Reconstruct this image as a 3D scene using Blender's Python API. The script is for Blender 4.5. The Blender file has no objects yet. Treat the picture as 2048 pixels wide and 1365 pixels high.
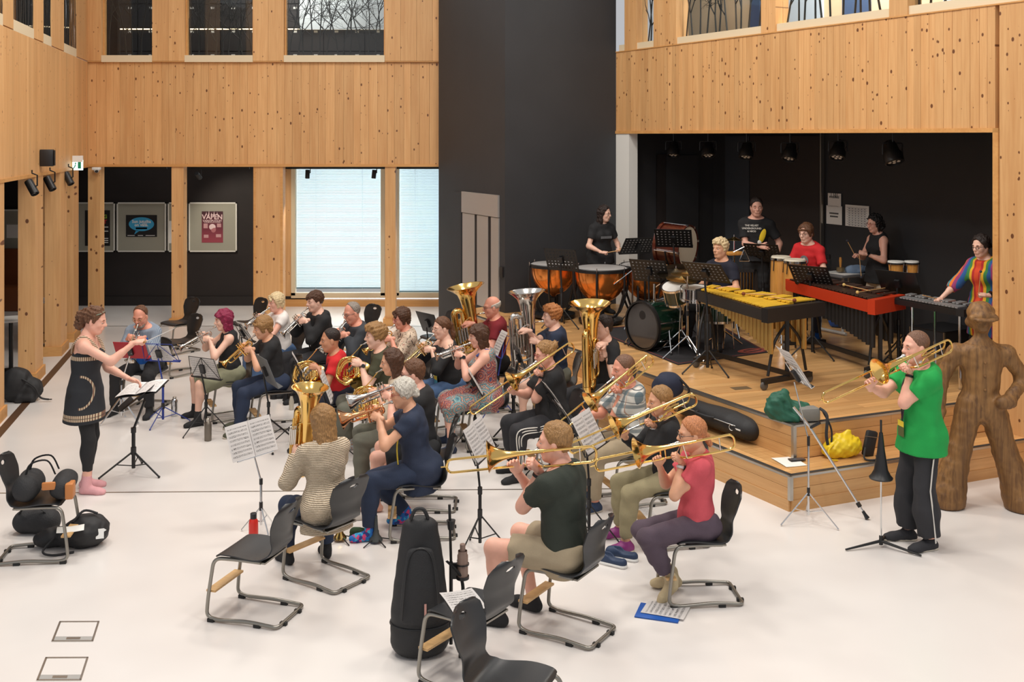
import bpy, bmesh, math, random
import numpy as np
from mathutils import Vector, Matrix
random.seed(7); np.random.seed(7)
SC = bpy.context.scene
COL = SC.collection
# ---------------- camera (level, shifted lens, on the balcony) ----------------
F, CX, HY, H = 2150.0, 1024.0, 272.0, 3.3
cam = bpy.data.cameras.new('camera'); camo = bpy.data.objects.new('camera', cam); COL.objects.link(camo)
camo.location = (0, 0, H); camo.rotation_euler = (math.pi/2, 0, 0)
cam.sensor_width = 36; cam.lens = F/2048*36
cam.shift_x = 0; cam.shift_y = -(682.5-HY)/2048
cam.clip_end = 200; cam.clip_start = .05
SC.camera = camo
# ---------------- world, lights, exposure ----------------
SC.view_settings.view_transform = 'Standard'; SC.view_settings.look = 'None'
SC.view_settings.gamma = 1; SC.view_settings.exposure = 0.3
w = bpy.data.worlds.new('world'); SC.world = w; w.use_nodes = True
wb = w.node_tree.nodes['Background']; wb.inputs[0].default_value = (.95, .96, 1, 1); wb.inputs[1].default_value = .42
def area(name, loc, size, power, col=(1, .93, .84), tgt=None, sy=None):
    l = bpy.data.lights.new(name, 'AREA'); l.energy = power; l.color = col; l.size = size
    if sy: l.shape = 'RECTANGLE'; l.size_y = sy
    o = bpy.data.objects.new(name, l); COL.objects.link(o); o.location = loc
    d = (Vector(tgt)-Vector(loc)) if tgt else Vector((0, 0, -1))
    o.rotation_euler = d.to_track_quat('-Z', 'Y').to_euler()
    return o
for i, (x, y) in enumerate([(-4.5, 9), (-1, 7.5), (2.5, 8.5), (-3.5, 14), (0, 12.5), (-1.2, 3.5), (3.5, 4)]):
    area('ceiling_lamp_offscreen', (x, y, 8.6), 1.1, 130)
area('daylight_window', (-3.5, 22.4, 1.7), 2.6, 105, (.92, .97, 1), (-3.5, 10, 1.7), 3.2)
area('daylight_window', (-1.4, 22.4, 1.7), 1.6, 48, (.82, .94, 1), (-1.4, 10, 1.7), 3.2)
# ---------------- helpers ----------------
def G(px, py, z=0.):
    Y = F*(H-z)/(py-HY); return Vector(((px-CX)/F*Y, Y, z))
def Pd(px, py, Y):
    return Vector(((px-CX)/F*Y, Y, H+(HY-py)/F*Y))
def V(*a): return Vector(a)
def rz(a): return Matrix.Rotation(math.radians(a), 4, 'Z')
def T(x, y=0, z=0):
    return Matrix.Translation(x if isinstance(x, Vector) else Vector((x, y, z)))
def frame(o, x, z=(0, 0, 1)):
    "matrix at o with local X along x and local Z near z"
    x = Vector(x).normalized(); z = Vector(z); y = z.cross(x)
    if y.length < 1e-6: y = Vector((0, 1, 0)).cross(x)
    y.normalize(); z = x.cross(y)
    M = Matrix((x, y, z)).transposed().to_4x4(); M.translation = Vector(o); return M
def new_mesh(name, v, f, mats, mi=None, smooth=True, sharp=40):
    me = bpy.data.meshes.new(name)
    v = np.asarray(v, dtype=np.float32)
    if isinstance(f, np.ndarray):
        me.vertices.add(len(v)); me.vertices.foreach_set('co', v.ravel())
        n, k = f.shape
        me.loops.add(n*k); me.loops.foreach_set('vertex_index', f.astype(np.int32).ravel())
        me.polygons.add(n); me.polygons.foreach_set('loop_start', np.arange(0, n*k, k, dtype=np.int32))
        me.update(calc_edges=True)
    else:
        me.from_pydata(v.tolist(), [], f)
    for m in (mats if isinstance(mats, (list, tuple)) else [mats]): me.materials.append(m)
    if mi is not None and len(mi): me.polygons.foreach_set('material_index', np.asarray(mi, dtype=np.int32))
    if smooth:
        me.polygons.foreach_set('use_smooth', np.ones(len(me.polygons), dtype=bool))
        if sharp: me.set_sharp_from_angle(angle=math.radians(sharp))
    me.update(); return me
def link(name, me, parent=None, M=None):
    o = bpy.data.objects.new(name, me); COL.objects.link(o)
    if parent is not None: o.parent = parent
    if M is not None: o.matrix_basis = M
    return o
def tag(o, label, cat, group=None, kind=None):
    if label: o['label'] = label
    if cat: o['category'] = cat
    if group: o['group'] = group
    if kind: o['kind'] = kind
    return o
def thing(name, label, cat, M=None, group=None):
    o = bpy.data.objects.new(name, None); COL.objects.link(o); o.empty_display_size = .1
    if M is not None: o.matrix_basis = M if isinstance(M, Matrix) else T(Vector(M))
    return tag(o, label, cat, group)
def struct(o): o['kind'] = 'structure'; return o
def copy_tree(o, M=None, label=None, group=None, parent=None):
    c = o.copy(); COL.objects.link(c); c.parent = parent
    if M is not None: c.matrix_basis = M
    if label: c['label'] = label
    if group: c['group'] = group
    for ch in list(o.children): copy_tree(ch, parent=c)
    return c
class MB:
    def __init__(s): s.v = []; s.f = []; s.m = []
    def add(s, vs, fs, mi=0, M=None):
        n = len(s.v)
        if M is not None: vs = [M @ Vector(p) for p in vs]
        s.v.extend([tuple(p) for p in vs]); s.f.extend([tuple(i+n for i in f) for f in fs]); s.m.extend([mi]*len(fs)); return s
    def box(s, c, size, M=None, mi=0, bev=0.):
        a, b, d = [x/2 for x in size]; c = Vector(c)
        if bev <= 0:
            vs = [c+Vector((x*a, y*b, z*d)) for x in (-1, 1) for y in (-1, 1) for z in (-1, 1)]
            fs = [(0, 1, 3, 2), (4, 6, 7, 5), (0, 4, 5, 1), (2, 3, 7, 6), (0, 2, 6, 4), (1, 5, 7, 3)]
            return s.add(vs, fs, mi, M)
        bm = bmesh.new(); bmesh.ops.create_cube(bm, size=1)
        for p in bm.verts: p.co = Vector((p.co.x*a*2, p.co.y*b*2, p.co.z*d*2))+c
        bmesh.ops.bevel(bm, geom=bm.edges[:], offset=bev, segments=2, affect='EDGES', profile=.5)
        bm.verts.index_update()
        s.add([p.co.copy() for p in bm.verts], [[q.index for q in f.verts] for f in bm.faces], mi, M); bm.free(); return s
    def tube(s, pts, r, seg=8, mi=0, caps=True, closed=False, M=None, flat=1.):
        pts = [Vector(p) for p in pts]; n = len(pts)
        rs = [r]*n if not isinstance(r, (list, tuple)) else list(r)
        tan = []
        for i in range(n):
            if closed: t = pts[(i+1) % n]-pts[i-1]
            else: t = pts[min(i+1, n-1)]-pts[max(i-1, 0)]
            tan.append(t.normalized() if t.length > 1e-9 else Vector((0, 0, 1)))
        nrm = tan[0].orthogonal().normalized()
        vs = []; fs = []
        for i in range(n):
            nrm = (nrm-tan[i]*nrm.dot(tan[i]))
            nrm = nrm.normalized() if nrm.length > 1e-6 else tan[i].orthogonal().normalized()
            b = tan[i].cross(nrm)
            for k in range(seg):
                a = 2*math.pi*k/seg; vs.append(pts[i]+(nrm*math.cos(a)+b*math.sin(a)*flat)*rs[i])
        m = n if closed else n-1
        for i in range(m):
            j = (i+1) % n
            for k in range(seg):
                k2 = (k+1) % seg; fs.append((i*seg+k, i*seg+k2, j*seg+k2, j*seg+k))
        if caps and not closed:
            fs.append(tuple(reversed(range(seg)))); fs.append(tuple((n-1)*seg+k for k in range(seg)))
        return s.add(vs, fs, mi, M)
    def lathe(s, prof, seg=24, M=None, mi=0, caps=False):
        vs = []; fs = []; n = len(prof)
        for (r, z) in prof:
            for k in range(seg):
                a = 2*math.pi*k/seg; vs.append((r*math.cos(a), r*math.sin(a), z))
        for i in range(n-1):
            for k in range(seg):
                k2 = (k+1) % seg; fs.append((i*seg+k, i*seg+k2, (i+1)*seg+k2, (i+1)*seg+k))
        if caps:
            fs.append(tuple(reversed(range(seg)))); fs.append(tuple((n-1)*seg+k for k in range(seg)))
        return s.add(vs, fs, mi, M)
    def ball(s, c, r, seg=12, mi=0, M=None):
        r = (r, r, r) if not isinstance(r, (tuple, list)) else r
        vs = []; fs = []; h = seg//2; c = Vector(c)
        for i in range(1, h):
            p = math.pi*i/h
            for k in range(seg):
                a = 2*math.pi*k/seg
                vs.append(c+Vector((r[0]*math.sin(p)*math.cos(a), r[1]*math.sin(p)*math.sin(a), r[2]*math.cos(p))))
        for i in range(h-2):
            for k in range(seg):
                k2 = (k+1) % seg; fs.append((i*seg+k, (i+1)*seg+k, (i+1)*seg+k2, i*seg+k2))
        t = len(vs); vs += [c+Vector((0, 0, r[2])), c-Vector((0, 0, r[2]))]
        for k in range(seg):
            k2 = (k+1) % seg; fs.append((t, k, k2)); b = (h-2)*seg; fs.append((t+1, b+k2, b+k))
        return s.add(vs, fs, mi, M)
    def prism(s, poly, z0, z1, M=None, mi=0):
        n = len(poly)
        vs = [(x, y, z0) for x, y in poly]+[(x, y, z1) for x, y in poly]
        fs = [tuple(reversed(range(n))), tuple(range(n, 2*n))]+[(i, (i+1) % n, (i+1) % n+n, i+n) for i in range(n)]
        return s.add(vs, fs, mi, M)
    def sheet(s, fn, nu, nv, mi=0, M=None, th=0.):
        vs = [Vector(fn(i/nu, j/nv)) for j in range(nv+1) for i in range(nu+1)]
        q = lambda i, j: j*(nu+1)+i
        fs = [(q(i, j), q(i+1, j), q(i+1, j+1), q(i, j+1)) for j in range(nv) for i in range(nu)]
        if th:
            off = [Vector((0, 0, 0))]*len(vs); nn = [Vector() for _ in vs]
            for f in fs:
                a = (vs[f[1]]-vs[f[0]]).cross(vs[f[3]]-vs[f[0]])
                for i in f: nn[i] = nn[i]+a
            n0 = len(vs); vs = vs+[vs[i]-nn[i].normalized()*th for i in range(n0)]
            fs = fs+[tuple(reversed([i+n0 for i in f])) for f in fs]
            ring = [q(i, 0) for i in range(nu+1)]+[q(nu, j) for j in range(1, nv+1)]+[q(i, nv) for i in range(nu-1, -1, -1)]+[q(0, j) for j in range(nv-1, 0, -1)]
            for i in range(len(ring)):
                a, b = ring[i], ring[(i+1) % len(ring)]; fs.append((b, a, a+n0, b+n0))
        return s.add(vs, fs, mi, M)
    def mesh(s, name, mats, smooth=True, sharp=40): return new_mesh(name, s.v, s.f, mats, s.m, smooth, sharp)
    def build(s, name, mats, parent=None, smooth=True, M=None, sharp=40):
        return link(name, s.mesh(name, mats, smooth, sharp), parent, M)
def arc(c, r, a0, a1, n, ux, uy):
    c = Vector(c); ux = Vector(ux); uy = Vector(uy)
    return [c+ux*r*math.cos(math.radians(a0+(a1-a0)*i/n))+uy*r*math.sin(math.radians(a0+(a1-a0)*i/n)) for i in range(n+1)]
def smooth_path(pts, n=6, closed=False):
    "Catmull-Rom"
    pts = [Vector(p) for p in pts]; out = []; m = len(pts)
    g = (lambda i: pts[i % m]) if closed else (lambda i: pts[max(0, min(m-1, i))])
    for i in range(m if closed else m-1):
        p0, p1, p2, p3 = g(i-1), g(i), g(i+1), g(i+2)
        for k in range(n):
            t = k/n
            out.append(.5*((2*p1)+(p2-p0)*t+(2*p0-5*p1+4*p2-p3)*t*t+(3*p1-p0-3*p2+p3)*t*t*t))
    if not closed: out.append(pts[-1])
    return out
def rounded(pts, r, n=5):
    "polyline with rounded corners"
    pts = [Vector(p) for p in pts]; out = [pts[0]]
    for i in range(1, len(pts)-1):
        a, b, c = pts[i-1], pts[i], pts[i+1]
        ra = min(r, (a-b).length*.49, (c-b).length*.49)
        p, q = b+(a-b).normalized()*ra, b+(c-b).normalized()*ra
        for k in range(n+1):
            t = k/n; out.append(p*(1-t)**2+b*2*t*(1-t)+q*t*t)
    out.append(pts[-1]); return out
# ---------------- materials ----------------
MATS = {}
def nodes(m):
    m.use_nodes = True; nt = m.node_tree; return nt, nt.nodes, nt.links, nt.nodes['Principled BSDF']
def col4(c): return (c[0], c[1], c[2], 1)
def srgb(*c):
    return tuple((x/255/12.92 if x/255 <= .04045 else ((x/255+.055)/1.055)**2.4) for x in c)
def mat(name, c, rough=.6, metal=0., bump=0., bscale=60., var=0., vscale=6., spec=None, trans=0., coat=0., stretch=None, objrand=0.):
    if name in MATS: return MATS[name]
    m = bpy.data.materials.new(name); nt, N, L, b = nodes(m)
    b.inputs['Base Color'].default_value = col4(c); b.inputs['Roughness'].default_value = rough; b.inputs['Metallic'].default_value = metal
    if spec is not None: b.inputs['Specular IOR Level'].default_value = spec
    if trans: b.inputs['Transmission Weight'].default_value = trans
    if coat: b.inputs['Coat Weight'].default_value = coat; b.inputs['Coat Roughness'].default_value = .08
    if bump or var or objrand:
        tc = N.new('ShaderNodeTexCoord'); src = tc.outputs['Object']
        if stretch:
            mp = N.new('ShaderNodeMapping'); mp.inputs['Scale'].default_value = stretch; L.new(src, mp.inputs[0]); src = mp.outputs[0]
        if bump:
            n = N.new('ShaderNodeTexNoise'); n.inputs['Scale'].default_value = bscale; n.inputs['Detail'].default_value = 3; L.new(src, n.inputs['Vector'])
            bp = N.new('ShaderNodeBump'); bp.inputs['Strength'].default_value = bump; bp.inputs['Distance'].default_value = .01
            L.new(n.outputs[0], bp.inputs['Height']); L.new(bp.outputs[0], b.inputs['Normal'])
        if var or objrand:
            hs = N.new('ShaderNodeHueSaturation'); hs.inputs['Color'].default_value = col4(c); L.new(hs.outputs[0], b.inputs['Base Color'])
            mr = N.new('ShaderNodeMapRange')
            if var:
                n2 = N.new('ShaderNodeTexNoise'); n2.inputs['Scale'].default_value = vscale; n2.inputs['Detail'].default_value = 4; L.new(src, n2.inputs['Vector'])
                mr.inputs[1].default_value = .3; mr.inputs[2].default_value = .7; L.new(n2.outputs[0], mr.inputs[0])
                mr.inputs[3].default_value = 1-var; mr.inputs[4].default_value = 1+var
            else:
                oi = N.new('ShaderNodeObjectInfo'); L.new(oi.outputs['Random'], mr.inputs[0])
                mr.inputs[3].default_value = 1-objrand; mr.inputs[4].default_value = 1+objrand
            L.new(mr.outputs[0], hs.inputs['Value'])
    MATS[name] = m; return m
def ramp(N, stops, interp='LINEAR'):
    r = N.new('ShaderNodeValToRGB'); e = r.color_ramp.elements; r.color_ramp.interpolation = interp
    while len(e) < len(stops): e.new(.5)
    for q, (p, c) in zip(e, stops): q.position = p; q.color = col4(c) if len(c) == 3 else c
    return r
def wood(name, base, dark, u, v, knots=1., grain=1., rough=.5, objrand=.1, kscale=(5., 2.2), knotcol=None):
    "solid pine: u = across the grain, v = along the grain (world vectors), knots as voronoi spots"
    if name in MATS: return MATS[name]
    m = bpy.data.materials.new(name); nt, N, L, b = nodes(m)
    geo = N.new('ShaderNodeNewGeometry'); oi = N.new('ShaderNodeObjectInfo')
    def dot(vec):
        d = N.new('ShaderNodeVectorMath'); d.operation = 'DOT_PRODUCT'; d.inputs[1].default_value = tuple(vec); L.new(geo.outputs['Position'], d.inputs[0]); return d.outputs['Value']
    u = Vector(u).normalized(); v = Vector(v).normalized(); n3 = u.cross(v)
    ad = N.new('ShaderNodeMath'); ad.operation = 'MULTIPLY_ADD'; L.new(oi.outputs['Random'], ad.inputs[0]); ad.inputs[1].default_value = 7.; L.new(dot(v), ad.inputs[2])
    cb = N.new('ShaderNodeCombineXYZ'); L.new(dot(u), cb.inputs[0]); L.new(ad.outputs[0], cb.inputs[1]); L.new(dot(n3), cb.inputs[2])
    mp = N.new('ShaderNodeMapping'); mp.inputs['Scale'].default_value = (38, 1.6, 38); L.new(cb.outputs[0], mp.inputs[0])
    gn = N.new('ShaderNodeTexNoise'); gn.inputs['Scale'].default_value = 1.; gn.inputs['Detail'].default_value = 5; gn.inputs['Roughness'].default_value = .6; L.new(mp.outputs[0], gn.inputs['Vector'])
    lo = N.new('ShaderNodeTexNoise'); lo.inputs['Scale'].default_value = 1.; mp3 = N.new('ShaderNodeMapping'); mp3.inputs['Scale'].default_value = (7, .5, 7); L.new(cb.outputs[0], mp3.inputs[0]); L.new(mp3.outputs[0], lo.inputs['Vector'])
    r = ramp(N, [(.3, dark), (.62, base)]); L.new(gn.outputs[0], r.inputs[0])
    mx = N.new('ShaderNodeMix'); mx.data_type = 'RGBA'; mx.inputs[0].default_value = 1-.55*grain; L.new(r.outputs[0], mx.inputs[6]); mx.inputs[7].default_value = col4(base)
    mx2 = N.new('ShaderNodeMix'); mx2.data_type = 'RGBA'; mr0 = N.new('ShaderNodeMapRange'); mr0.inputs[1].default_value = .35; mr0.inputs[2].default_value = .75; mr0.inputs[4].default_value = .5; L.new(lo.outputs[0], mr0.inputs[0])
    L.new(mr0.outputs[0], mx2.inputs[0]); L.new(mx.outputs[2], mx2.inputs[6]); mx2.inputs[7].default_value = col4(dark)
    out = mx2.outputs[2]
    if knots:
        mk = N.new('ShaderNodeMapping'); mk.inputs['Scale'].default_value = (kscale[0], kscale[1], 0.001); L.new(cb.outputs[0], mk.inputs[0])
        vo = N.new('ShaderNodeTexVoronoi'); vo.inputs['Scale'].default_value = 1.; L.new(mk.outputs[0], vo.inputs['Vector'])
        rad = N.new('ShaderNodeSeparateColor'); L.new(vo.outputs['Color'], rad.inputs[0])
        thr = N.new('ShaderNodeMapRange'); L.new(rad.outputs[0], thr.inputs[0]); thr.inputs[1].default_value = .25; thr.inputs[2].default_value = 1.; thr.inputs[3].default_value = 0.; thr.inputs[4].default_value = .24*knots
        lt = N.new('ShaderNodeMath'); lt.operation = 'SUBTRACT'; L.new(thr.outputs[0], lt.inputs[0]); L.new(vo.outputs['Distance'], lt.inputs[1])
        kr = ramp(N, [(.0, (0, 0, 0)), (.5, (.8, .8, .8)), (1., (1, 1, 1))])
        sc = N.new('ShaderNodeMath'); sc.operation = 'MULTIPLY'; sc.inputs[1].default_value = 14.; L.new(lt.outputs[0], sc.inputs[0]); L.new(sc.outputs[0], kr.inputs[0])
        mk2 = N.new('ShaderNodeMix'); mk2.data_type = 'RGBA'; L.new(kr.outputs[0], mk2.inputs[0]); L.new(out, mk2.inputs[6])
        mk2.inputs[7].default_value = col4(knotcol or (.16, .055, .018)); out = mk2.outputs[2]
    hs = N.new('ShaderNodeHueSaturation'); L.new(out, hs.inputs['Color'])
    mr = N.new('ShaderNodeMapRange'); L.new(oi.outputs['Random'], mr.inputs[0]); mr.inputs[3].default_value = 1-objrand; mr.inputs[4].default_value = 1+objrand*.6; L.new(mr.outputs[0], hs.inputs['Value'])
    L.new(hs.outputs[0], b.inputs['Base Color']); b.inputs['Roughness'].default_value = rough
    MATS[name] = m; return m
def glass(name, tint=(1, 1, 1), rough=.02, alpha_mix=.9):
    if name in MATS: return MATS[name]
    m = bpy.data.materials.new(name); m.use_nodes = True; nt = m.node_tree; N = nt.nodes; L = nt.links; N.clear()
    o = N.new('ShaderNodeOutputMaterial'); t = N.new('ShaderNodeBsdfTransparent'); t.inputs[0].default_value = col4(tint)
    g = N.new('ShaderNodeBsdfGlossy'); g.inputs['Roughness'].default_value = rough; lw = N.new('ShaderNodeLayerWeight'); lw.inputs[0].default_value = .5; pw_ = N.new('ShaderNodeMath'); pw_.operation = 'POWER'; pw_.inputs[1].default_value = 5; L.new(lw.outputs['Facing'], pw_.inputs[0]); f = N.new('ShaderNodeMath'); f.operation = 'MULTIPLY_ADD'; f.inputs[1].default_value = .7; f.inputs[2].default_value = .03; L.new(pw_.outputs[0], f.inputs[0])
    mx = N.new('ShaderNodeMixShader'); L.new(f.outputs[0], mx.inputs[0]); L.new(t.outputs[0], mx.inputs[1]); L.new(g.outputs[0], mx.inputs[2]); L.new(mx.outputs[0], o.inputs[0])
    MATS[name] = m; return m
def emit(name, c, s):
    if name in MATS: return MATS[name]
    m = bpy.data.materials.new(name); nt, N, L, b = nodes(m)
    b.inputs['Base Color'].default_value = col4(c); b.inputs['Emission Color'].default_value = col4(c); b.inputs['Emission Strength'].default_value = s
    MATS[name] = m; return m
def text_mesh(txt, size, m, ext=.0006, align='CENTER', bold=0., shear=0.):
    c = bpy.data.curves.new('lettering', 'FONT'); c.body = txt; c.size = size; c.align_x = align; c.align_y = 'CENTER'; c.extrude = ext; c.offset = bold; c.shear = shear; c.resolution_u = 2
    o = bpy.data.objects.new('lettering', c); COL.objects.link(o)
    bpy.context.view_layer.update()
    me = bpy.data.meshes.new_from_object(o.evaluated_get(bpy.context.evaluated_depsgraph_get()))
    bpy.data.objects.remove(o); bpy.data.curves.remove(c)
    me.materials.clear(); me.materials.append(m); return me
# ================= ROOM =================
YB, YO = 18.7, 20.9                       # column plane / outer wall plane at the back
UR = Vector((-.523, 1, 0)).normalized(); NR = Vector((.8861, .4634, 0))   # stage wall direction / into the stage
def S(t, n=0., z=0.): return Vector((5.07-.523*t, 10.64+t, z))+NR*n
def tpx(px): a = (px-CX)/F; return (5.07-10.64*a)/(a+.523)
def LX(Y): return -5.9-.2334*(Y-12.38)     # left column line
UL = Vector((-.2334, 1, 0)).normalized(); NL = Vector((-1, -.2334, 0)).normalized()
def bx(px, Y=YB): return (px-CX)/F*Y
def bz(py, Y=YB): return H+(HY-py)/F*Y
pine_b, pine_d = srgb(226, 178, 122), srgb(196, 138, 82)
W_back = wood('pine_back', pine_b, pine_d, (1, 0, 0), (0, 0, 1), 1., .9, kscale=(13, 8))
W_right = wood('pine_stage_wall', pine_b, pine_d, UR, (0, 0, 1), 1.15, .9, kscale=(14, 10), objrand=.13)
W_left = wood('pine_left', pine_b, pine_d, UL, (0, 0, 1), .8, .7, kscale=(13, 9))
W_col = wood('pine_column', pine_b, pine_d, (1, .35, 0), (0, 0, 1), 1.1, .8, kscale=(11, 8), objrand=.05)
W_trim = wood('pine_trim', srgb(218, 164, 100), srgb(190, 130, 70), (0, 0, 1), (1, 0, 0), .4, .7, objrand=.04)
M_sill = mat('pale_sill', srgb(226, 208, 176), .5)
M_black = mat('black_board', srgb(34, 28, 27), .75, var=.15, vscale=3)
M_dark = mat('dark_paint', srgb(50, 51, 54), .6, var=.06, vscale=2)
M_whitewall = mat('white_paint', srgb(232, 230, 224), .6)
M_metal = mat('brushed_steel', srgb(190, 186, 178), .32, 1.); M_lift = mat('lift_steel', srgb(196, 192, 188), .4, .6)
M_chrome = mat('chrome', srgb(215, 215, 215), .12, 1.)
M_blackm = mat('black_metal', srgb(26, 26, 27), .42)
M_blackp = mat('black_plastic', srgb(30, 30, 32), .4)
M_white = mat('white_plastic', srgb(235, 235, 232), .4)
M_paper = mat('white_paper', srgb(240, 238, 232), .7)
UNIT = MB().box((0, 0, 0), (1, 1, 1))
UM = {}; UCH = ('plank', 'panel', 'lintel', 'jamb', 'ledge_line', 'white_jamb', 'post', 'pane', 'plinth', 'curtain', 'rail', 'wall_panel', 'door_frame', 'door_leaf', 'switch', 'side_panel', 'head_panel', 'door_gap', 'call_panel')
def ubox(name, m, c, size, ax=(1, 0, 0), parent=None):
    "unit cube object scaled; ax = horizontal direction of local X"
    if m.name not in UM: UM[m.name] = UNIT.mesh('block', m, False)
    a = math.atan2(ax[1], ax[0])
    if parent is None and name not in UCH:
        M_ = T(Vector(c)) @ Matrix.Rotation(a, 4, 'Z'); return MB().box((0, 0, 0), size).build(name, m, None, False, M_)
    return link(name, UM[m.name], parent, T(Vector(c)) @ Matrix.Rotation(a, 4, 'Z') @ Matrix.Diagonal((size[0], size[1], size[2], 1)))
# --- floor
fm = bpy.data.materials.new('white_poured_floor'); nt, N, L, b = nodes(fm)
tc = N.new('ShaderNodeNewGeometry'); n1 = N.new('ShaderNodeTexNoise'); n1.inputs['Scale'].default_value = .6; n1.inputs['Detail'].default_value = 3
L.new(tc.outputs['Position'], n1.inputs['Vector']); r = ramp(N, [(.3, srgb(219, 213, 209)), (.55, srgb(228, 223, 219)), (.8, srgb(223, 218, 213))]); L.new(n1.outputs[0], r.inputs[0]); L.new(r.outputs[0], b.inputs['Base Color'])
n2 = N.new('ShaderNodeTexNoise'); n2.inputs['Scale'].default_value = .8; L.new(tc.outputs['Position'], n2.inputs['Vector']); mr = N.new('ShaderNodeMapRange'); mr.inputs[3].default_value = .2; mr.inputs[4].default_value = .3; L.new(n2.outputs[0], mr.inputs[0]); L.new(mr.outputs[0], b.inputs['Roughness'])
b.inputs['Specular IOR Level'].default_value = .45
fl = struct(MB().box((0, 11.5, -.05), (24, 24, .1)).build('floor', fm, smooth=False))
ubox('floor_joint', M_metal, (-3.2, 9.95, .0015), (9.0, .02, .003), (1, .022), fl)
ubox('floor_joint', M_metal, (-3.5, 18.62, .0015), (7.8, .03, .003), (1, 0), fl)
mj = mat('brown_floor_strip', srgb(84, 58, 38), .5)
ubox('floor_strip', mj, (LX(14.6)+.11, 14.6, .002), (8.2, .10, .004), UL, fl)
for (px, py) in ((152, 1264), (126, 1339)):
    c = G(px, py); fb = thing('floor_box', None, None, frame(c, (1, .01, 0))); fb.parent = fl
    if py < 1300: pass
    m_ = MB(); 
    sk = Matrix(((1, -.23, 0, 0), (0, 1, 0, 0), (0, 0, 1, 0), (0, 0, 0, 1)))
    for (cx_, cy_, sx, sy) in ((0, .14, .27, .012), (0, -.14, .27, .012), (-.13, 0, .012, .28), (.13, 0, .012, .28)): m_.box((cx_, cy_, .002), (sx, sy, .006), sk)
    m_.build('floor_box_frame', M_metal, fb, False)
    MB().box((0, .025, .001), (.245, .205, .005), sk).build('floor_box_lid', fm, fb, False)
    MB().box((0, -.105, .001), (.245, .05, .005), sk).build('floor_box_hatch', mat('grey_hatch', srgb(170, 168, 164), .4), fb, False)
    MB().box((0, -.105, .0035), (.09, .03, .004), sk).build('floor_box_handle', M_metal, fb, False)
# --- back wall (upper band over the passage), planks, windows
wb_ = struct(MB().box(((-7.38+-.9)/2, YB+.16, (2.77+9.2)/2+0), (.01, .01, .01)).build('wall_back', W_back, smooth=False))
x = -7.38
while x < -.95:
    wd = random.choice((.12, .135, .15, .17)); ubox('plank', W_back, (x+wd/2, YB+.04+random.uniform(0, .004), (2.80+4.585)/2), (wd-.003, .08, 1.785), parent=wb_); x += wd
ubox('lintel', W_trim, (-4.2, YB+.03, 2.785), (6.4, .12, .045), parent=wb_)
ubox('ledge_line', W_trim, (-4.2, YB+.0, 4.59), (6.4, .1, .012), parent=wb_)
ubox('core', M_black, (-4.2, YB+.14, 3.68), (6.4, .1, 1.75), parent=wb_)
zt = 6.4
wins_b = [(205, 306), (371, 507), (569, 770)]
edges = [175]+[e for w_ in wins_b for e in w_]+[897]
for i in range(0, len(edges), 2):
    xa, xb = bx(edges[i]), bx(edges[i+1]); k = max(1, round((xb-xa)/.3)); 
    for j in range(k):
        ww = (xb-xa)/k; ubox('panel', W_back, (xa+ww*(j+.5), YB+.05, (4.6+zt)/2), (ww-.003, .2, zt-4.6), parent=wb_)
M_glass = glass('clear_glass', (.93, .95, .95))
def branches(mb, x0, x1, z0, z1, fn, seed):
    rnd = random.Random(seed)
    def grow(x, z, a, ln, r, d):
        pts = [fn(x, z)]; n = 4
        for i in range(n):
            a += rnd.uniform(-.16, .16); x += math.sin(a)*ln/n; z += math.cos(a)*ln/n
            if x < x0+.01 or x > x1-.01 or z > z1 or z < z0: break
            pts.append(fn(x, z))
            if d < 4 and rnd.random() < .85: grow(x, z, a+rnd.choice((-1, 1))*rnd.uniform(.35, .8), ln*rnd.uniform(.4, .62), r*.62, d+1)
        if len(pts) > 1: mb.tube(pts, [r*(1-.5*i/len(pts)) for i in range(len(pts))], 4, caps=False)
    k = max(2, int((x1-x0)/.13))
    for i in range(k):
        grow(x0+(i+.5)*(x1-x0)/k+rnd.uniform(-.04, .04), z0, rnd.uniform(-.12, .12), rnd.uniform(.9, 1.5), .015, 0)
M_branch = mat('branch_film', (.012, .011, .01), .6)
M_lock = mat('locker_door', srgb(46, 44, 45), .45); M_tagw = mat('number_plate', srgb(225, 225, 220), .5)
for i, (pa, pb) in enumerate(wins_b):
    xa, xb = bx(pa), bx(pb); zs, zg = bz(124.5), bz(111)
    wn = struct(MB().box(((xa+xb)/2, YB+.02, (zs+zg)/2), (xb-xa, .16, zg-zs)).build('window_%d' % (i+1), M_sill, smooth=False))
    MB().box(((xa+xb)/2, YB+.10, (zg+zt)/2), (xb-xa-.01, .012, zt-zg)).build('pane', M_glass, wn, False)
    m_ = MB(); branches(m_, xa, xb, zg, 6.2, lambda x, z: (x, YB+.12, z), 11+i); m_.build('branch_print', M_branch, wn)
    for xx in (xa+.012, xb-.012): MB().box((xx, YB+.08, (zg+zt)/2), (.024, .1, zt-zg)).build('frame', M_sill if 0 else W_trim, wn, False)
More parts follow.
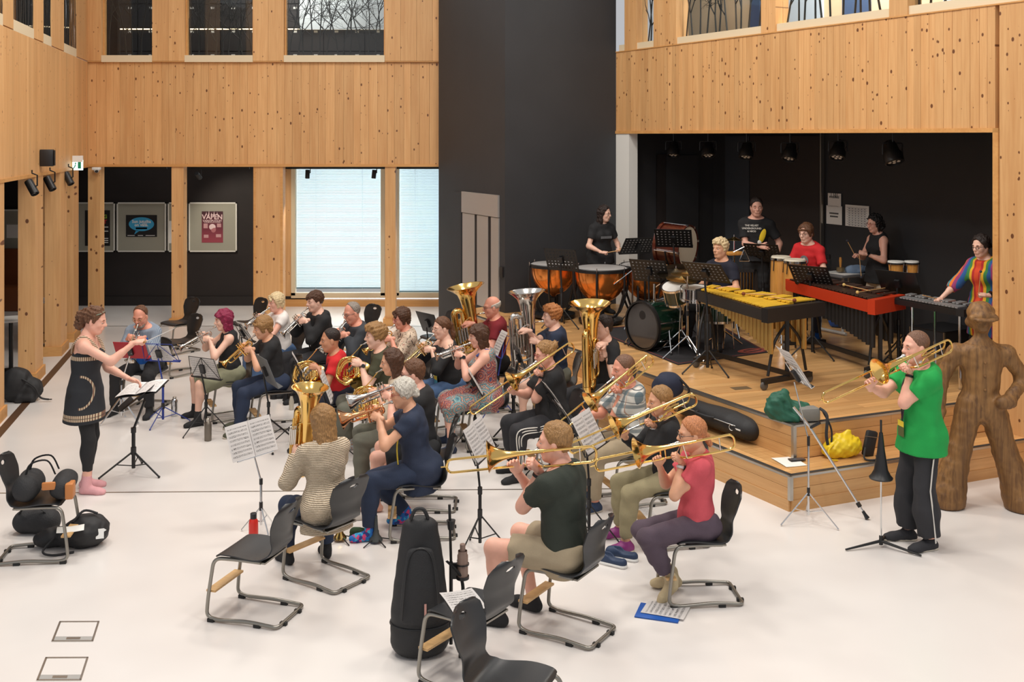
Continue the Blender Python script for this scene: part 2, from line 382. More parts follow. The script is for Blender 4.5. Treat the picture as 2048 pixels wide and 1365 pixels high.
# upstairs lockers behind the glass
lk = struct(ubox('wall_lockers', M_black, (-4.4, 21.2, 5.9), (7.2, .1, 3.6)))
lkr = thing('locker_bank', 'bank of dark lockers with white number plates behind the upper windows', 'lockers', (-4.4, 20.9, 4.1))
MB().box((0, .1, 1.2), (6.4, .3, 2.8)).build('body', M_black, lkr, False)
for i in range(16):
    for j in range(6):
        d = ubox('door', M_lock, (-3.05+i*.4, -.06, .15+j*.46), (.385, .03, .44), parent=lkr)
        ubox('number_plate', M_tagw, (-3.05+i*.4+.05, -.08, .3+j*.46), (.07, .012, .04), parent=lkr)
ubox('light_strip', emit('warm_strip', (1, .78, .5), 2.2), (0, -.09, 1.27), (6.4, .02, .02), parent=lkr)
blw = bpy.data.objects.new('upper_pane_daylight', None)
ubox('upper_blind', mat('pale_blind', srgb(222, 232, 238), .6), bx(680, 20.8) and (bx(690, 20.75), 20.72, 5.95), (1.75, .02, 1.5), parent=lkr).matrix_basis = T(bx(690, 20.7)+4.4, -.2, 1.85) @ Matrix.Diagonal((1.75, .02, 1.2, 1))
area('upstairs_lamp_offscreen', (-4.2, 19.8, 6.5), 1.5, 40)
bpy.data.objects.remove(blw)
# --- passage ground floor: outer wall with black boards, posters, windows
wo = struct(MB().box((-8.95, YO+.1, 1.4), (8.1, .2, 2.9)).build('wall_poster', M_black, smooth=False))
ubox('skirting', mat('black_skirting', srgb(30, 25, 24), .6), (-6.3, YO-.012, .09), (4.6, .024, .18), parent=wo)
wx0, wx1, wx2, wx3 = bx(583, YO), bx(770, YO), bx(790, YO), bx(935, YO)
wo2 = struct(MB().box((bx(550, YO), YO+.1, 1.4), (.72, .2, 2.9)).build('wall_window', W_back, smooth=False))
ubox('sill', W_trim, ((wx0+wx3)/2+.2, YO-.03, .06), (wx3-wx0+.6, .2, .13), parent=wo2)
ubox('mullion', W_col, ((wx1+wx2)/2, YO+.05, 1.45), (wx2-wx1-.02, .2, 2.9), parent=wo2)
ubox('head', M_black, ((wx0+wx3)/2, YO+.1, 3.0), (wx3-wx0+1, .3, .5), parent=wo2)
def blind_mat(name, c, tr):
    m = bpy.data.materials.new(name); m.use_nodes = True; nt = m.node_tree; N = nt.nodes; L = nt.links; b = N['Principled BSDF']; o = N['Material Output']
    b.inputs['Base Color'].default_value = col4(c); b.inputs['Roughness'].default_value = .7
    t = N.new('ShaderNodeBsdfTranslucent'); t.inputs[0].default_value = col4(c); mx = N.new('ShaderNodeMixShader'); mx.inputs[0].default_value = tr
    L.new(b.outputs[0], mx.inputs[1]); L.new(t.outputs[0], mx.inputs[2]); L.new(mx.outputs[0], o.inputs[0]); return m
BL_ = blind_mat('white_blind', srgb(238, 244, 246), .6)
for i, (a, c, bm_) in enumerate(((wx0, wx1, BL_), (wx2, wx3+.5, BL_))):
    wn = struct(MB().box(((a+c)/2, YO+.02, .2), (c-a, .12, .1)).build('window_%d' % (i+4), M_sill, smooth=False))
    for xx in (a+.04, c-.04): MB().box((xx, YO+.02, 1.5), (.08, .12, 2.6)).build('frame', M_sill, wn, False)
    MB().box(((a+c)/2, YO+.06, 1.5), (c-a-.12, .012, 2.55)).build('pane', M_glass, wn, False)
    bl = MB(); z = .34 if i == 0 else .27
    while z < 2.75:
        bl.box(((a+c)/2, YO+.12, z), (c-a-.14, .022, .0035), Matrix.Identity(4)); bl.box(((a+c)/2, YO+.128, z+.014), (c-a-.14, .003, .027)); z += .031
    o = bl.build('blind_slats', bm_, wn, False); o['kind'] = 'stuff'
    MB().box(((a+c)/2, YO+.12, .325 if i == 0 else .26), (c-a-.14, .03, .02)).build('bottom_rail', mat('blind_rail', srgb(90, 130, 150), .5), wn, False)
    for q in ((.25, .75) if i == 0 else (.2, .45, .62)): MB().tube([(a+(c-a)*q, YO+.10, .3), (a+(c-a)*q, YO+.10, 2.75)], .0025, 5).build('cord', M_white, wn)
# columns of the back wall
for (pa, pb) in ((176, 206), (343, 373), (507, 570), (770, 797)):
    xa, xb = bx(pa), bx(pb-6); dd = .2
    cst = struct(MB().box((0, dd/2, 1.385), (xb-xa, dd, 2.77)).build('trim_column', W_col, M=T((xa+xb)/2, YB+.0, 0), smooth=False))
    if pa != 176: ubox('plinth', W_trim, (0, dd/2-.01, .06), (xb-xa+.06, dd+.08, .13), parent=cst)
ubox('frame_edge', W_trim, (bx(509), YB+.1, 1.385), (.04, .2, 2.77), parent=wb_); ubox('frame_edge', W_trim, (bx(563), YB+.1, 1.385), (.05, .21, 2.77), parent=wb_)
# track along the lintel + spots
def text(parent, txt, size, m, M, name='lettering', bold=0., align='CENTER', shear=0.):
    return link(name, text_mesh(txt, size, m, align=align, bold=bold, shear=shear), parent, M)
XZ = Matrix.Rotation(math.pi/2, 4, 'X')       # flat XY -> facing -Y (towards the camera)
tk = tag(MB().box((bx(700, 19.15), 19.15, 2.73), (3.2, .035, .04)).build('lighting_track', M_blackm, smooth=False), 'black lighting track under the beam in front of the windows', 'track')
def spot(px, py, Y, aim, label, name='track_spotlight', on=True, s=1.):
    c = Pd(px, py, Y); t = thing(name, label, 'spotlight', T(c))
    d = Vector(aim).normalized()
    Mq = d.to_track_quat('Z', 'Y').to_matrix().to_4x4() @ Matrix.Diagonal((s, s, s, 1))
    MB().lathe([(.001, -.08), (.038, -.08), (.04, -.07), (.04, .07), (.034, .075), (.030, .05), (.001, .05)], 16, Mq).build('housing', M_blackm, t)
    MB().lathe([(.001, .052), (.030, .052)], 16, Mq).build('lens', emit('spot_glow', (1, .93, .8), 12) if on else M_white, t)
    MB().tube([(0, 0, 0), (.05*s, 0, .03), (.05*s, 0, .12*s), (0, 0, .14*s), (0, 0, .17*s)], .008*s, 6).build('bracket', M_blackm, t)
    if on:
        l = bpy.data.lights.new('spot', 'SPOT'); l.energy = 60; l.color = (1, .9, .75); l.spot_size = 1.5; l.spot_blend = .6; l.shadow_soft_size = .03; lo = bpy.data.objects.new('lamp_light', l); COL.objects.link(lo); lo.parent = t; lo.matrix_basis = d.to_track_quat('-Z', 'Y').to_matrix().to_4x4(); lo.location = d*.11*s
    return t
spot(615, 349, 19.15, (0, -.15, -1), 'black cylindrical spotlight hanging before the bright window near the wide column')
spot(748, 349, 19.15, (-.1, -.1, -1), 'black cylindrical spotlight before the bright window near the narrow column')
spot(886, 349, 19.15, (-.1, -.1, -1), 'black cylindrical spotlight before the blue window next to the dark tower')
for q in (440, 275): MB().box((bx(q, 19.15), 19.15, 2.73), (1.05, .035, .04)).build('track_piece', M_blackm, tk, False)
spot(397, 352, 19.15, (.25, .9, -.7), 'spotlight shining above the dark red poster on the black wall')
dc = thing('security_camera', 'small white dome camera under the beam in the wall corner', 'camera', T(Pd(193, 341, 18.6)))
MB().box((.0, 0, .03), (.13, .1, .05), bev=.012).build('mount', M_white, dc); MB().ball((.0, 0, 0), .045).build('dome', M_white, dc); MB().ball((.01, -.02, -.012), .03).build('lens', M_blackp, dc)
# poster boards
M_board = mat('grey_pinboard', srgb(158, 156, 142), .8, bump=.1, bscale=200); M_alu = mat('white_frame', srgb(225, 224, 216), .4)
def board(pa, pb, label, Y=YO-.03, y0=405, y1=504):
    xa, xb = bx(pa, Y), bx(pb, Y); za, zb = bz(y1, Y), bz(y0, Y); w_, h_ = xb-xa, zb-za
    t = thing('poster_board', label, 'notice board', T((xa+xb)/2, Y, (za+zb)/2))
    MB().box((0, 0, 0), (w_-.02, .02, h_-.02)).build('board', M_board, t, False)
    for (cx_, cz, sx, sz) in ((0, h_/2-.012, w_, .024), (0, -h_/2+.012, w_, .024), (-w_/2+.012, 0, .024, h_), (w_/2-.012, 0, .024, h_)):
        MB().box((cx_, -.008, cz), (sx, .03, sz)).build('frame', M_alu, t, False)
    return t
board(146, 230, 'grey pinboard with a half-hidden black poster beside the corner column')
board(234, 332.5, 'grey pinboard framed in white behind the blue speech bubble poster')
board(336, 374.5, 'narrow visible grey pinboard behind the slim wooden column')
board(378, 474, 'grey pinboard framed in white behind the dark red poster')
YP = YO-.045
def poster(pa, pb, y0, y1, m, label):
    xa, xb = bx(pa, YP), bx(pb, YP); za, zb = bz(y1, YP), bz(y0, YP)
    t = thing('poster', label, 'poster', T((xa+xb)/2, YP, (za+zb)/2)); t['w'] = xb-xa
    MB().box((0, 0, 0), (xb-xa, .004, zb-za)).build('sheet', m, t, False); return t, xb-xa, zb-za
ink_w = mat('print_white', srgb(235, 235, 232), .7); ink_b = mat('print_black', srgb(24, 22, 24), .7); ink_c = mat('print_cyan', srgb(62, 166, 214), .7); ink_d = mat('print_teal', srgb(30, 96, 130), .7)
def at2(x, z, y=-.004): return T(x, y, z) @ XZ
p, pw, ph = poster(252, 314, 430.5, 474, ink_b, 'black poster with a blue speech bubble and white lettering')
pts = []
for k in range(40):
    a = 2*math.pi*k/40; pts.append((.245*math.cos(a), .135*math.sin(a)*(1.0)+.035))
tail = [(-.10, -.075), (-.14, -.165), (-.04, -.095)]
MB().prism(pts, 0, .001, at2(0, 0, -.0025)).build('bubble', ink_c, p, False); MB().prism(tail, 0, .001, at2(0, 0, -.0025)).build('bubble_tail', ink_c, p, False)
text(p, 'Sun jutuilta', .082, ink_w, at2(0, .085), bold=.002); text(p, 'on väliä.', .082, ink_w, at2(0, .02), bold=.002); MB().box((0, -.003, -.045), (.22, .001, .035)).build('faint_print', ink_d, p, False)
for (xx, ww) in ((-.2, .14), (-.02, .1), (.17, .18)): MB().box((xx, -.003, -.185), (ww, .001, .01)).build('small_print', ink_w, p, False)
mred = bpy.data.materials.new('wine_poster'); nt, N, L, b = nodes(mred); tcn = N.new('ShaderNodeTexCoord'); sp = N.new('ShaderNodeSeparateXYZ'); L.new(tcn.outputs['Object'], sp.inputs[0]); mr = N.new('ShaderNodeMapRange'); mr.inputs[1].default_value = -.28; mr.inputs[2].default_value = .28; L.new(sp.outputs[2], mr.inputs[0])
r = ramp(N, [(0, srgb(150, 62, 76)), (.45, srgb(112, 42, 58)), (1, srgb(66, 26, 38))]); L.new(mr.outputs[0], r.inputs[0]); L.new(r.outputs[0], b.inputs['Base Color']); b.inputs['Roughness'].default_value = .6
p, pw, ph = poster(403.5, 446, 423, 485.5, mred, 'dark red poster with flaming white headline and a pale head')
ink_p = mat('print_pink', srgb(232, 205, 205), .7)
text(p, 'VAPEN', .13, ink_p, at2(0, .19), bold=.003); text(p, 'VARJOPUOLET', .056, ink_p, at2(0, .115), bold=.001)
for k, (xx, hh) in enumerate(((-.12, .06), (-.07, .09), (-.02, .05), (.03, .08), (.09, .06))): MB().prism([(xx-.012, .23), (xx+.014, .23), (xx+.006, .23+hh)], 0, .001, at2(0, 0, -.003)).build('flame', ink_p, p, False)
MB().box((0, -.003, .085), (.32, .001, .006)).build('rule', ink_p, p, False)
MB().ball((0, -.002, .0), (.065, .003, .06)).build('head_print', ink_p, p); MB().ball((.02, -.002, -.05), (.05, .003, .06)).build('neck_print', mat('print_rose', srgb(178, 110, 116), .7), p)
for (xx, zz, ww, hh) in ((-.13, .02, .08, .09), (.13, .03, .08, .07), (-.12, -.18, .09, .06), (.12, -.17, .1, .06)): MB().box((xx, -.003, zz), (ww, .001, hh)).build('text_block', mat('print_block', srgb(196, 150, 152), .7), p, False)
p, pw, ph = poster(170, 220, 421, 492, ink_b, 'black event poster with green and red lettering partly behind the column')
text(p, 'G', .1, mat('print_green', srgb(150, 180, 60), .7), at2(.15, .22), bold=.004); text(p, 'T', .1, mat('print_red', srgb(190, 50, 50), .7), at2(.15, .12), bold=.004)
for zz in (.02, -.06, -.2, -.24, -.28): MB().box((.14, -.003, zz), (.14, .001, .016)).build('small_print', ink_w, p, False)
p, pw, ph = poster(338, 360, 442, 487, M_paper, 'pale leaflet half behind the slim wooden column')
# --- left wall
wl = struct(MB().box((0, 0, 0), (.01, .01, .01)).build('wall_left', W_left, M=T(LX(15), 15, 3), smooth=False)); iW = wl.matrix_basis.inverted()
def lpt(Y, n=0., z=0.): return Vector((LX(Y), Y, z))+NL*n
def lbox(name, m, Ya, Yb, n0, n1, za, zb, parent=None):
    c = (lpt(Ya, (n0+n1)/2)+lpt(Yb, (n0+n1)/2))/2; c.z = (za+zb)/2; ln = (lpt(Yb)-lpt(Ya)).length
    o = ubox(name, m, c, (ln, n1-n0, zb-za), UL)
    if parent is not None: o.matrix_basis = parent.matrix_basis.inverted() @ o.matrix_basis; o.parent = parent
    return o
y = 8.8
while y < 18.68:
    wd = random.choice((.13, .15, .17, .2)); lbox('plank', W_left, y, min(y+wd-.003, 18.69), 0, .08, 2.79, 4.585, wl).location.z; y += wd
lbox('lintel', W_trim, 8.8, 18.7, -.012, .12, 2.755, 2.80, wl)
def ypx(px): a = (px-CX)/F; return (-5.9+.2334*12.38)/(a+.2334)
ys = [8.8, ypx(3), ypx(27), ypx(68), ypx(87), ypx(103), ypx(128), ypx(153), 18.7]
for i in range(0, 9, 2):
    if i+1 < 9: 
        ya, yb = (ys[i], ys[i+1]) if i else (8.8, 8.81)
        if i == 0: continue
for (ya, yb) in ((ypx(6), ypx(27)), (ypx(68), ypx(87)), (ypx(103), ypx(128)), (ypx(153), 18.7)):
    lbox('panel', W_left, ya, yb, 0, .03, 4.6, zt, wl)
for i, (pa, pb) in enumerate(((-60, 6), (27, 68), (87, 103), (128, 153))):
    ya, yb = ypx(pa), ypx(pb)
    wn = struct(lbox('window_%d' % (i+6), M_sill, ya, yb, .0, .12, 4.585, 4.72))
    wn.matrix_basis = wn.matrix_basis
    g = lbox('pane', M_glass, ya, yb, .008, .012, 4.72, zt, None); g.name = 'pane'; g.matrix_basis = wn.matrix_basis.inverted() @ g.matrix_basis; g.parent = wn
    m_ = MB(); branches(m_, 0, (yb-ya)*1.02, 4.72, 6.2, lambda s, z: lpt(ya+s, .016, z), 31+i); bo = m_.build('branch_print', M_branch); bo.matrix_basis = wn.matrix_basis.inverted(); bo.parent = wn
ul = struct(lbox('wall_upstairs', mat('upstairs_brown', srgb(58, 46, 36), .7, var=.3, vscale=4), 8, 24, 1.6, 1.7, 4.5, 6.6))
# left columns
W_coll = W_col
for (pa, pb, w_) in ((-14, 16, .24), (70, 88, .21), (121, 127, .22), (146, 160, .25)):
    ya = ypx(pa); yb = ya+.53
    c_ = struct(lbox('trim_column', W_coll, ya, yb, 0, w_ if pa != 146 else .45, 0, 2.77))
    lbox('plinth', W_trim, ya-.04, yb+.04, -.025, (w_ if pa != 146 else .45)+.03, 0, .14, c_)
# passage behind left columns: dark wall, brown bench, tables, boards
wl2 = struct(lbox('wall_passage', M_black, 9, 24, 4.4, 4.5, 0, 2.8)); lbox('panel', M_black, 9, 24, .12, 4.5, 2.8, 2.86, wl2)
sofa = mat('brown_leather', srgb(120, 66, 34), .5)
bs = thing('bench_sofa', 'long brown leather wall bench behind the wooden columns', 'bench', T(-11.2, 20.35, 0))
for k in (1, 2):
    MB().box((-1.2+k*1.5, .1, .22), (1.47, .55, .44), bev=.03).build('seat', sofa, bs); MB().box((-1.2+k*1.5, .4, .65), (1.47, .14, .95), bev=.03).build('backrest', sofa, bs)
for (px, py, lb) in ((22, 637, 'white round cafe table beside the brown bench near the columns'), (79, 600, 'white round cafe table glimpsed between two wooden columns')):
    c = G(px, py, .74); t = thing('round_table', lb, 'table', T(c.x, c.y, 0)); s_ = .24
    MB().lathe([(.001, .715), (s_, .715), (s_+.01, .725), (s_, .74), (.001, .74)], 32).build('table_top', M_white, t)
    MB().tube([(0, 0, .02), (0, 0, .715)], .03, 10).build('pillar', M_blackm, t); MB().lathe([(.2, 0), (.2, .012), (.03, .03)], 24, caps=True).build('base', M_blackm, t)
pf = thing('poster_board', 'grey pinboard with a white notice seen between the left columns', 'notice board', T(bx(22, 20.85), 20.85, 1.45))
MB().box((0, 0, 0), (1.3, .03, .82)).build('board', M_board, pf, False); MB().box((.1, -.02, .0), (.35, .004, .26)).build('notice', M_paper, pf, False)
for (cx_, cz, sx, sz) in ((0, .41, 1.3, .03), (0, -.41, 1.3, .03), (-.65, 0, .03, .82), (.65, 0, .03, .82)): MB().box((cx_, -.01, cz), (sx, .04, sz)).build('frame', M_alu, pf, False)
# speaker, exit sign, spots on left wall
so = thing('wall_speaker', 'black wall loudspeaker on the pale wooden left wall', 'speaker', frame(lpt(ypx(80), -.09, bz(316, ypx(80))), UL))
MB().box((0, 0, 0), (.10, .17, .23), bev=.01).build('cabinet', M_blackp, so); MB().box((0, -.097, 0), (.085, .006, .21)).build('grille', mat('speaker_grille', srgb(20, 20, 20), .8, bump=.3, bscale=300), so, False)
ex = thing('exit_sign', 'lit green and white exit sign on the left wooden wall near the corner', 'sign', frame(lpt(ypx(142), -.1, bz(323, ypx(142))), (1, .05, 0)))
MB().box((0, 0, .04), (.16, .03, .10)).build('housing', M_white, ex, False); MB().box((0, 0, -.06), (.16, .02, .16)).build('panel', emit('exit_panel', (.75, 1, .93), 1.6), ex, False)
gm = mat('exit_green', srgb(20, 150, 110), .5)
MB().box((.03, -.012, -.06), (.05, .004, .11)).build('door_symbol', gm, ex, False); MB().ball((-.03, -.012, -.03), (.013, .003, .013)).build('runner_head', gm, ex); MB().tube([(-.03, -.012, -.045), (-.04, -.012, -.08), (-.06, -.012, -.11)], .009, 6).build('runner_body', gm, ex)
for (px, py, aim, lb) in ((64, 376, (.5, -.2, -.75), 'first'), (100, 368, (.5, -.2, -.8), 'second'), (137, 358, (.5, -.2, -.8), 'third')):
    spot(px, py, ypx(px)-.3, aim, {'first': 'black spotlight tilted into the room between the two nearest left columns', 'second': 'black spotlight under the left beam beside the middle column', 'third': 'black spotlight under the left beam next to the corner column'}[lb], on=False, s=1.35)
# --- stage wall
wr = struct(MB().box((0, 0, 0), (.01, .01, .01)).build('wall_stage', W_right, M=T(S(3, .1, 4)), smooth=False))
def rbox(name, m, ta, tb, n0, n1, za, zb, parent=None):
    c = (S(ta, (n0+n1)/2)+S(tb, (n0+n1)/2))/2; c.z = (za+zb)/2
    o = ubox(name, m, c, ((S(tb)-S(ta)).length, n1-n0, zb-za), UR)
    if parent is not None: o.matrix_basis = parent.matrix_basis.inverted() @ o.matrix_basis; o.parent = parent
    return o
t = tpx(1990)
TL = 6.52
while t < TL:
    wd = random.choice((.07, .085, .1, .1, .12)); rbox('plank', W_right, t, min(t+wd-.003, TL), random.uniform(0, .004), .1, 3.38, 4.63, wr); t += wd
rbox('lintel', W_trim, tpx(1998), TL, -.015, .16, 3.335, 3.38, wr); rbox('jamb', W_trim, tpx(1998), tpx(1987), -.015, .16, .31, 3.38, wr)
rbox('ledge_line', W_trim, -1.2, TL, -.01, .1, 4.63, 4.645, wr)
for k in range(5): rbox('panel', W_right, -1.6+(tpx(1998)+1.6)*k/5, -1.6+(tpx(1998)+1.6)*(k+1)/5-.004, 0, .3, 0, 4.63, wr)
rbox('white_jamb', M_whitewall, tpx(1258), TL, .0, .16, .62, 3.335, wr)
wins_r = [(1236, 1249), (1272, 1307), (1352, 1522), (1551, 1778), (1815, 2060)]
for i in range(4):
    ta, tb = tpx(wins_r[i][1]), tpx(wins_r[i+1][0]); rbox('post', W_right, tb, ta, 0, .22, 4.645, 6.2, wr)
for i, (pa, pb) in enumerate(wins_r):
    ta, tb = tpx(pb), tpx(pa)
    wn = struct(rbox('window_%d' % (i+10), M_sill, ta, tb, .02, .2, 4.645, 4.745))
    rbox('pane', M_glass, ta, tb, .12, .13, 4.745, 6.2, wn)
    m_ = MB(); branches(m_, 0, (tb-ta), 4.745, 5.9, lambda s, z: S(ta+s, .15, z), 51+i); bo = m_.build('branch_print', M_branch); bo.matrix_basis = wn.matrix_basis.inverted(); bo.parent = wn
ur = struct(rbox('wall_gallery', mat('gallery_cream', srgb(214, 190, 158), .7), -2, 7, 1.8, 1.9, 4.4, 6.6))
for (ta, tb, m_) in ((1.2, 2.2, mat('gallery_pane', srgb(190, 205, 220), .3)), (3.3, 3.75, mat('gallery_blue', srgb(60, 84, 120), .5)), (4.1, 4.9, MATS['gallery_pane']), (5.3, 5.5, MATS['gallery_blue']), (.2, .5, M_dark)): rbox('wall_panel', m_, ta, tb, 1.76, 1.8, 4.5, 6.6, ur)
area('gallery_fill_offscreen', tuple(S(3, 1., 6.3)), 1.6, 130)  # added fill to brighten the gallery interior; no actual lamp known there
# dark tower with lift
Cn = Vector((-.106, 16.24, 0)); Ef = Cn+UR*2.2*1.13
Wn = Vector((1.66, 17.16, 0))
tw = struct(MB().prism([(Cn.x, Cn.y), (Wn.x, Wn.y), (Wn.x-.3, Wn.y+2.2), (Ef.x, Ef.y)], 0, 7.2).build('wall_tower', M_dark, smooth=False))
tf = frame(Cn, UR)                # X along the lift face (away), Z up; +Y = towards tower inside? 
nf = Vector((-UR.y, UR.x, 0)); nf = nf if nf.dot(Vector((-1, -.5, 0))) > 0 else -nf
def lift_x(px): 
    a = (px-CX)/F; return (Cn.x-a*Cn.y)/(a*UR.y-UR.x)
def fbox(name, m, pa, pb, za, zb, d0, d1, parent):
    ta, tb = lift_x(pb), lift_x(pa); c = Cn+UR*(ta+tb)/2+nf*(d0+d1)/2; c.z = (za+zb)/2
    o = ubox(name, m, c, (tb-ta, d1-d0, zb-za), UR); o.matrix_basis = parent.matrix_basis.inverted() @ o.matrix_basis; o.parent = parent; return o
zl = bz(392, 16.6)
lf = struct(thing('door_1', None, None, T(Cn+UR*1.1+nf*.03+V(0, 0, .62))))
fbox('side_panel', M_dark, 909, 924, .62, bz(385, 17.6), 0, .015, lf); fbox('head_panel', M_lift, 926, 999, zl-.32, zl+.02, 0, .03, lf)
for (pa, pb) in ((927, 951), (956, 978), (984, 999)): fbox('door_leaf', M_lift, pa, pb, .62, zl-.33, 0, .02, lf)
for (pa, pb) in ((951, 956), (978, 984)): fbox('door_gap', M_black, pa, pb, .62, zl-.33, 0, .012, lf)
fbox('call_panel', M_blackp, 1002, 1008, bz(553, 16.4), bz(533, 16.4), 0, .03, lf)
# stage room
wsb = struct(rbox('wall_stage_back', M_dark, tpx(1985)-1.5, 6.9, 1.95, 2.05, .6, 3.9))
rbox('curtain', mat('brown_panel', srgb(54, 47, 45), .75, bump=.1, bscale=30), 4.26, 5.65, 1.9, 1.95, .62, 3.3, wsb); rbox('panel', mat('slate_panel', srgb(64, 70, 78), .6), 5.67, 6.2, 1.9, 1.95, .62, 3.3, wsb); rbox('rail', M_metal, 4.21, 4.23, 1.86, 1.92, .62, 3.35, wsb)
a_, b_ = S(TL, .1), S(TL, 2.05)
wss = struct(ubox('wall_stage_side', M_dark, (a_+b_)/2+V(0, 0, 2.25)+UR*.06, ((b_-a_).length+.1, .1, 3.3), NR))
def sbox(name, m, n0, n1, za, zb, d=.02):
    o = ubox(name, m, S(TL, (n0+n1)/2, (za+zb)/2)-UR*d/2, (n1-n0, d+.03, zb-za), NR); o.matrix_basis = wss.matrix_basis.inverted() @ o.matrix_basis; o.parent = wss; return o
sbox('door_frame', M_black, .78, 1.22, .62, 3.0); sbox('door_leaf', M_dark, .95, 1.6, .62, 2.98, .03); sbox('switch', M_white, 1.0, 1.05, 1.75, 1.87, .06)
wse = struct(ubox('wall_stage_right', M_dark, S(-.9, 1.1, 2.2), (2.4, .1, 3.4), NR))
cs = struct(rbox('ceiling', mat('black_ceiling', srgb(26, 26, 28), .8), -.9, 6.9, .16, 2.1, 3.62, 3.7))
# truss and stage spotlights
tr = tag(MB().tube([S(.4, .62, 3.42), S(6.4, .62, 3.42)], .025, 8).build('lighting_bar', M_blackm), 'long black lighting bar under the stage ceiling', 'lighting bar')
for k in range(7): link('hanger', MB().tube([(0, 0, 0), (0, 0, .2)], .012, 6).mesh('hanger', M_blackm), tr, T(S(.6+k*.95, .62, 3.42)))
tr2 = tag(MB().tube([S(.4, 1.2, 3.40), S(6.0, 1.2, 3.40)], .05, 4).build('cable_tray', M_blackm), 'black cable tray behind the stage lighting bar', 'cable tray')
def tpx2(px, n):
    a = (px-CX)/F; X0 = 5.07+NR.x*n; Y0 = 10.64+NR.y*n; return (X0-Y0*a)/(a+.523)
for i, (px, py, ax) in enumerate(((1347, 300, (-.1, -.35, -1)), (1416, 301, (-.05, -.5, -1)), (1493, 303, (-.2, -.4, -1)), (1580, 306, (-.3, -.4, -1)), (1676, 303, (-.3, -.5, -1)), (1785, 309, (.1, -.45, -1)))):
    t_ = tpx2(px, .62); c = S(t_, .62); c.z = bz(py, c.y); s_ = 1.35
    q = thing('stage_spotlight', ['black stage spotlight hung closest to the dark tower', 'black stage spotlight above the bass drum', 'black stage spotlight above the man in the banana shirt', 'black stage spotlight above the boy at the congas', 'black stage spotlight above the paper notices', 'large black stage spotlight hung over the curly-haired woman'][i], 'spotlight', T(c), 'stage spotlights')
    Mq = Vector(ax).normalized().to_track_quat('Z', 'Y').to_matrix().to_4x4() @ Matrix.Scale(s_*(1.15 if i == 5 else 1), 4)
    MB().lathe([(.001, -.11), (.035, -.11), (.05, -.08), (.06, -.02), (.075, .0), (.075, .07), (.062, .075), (.06, .055), (.001, .055)], 18, Mq).build('housing', M_blackm, q)
    ln = MB()
    for k in range(7):
        a = k*math.pi/3; rr = 0 if k == 6 else .038
        ln.ball((rr*math.cos(a), rr*math.sin(a), .058), (.015, .015, .006), 8, M=Mq)
    ln.build('lens', mat('spot_lens', srgb(225, 215, 200), .25), q)
    yk = MB().tube(rounded([(-.09*s_, 0, 0), (-.09*s_, 0, .1*s_), (.09*s_, 0, .1*s_), (.09*s_, 0, 0)], .03), .007*s_, 6); yk.tube([(0, 0, .1*s_), (0, 0, max(.12, 3.42-c.z))], .012, 6); yk.build('yoke', M_blackm, q)
    MB().tube(smooth_path([(.02, .02, .1), (.09, .05, .13), (.12, .04, .06), (.05, .03, .0)]), .004, 5).build('cable', M_blackp, q)
# --- stage deck
Rf = Vector((1, .43, 0)).normalized(); ZS, ZL = .62, .31
SC0 = Vector((2.61, 9.95, 0))
deck = [(2.61, 9.95), (4.94, 10.95), (6.75, 11.9), (3.42, 18.1), (1.66, 17.16), (-.106, 16.24), (-.42, 16.85), (-.82, 16.52)]
W_deck = wood('oak_deck', srgb(222, 176, 118), srgb(186, 132, 78), Vector((-Rf.y, Rf.x, 0)), Rf, 0, .9, .28, .26)
W_riser = wood('oak_riser', srgb(222, 174, 116), srgb(192, 138, 82), (0, 0, 1), UR, .25, .9, .35, .12)
W_riser2 = wood('oak_riser_front', srgb(222, 174, 116), srgb(192, 138, 82), (0, 0, 1), Rf, .25, .9, .35, .12)
stg = struct(MB().prism(deck, 0, ZS-.02).build('floor_stage', W_deck, smooth=False))
low = [(2.446, 9.44), (5.35, 10.69), (5.0, 11.0), (2.61, 9.95), (-.82, 16.52), (-1.16, 16.35)]
stl = struct(MB().prism(low, 0, ZL-.012).build('floor_step', W_deck, smooth=False))
Pf = Vector((-Rf.y, Rf.x, 0))
def inter(poly, c):
    out = []
    for i in range(len(poly)):
        a, b_ = Vector((*poly[i], 0)), Vector((*poly[(i+1) % len(poly)], 0)); da, db = a.dot(Pf)-c, b_.dot(Pf)-c
        if (da < 0) != (db < 0): out.append((a+(b_-a)*(da/(da-db))).dot(Rf))
    return sorted(out)
cs_ = [Vector((*p, 0)).dot(Pf) for p in deck]; c = min(cs_)+.002
pw = .13; n_pl = 0
while c < max(cs_)-.01:
    iv = inter(deck, c+pw/2); jv = inter(deck, min(c+pw, max(cs_)-.003)-.001); kv = inter(deck, c+.001)
    for q in range(0, len(iv)-1, 2):
        a0, a1 = iv[q], iv[q+1]; s0 = a0-random.uniform(0, 2)
        while s0 < a1:
            e0, e1 = max(a0, s0), min(a1, s0+2.2); s0 += 2.2
            if e1-e0 < .03: continue
            M = Matrix((Rf, Pf, Vector((0, 0, 1)))).transposed().to_4x4()
            def lim(e, first):
                if first and abs(e-a0) < 1e-6: return (kv[q] if len(kv) == len(iv) else e, jv[q] if len(jv) == len(iv) else e)
                if not first and abs(e-a1) < 1e-6: return (kv[q+1] if len(kv) == len(iv) else e, jv[q+1] if len(jv) == len(iv) else e)
                return (e, e)
            (l0, l1), (r0, r1) = lim(e0, True), lim(e1, False)
            MB().prism([(l0+.001, c+.001), (r0-.001, c+.001), (r1-.001, c+pw-.001), (l1+.001, c+pw-.001)], ZS-.02, ZS, M).build('plank', W_deck, stg, False); n_pl += 1
    c += pw
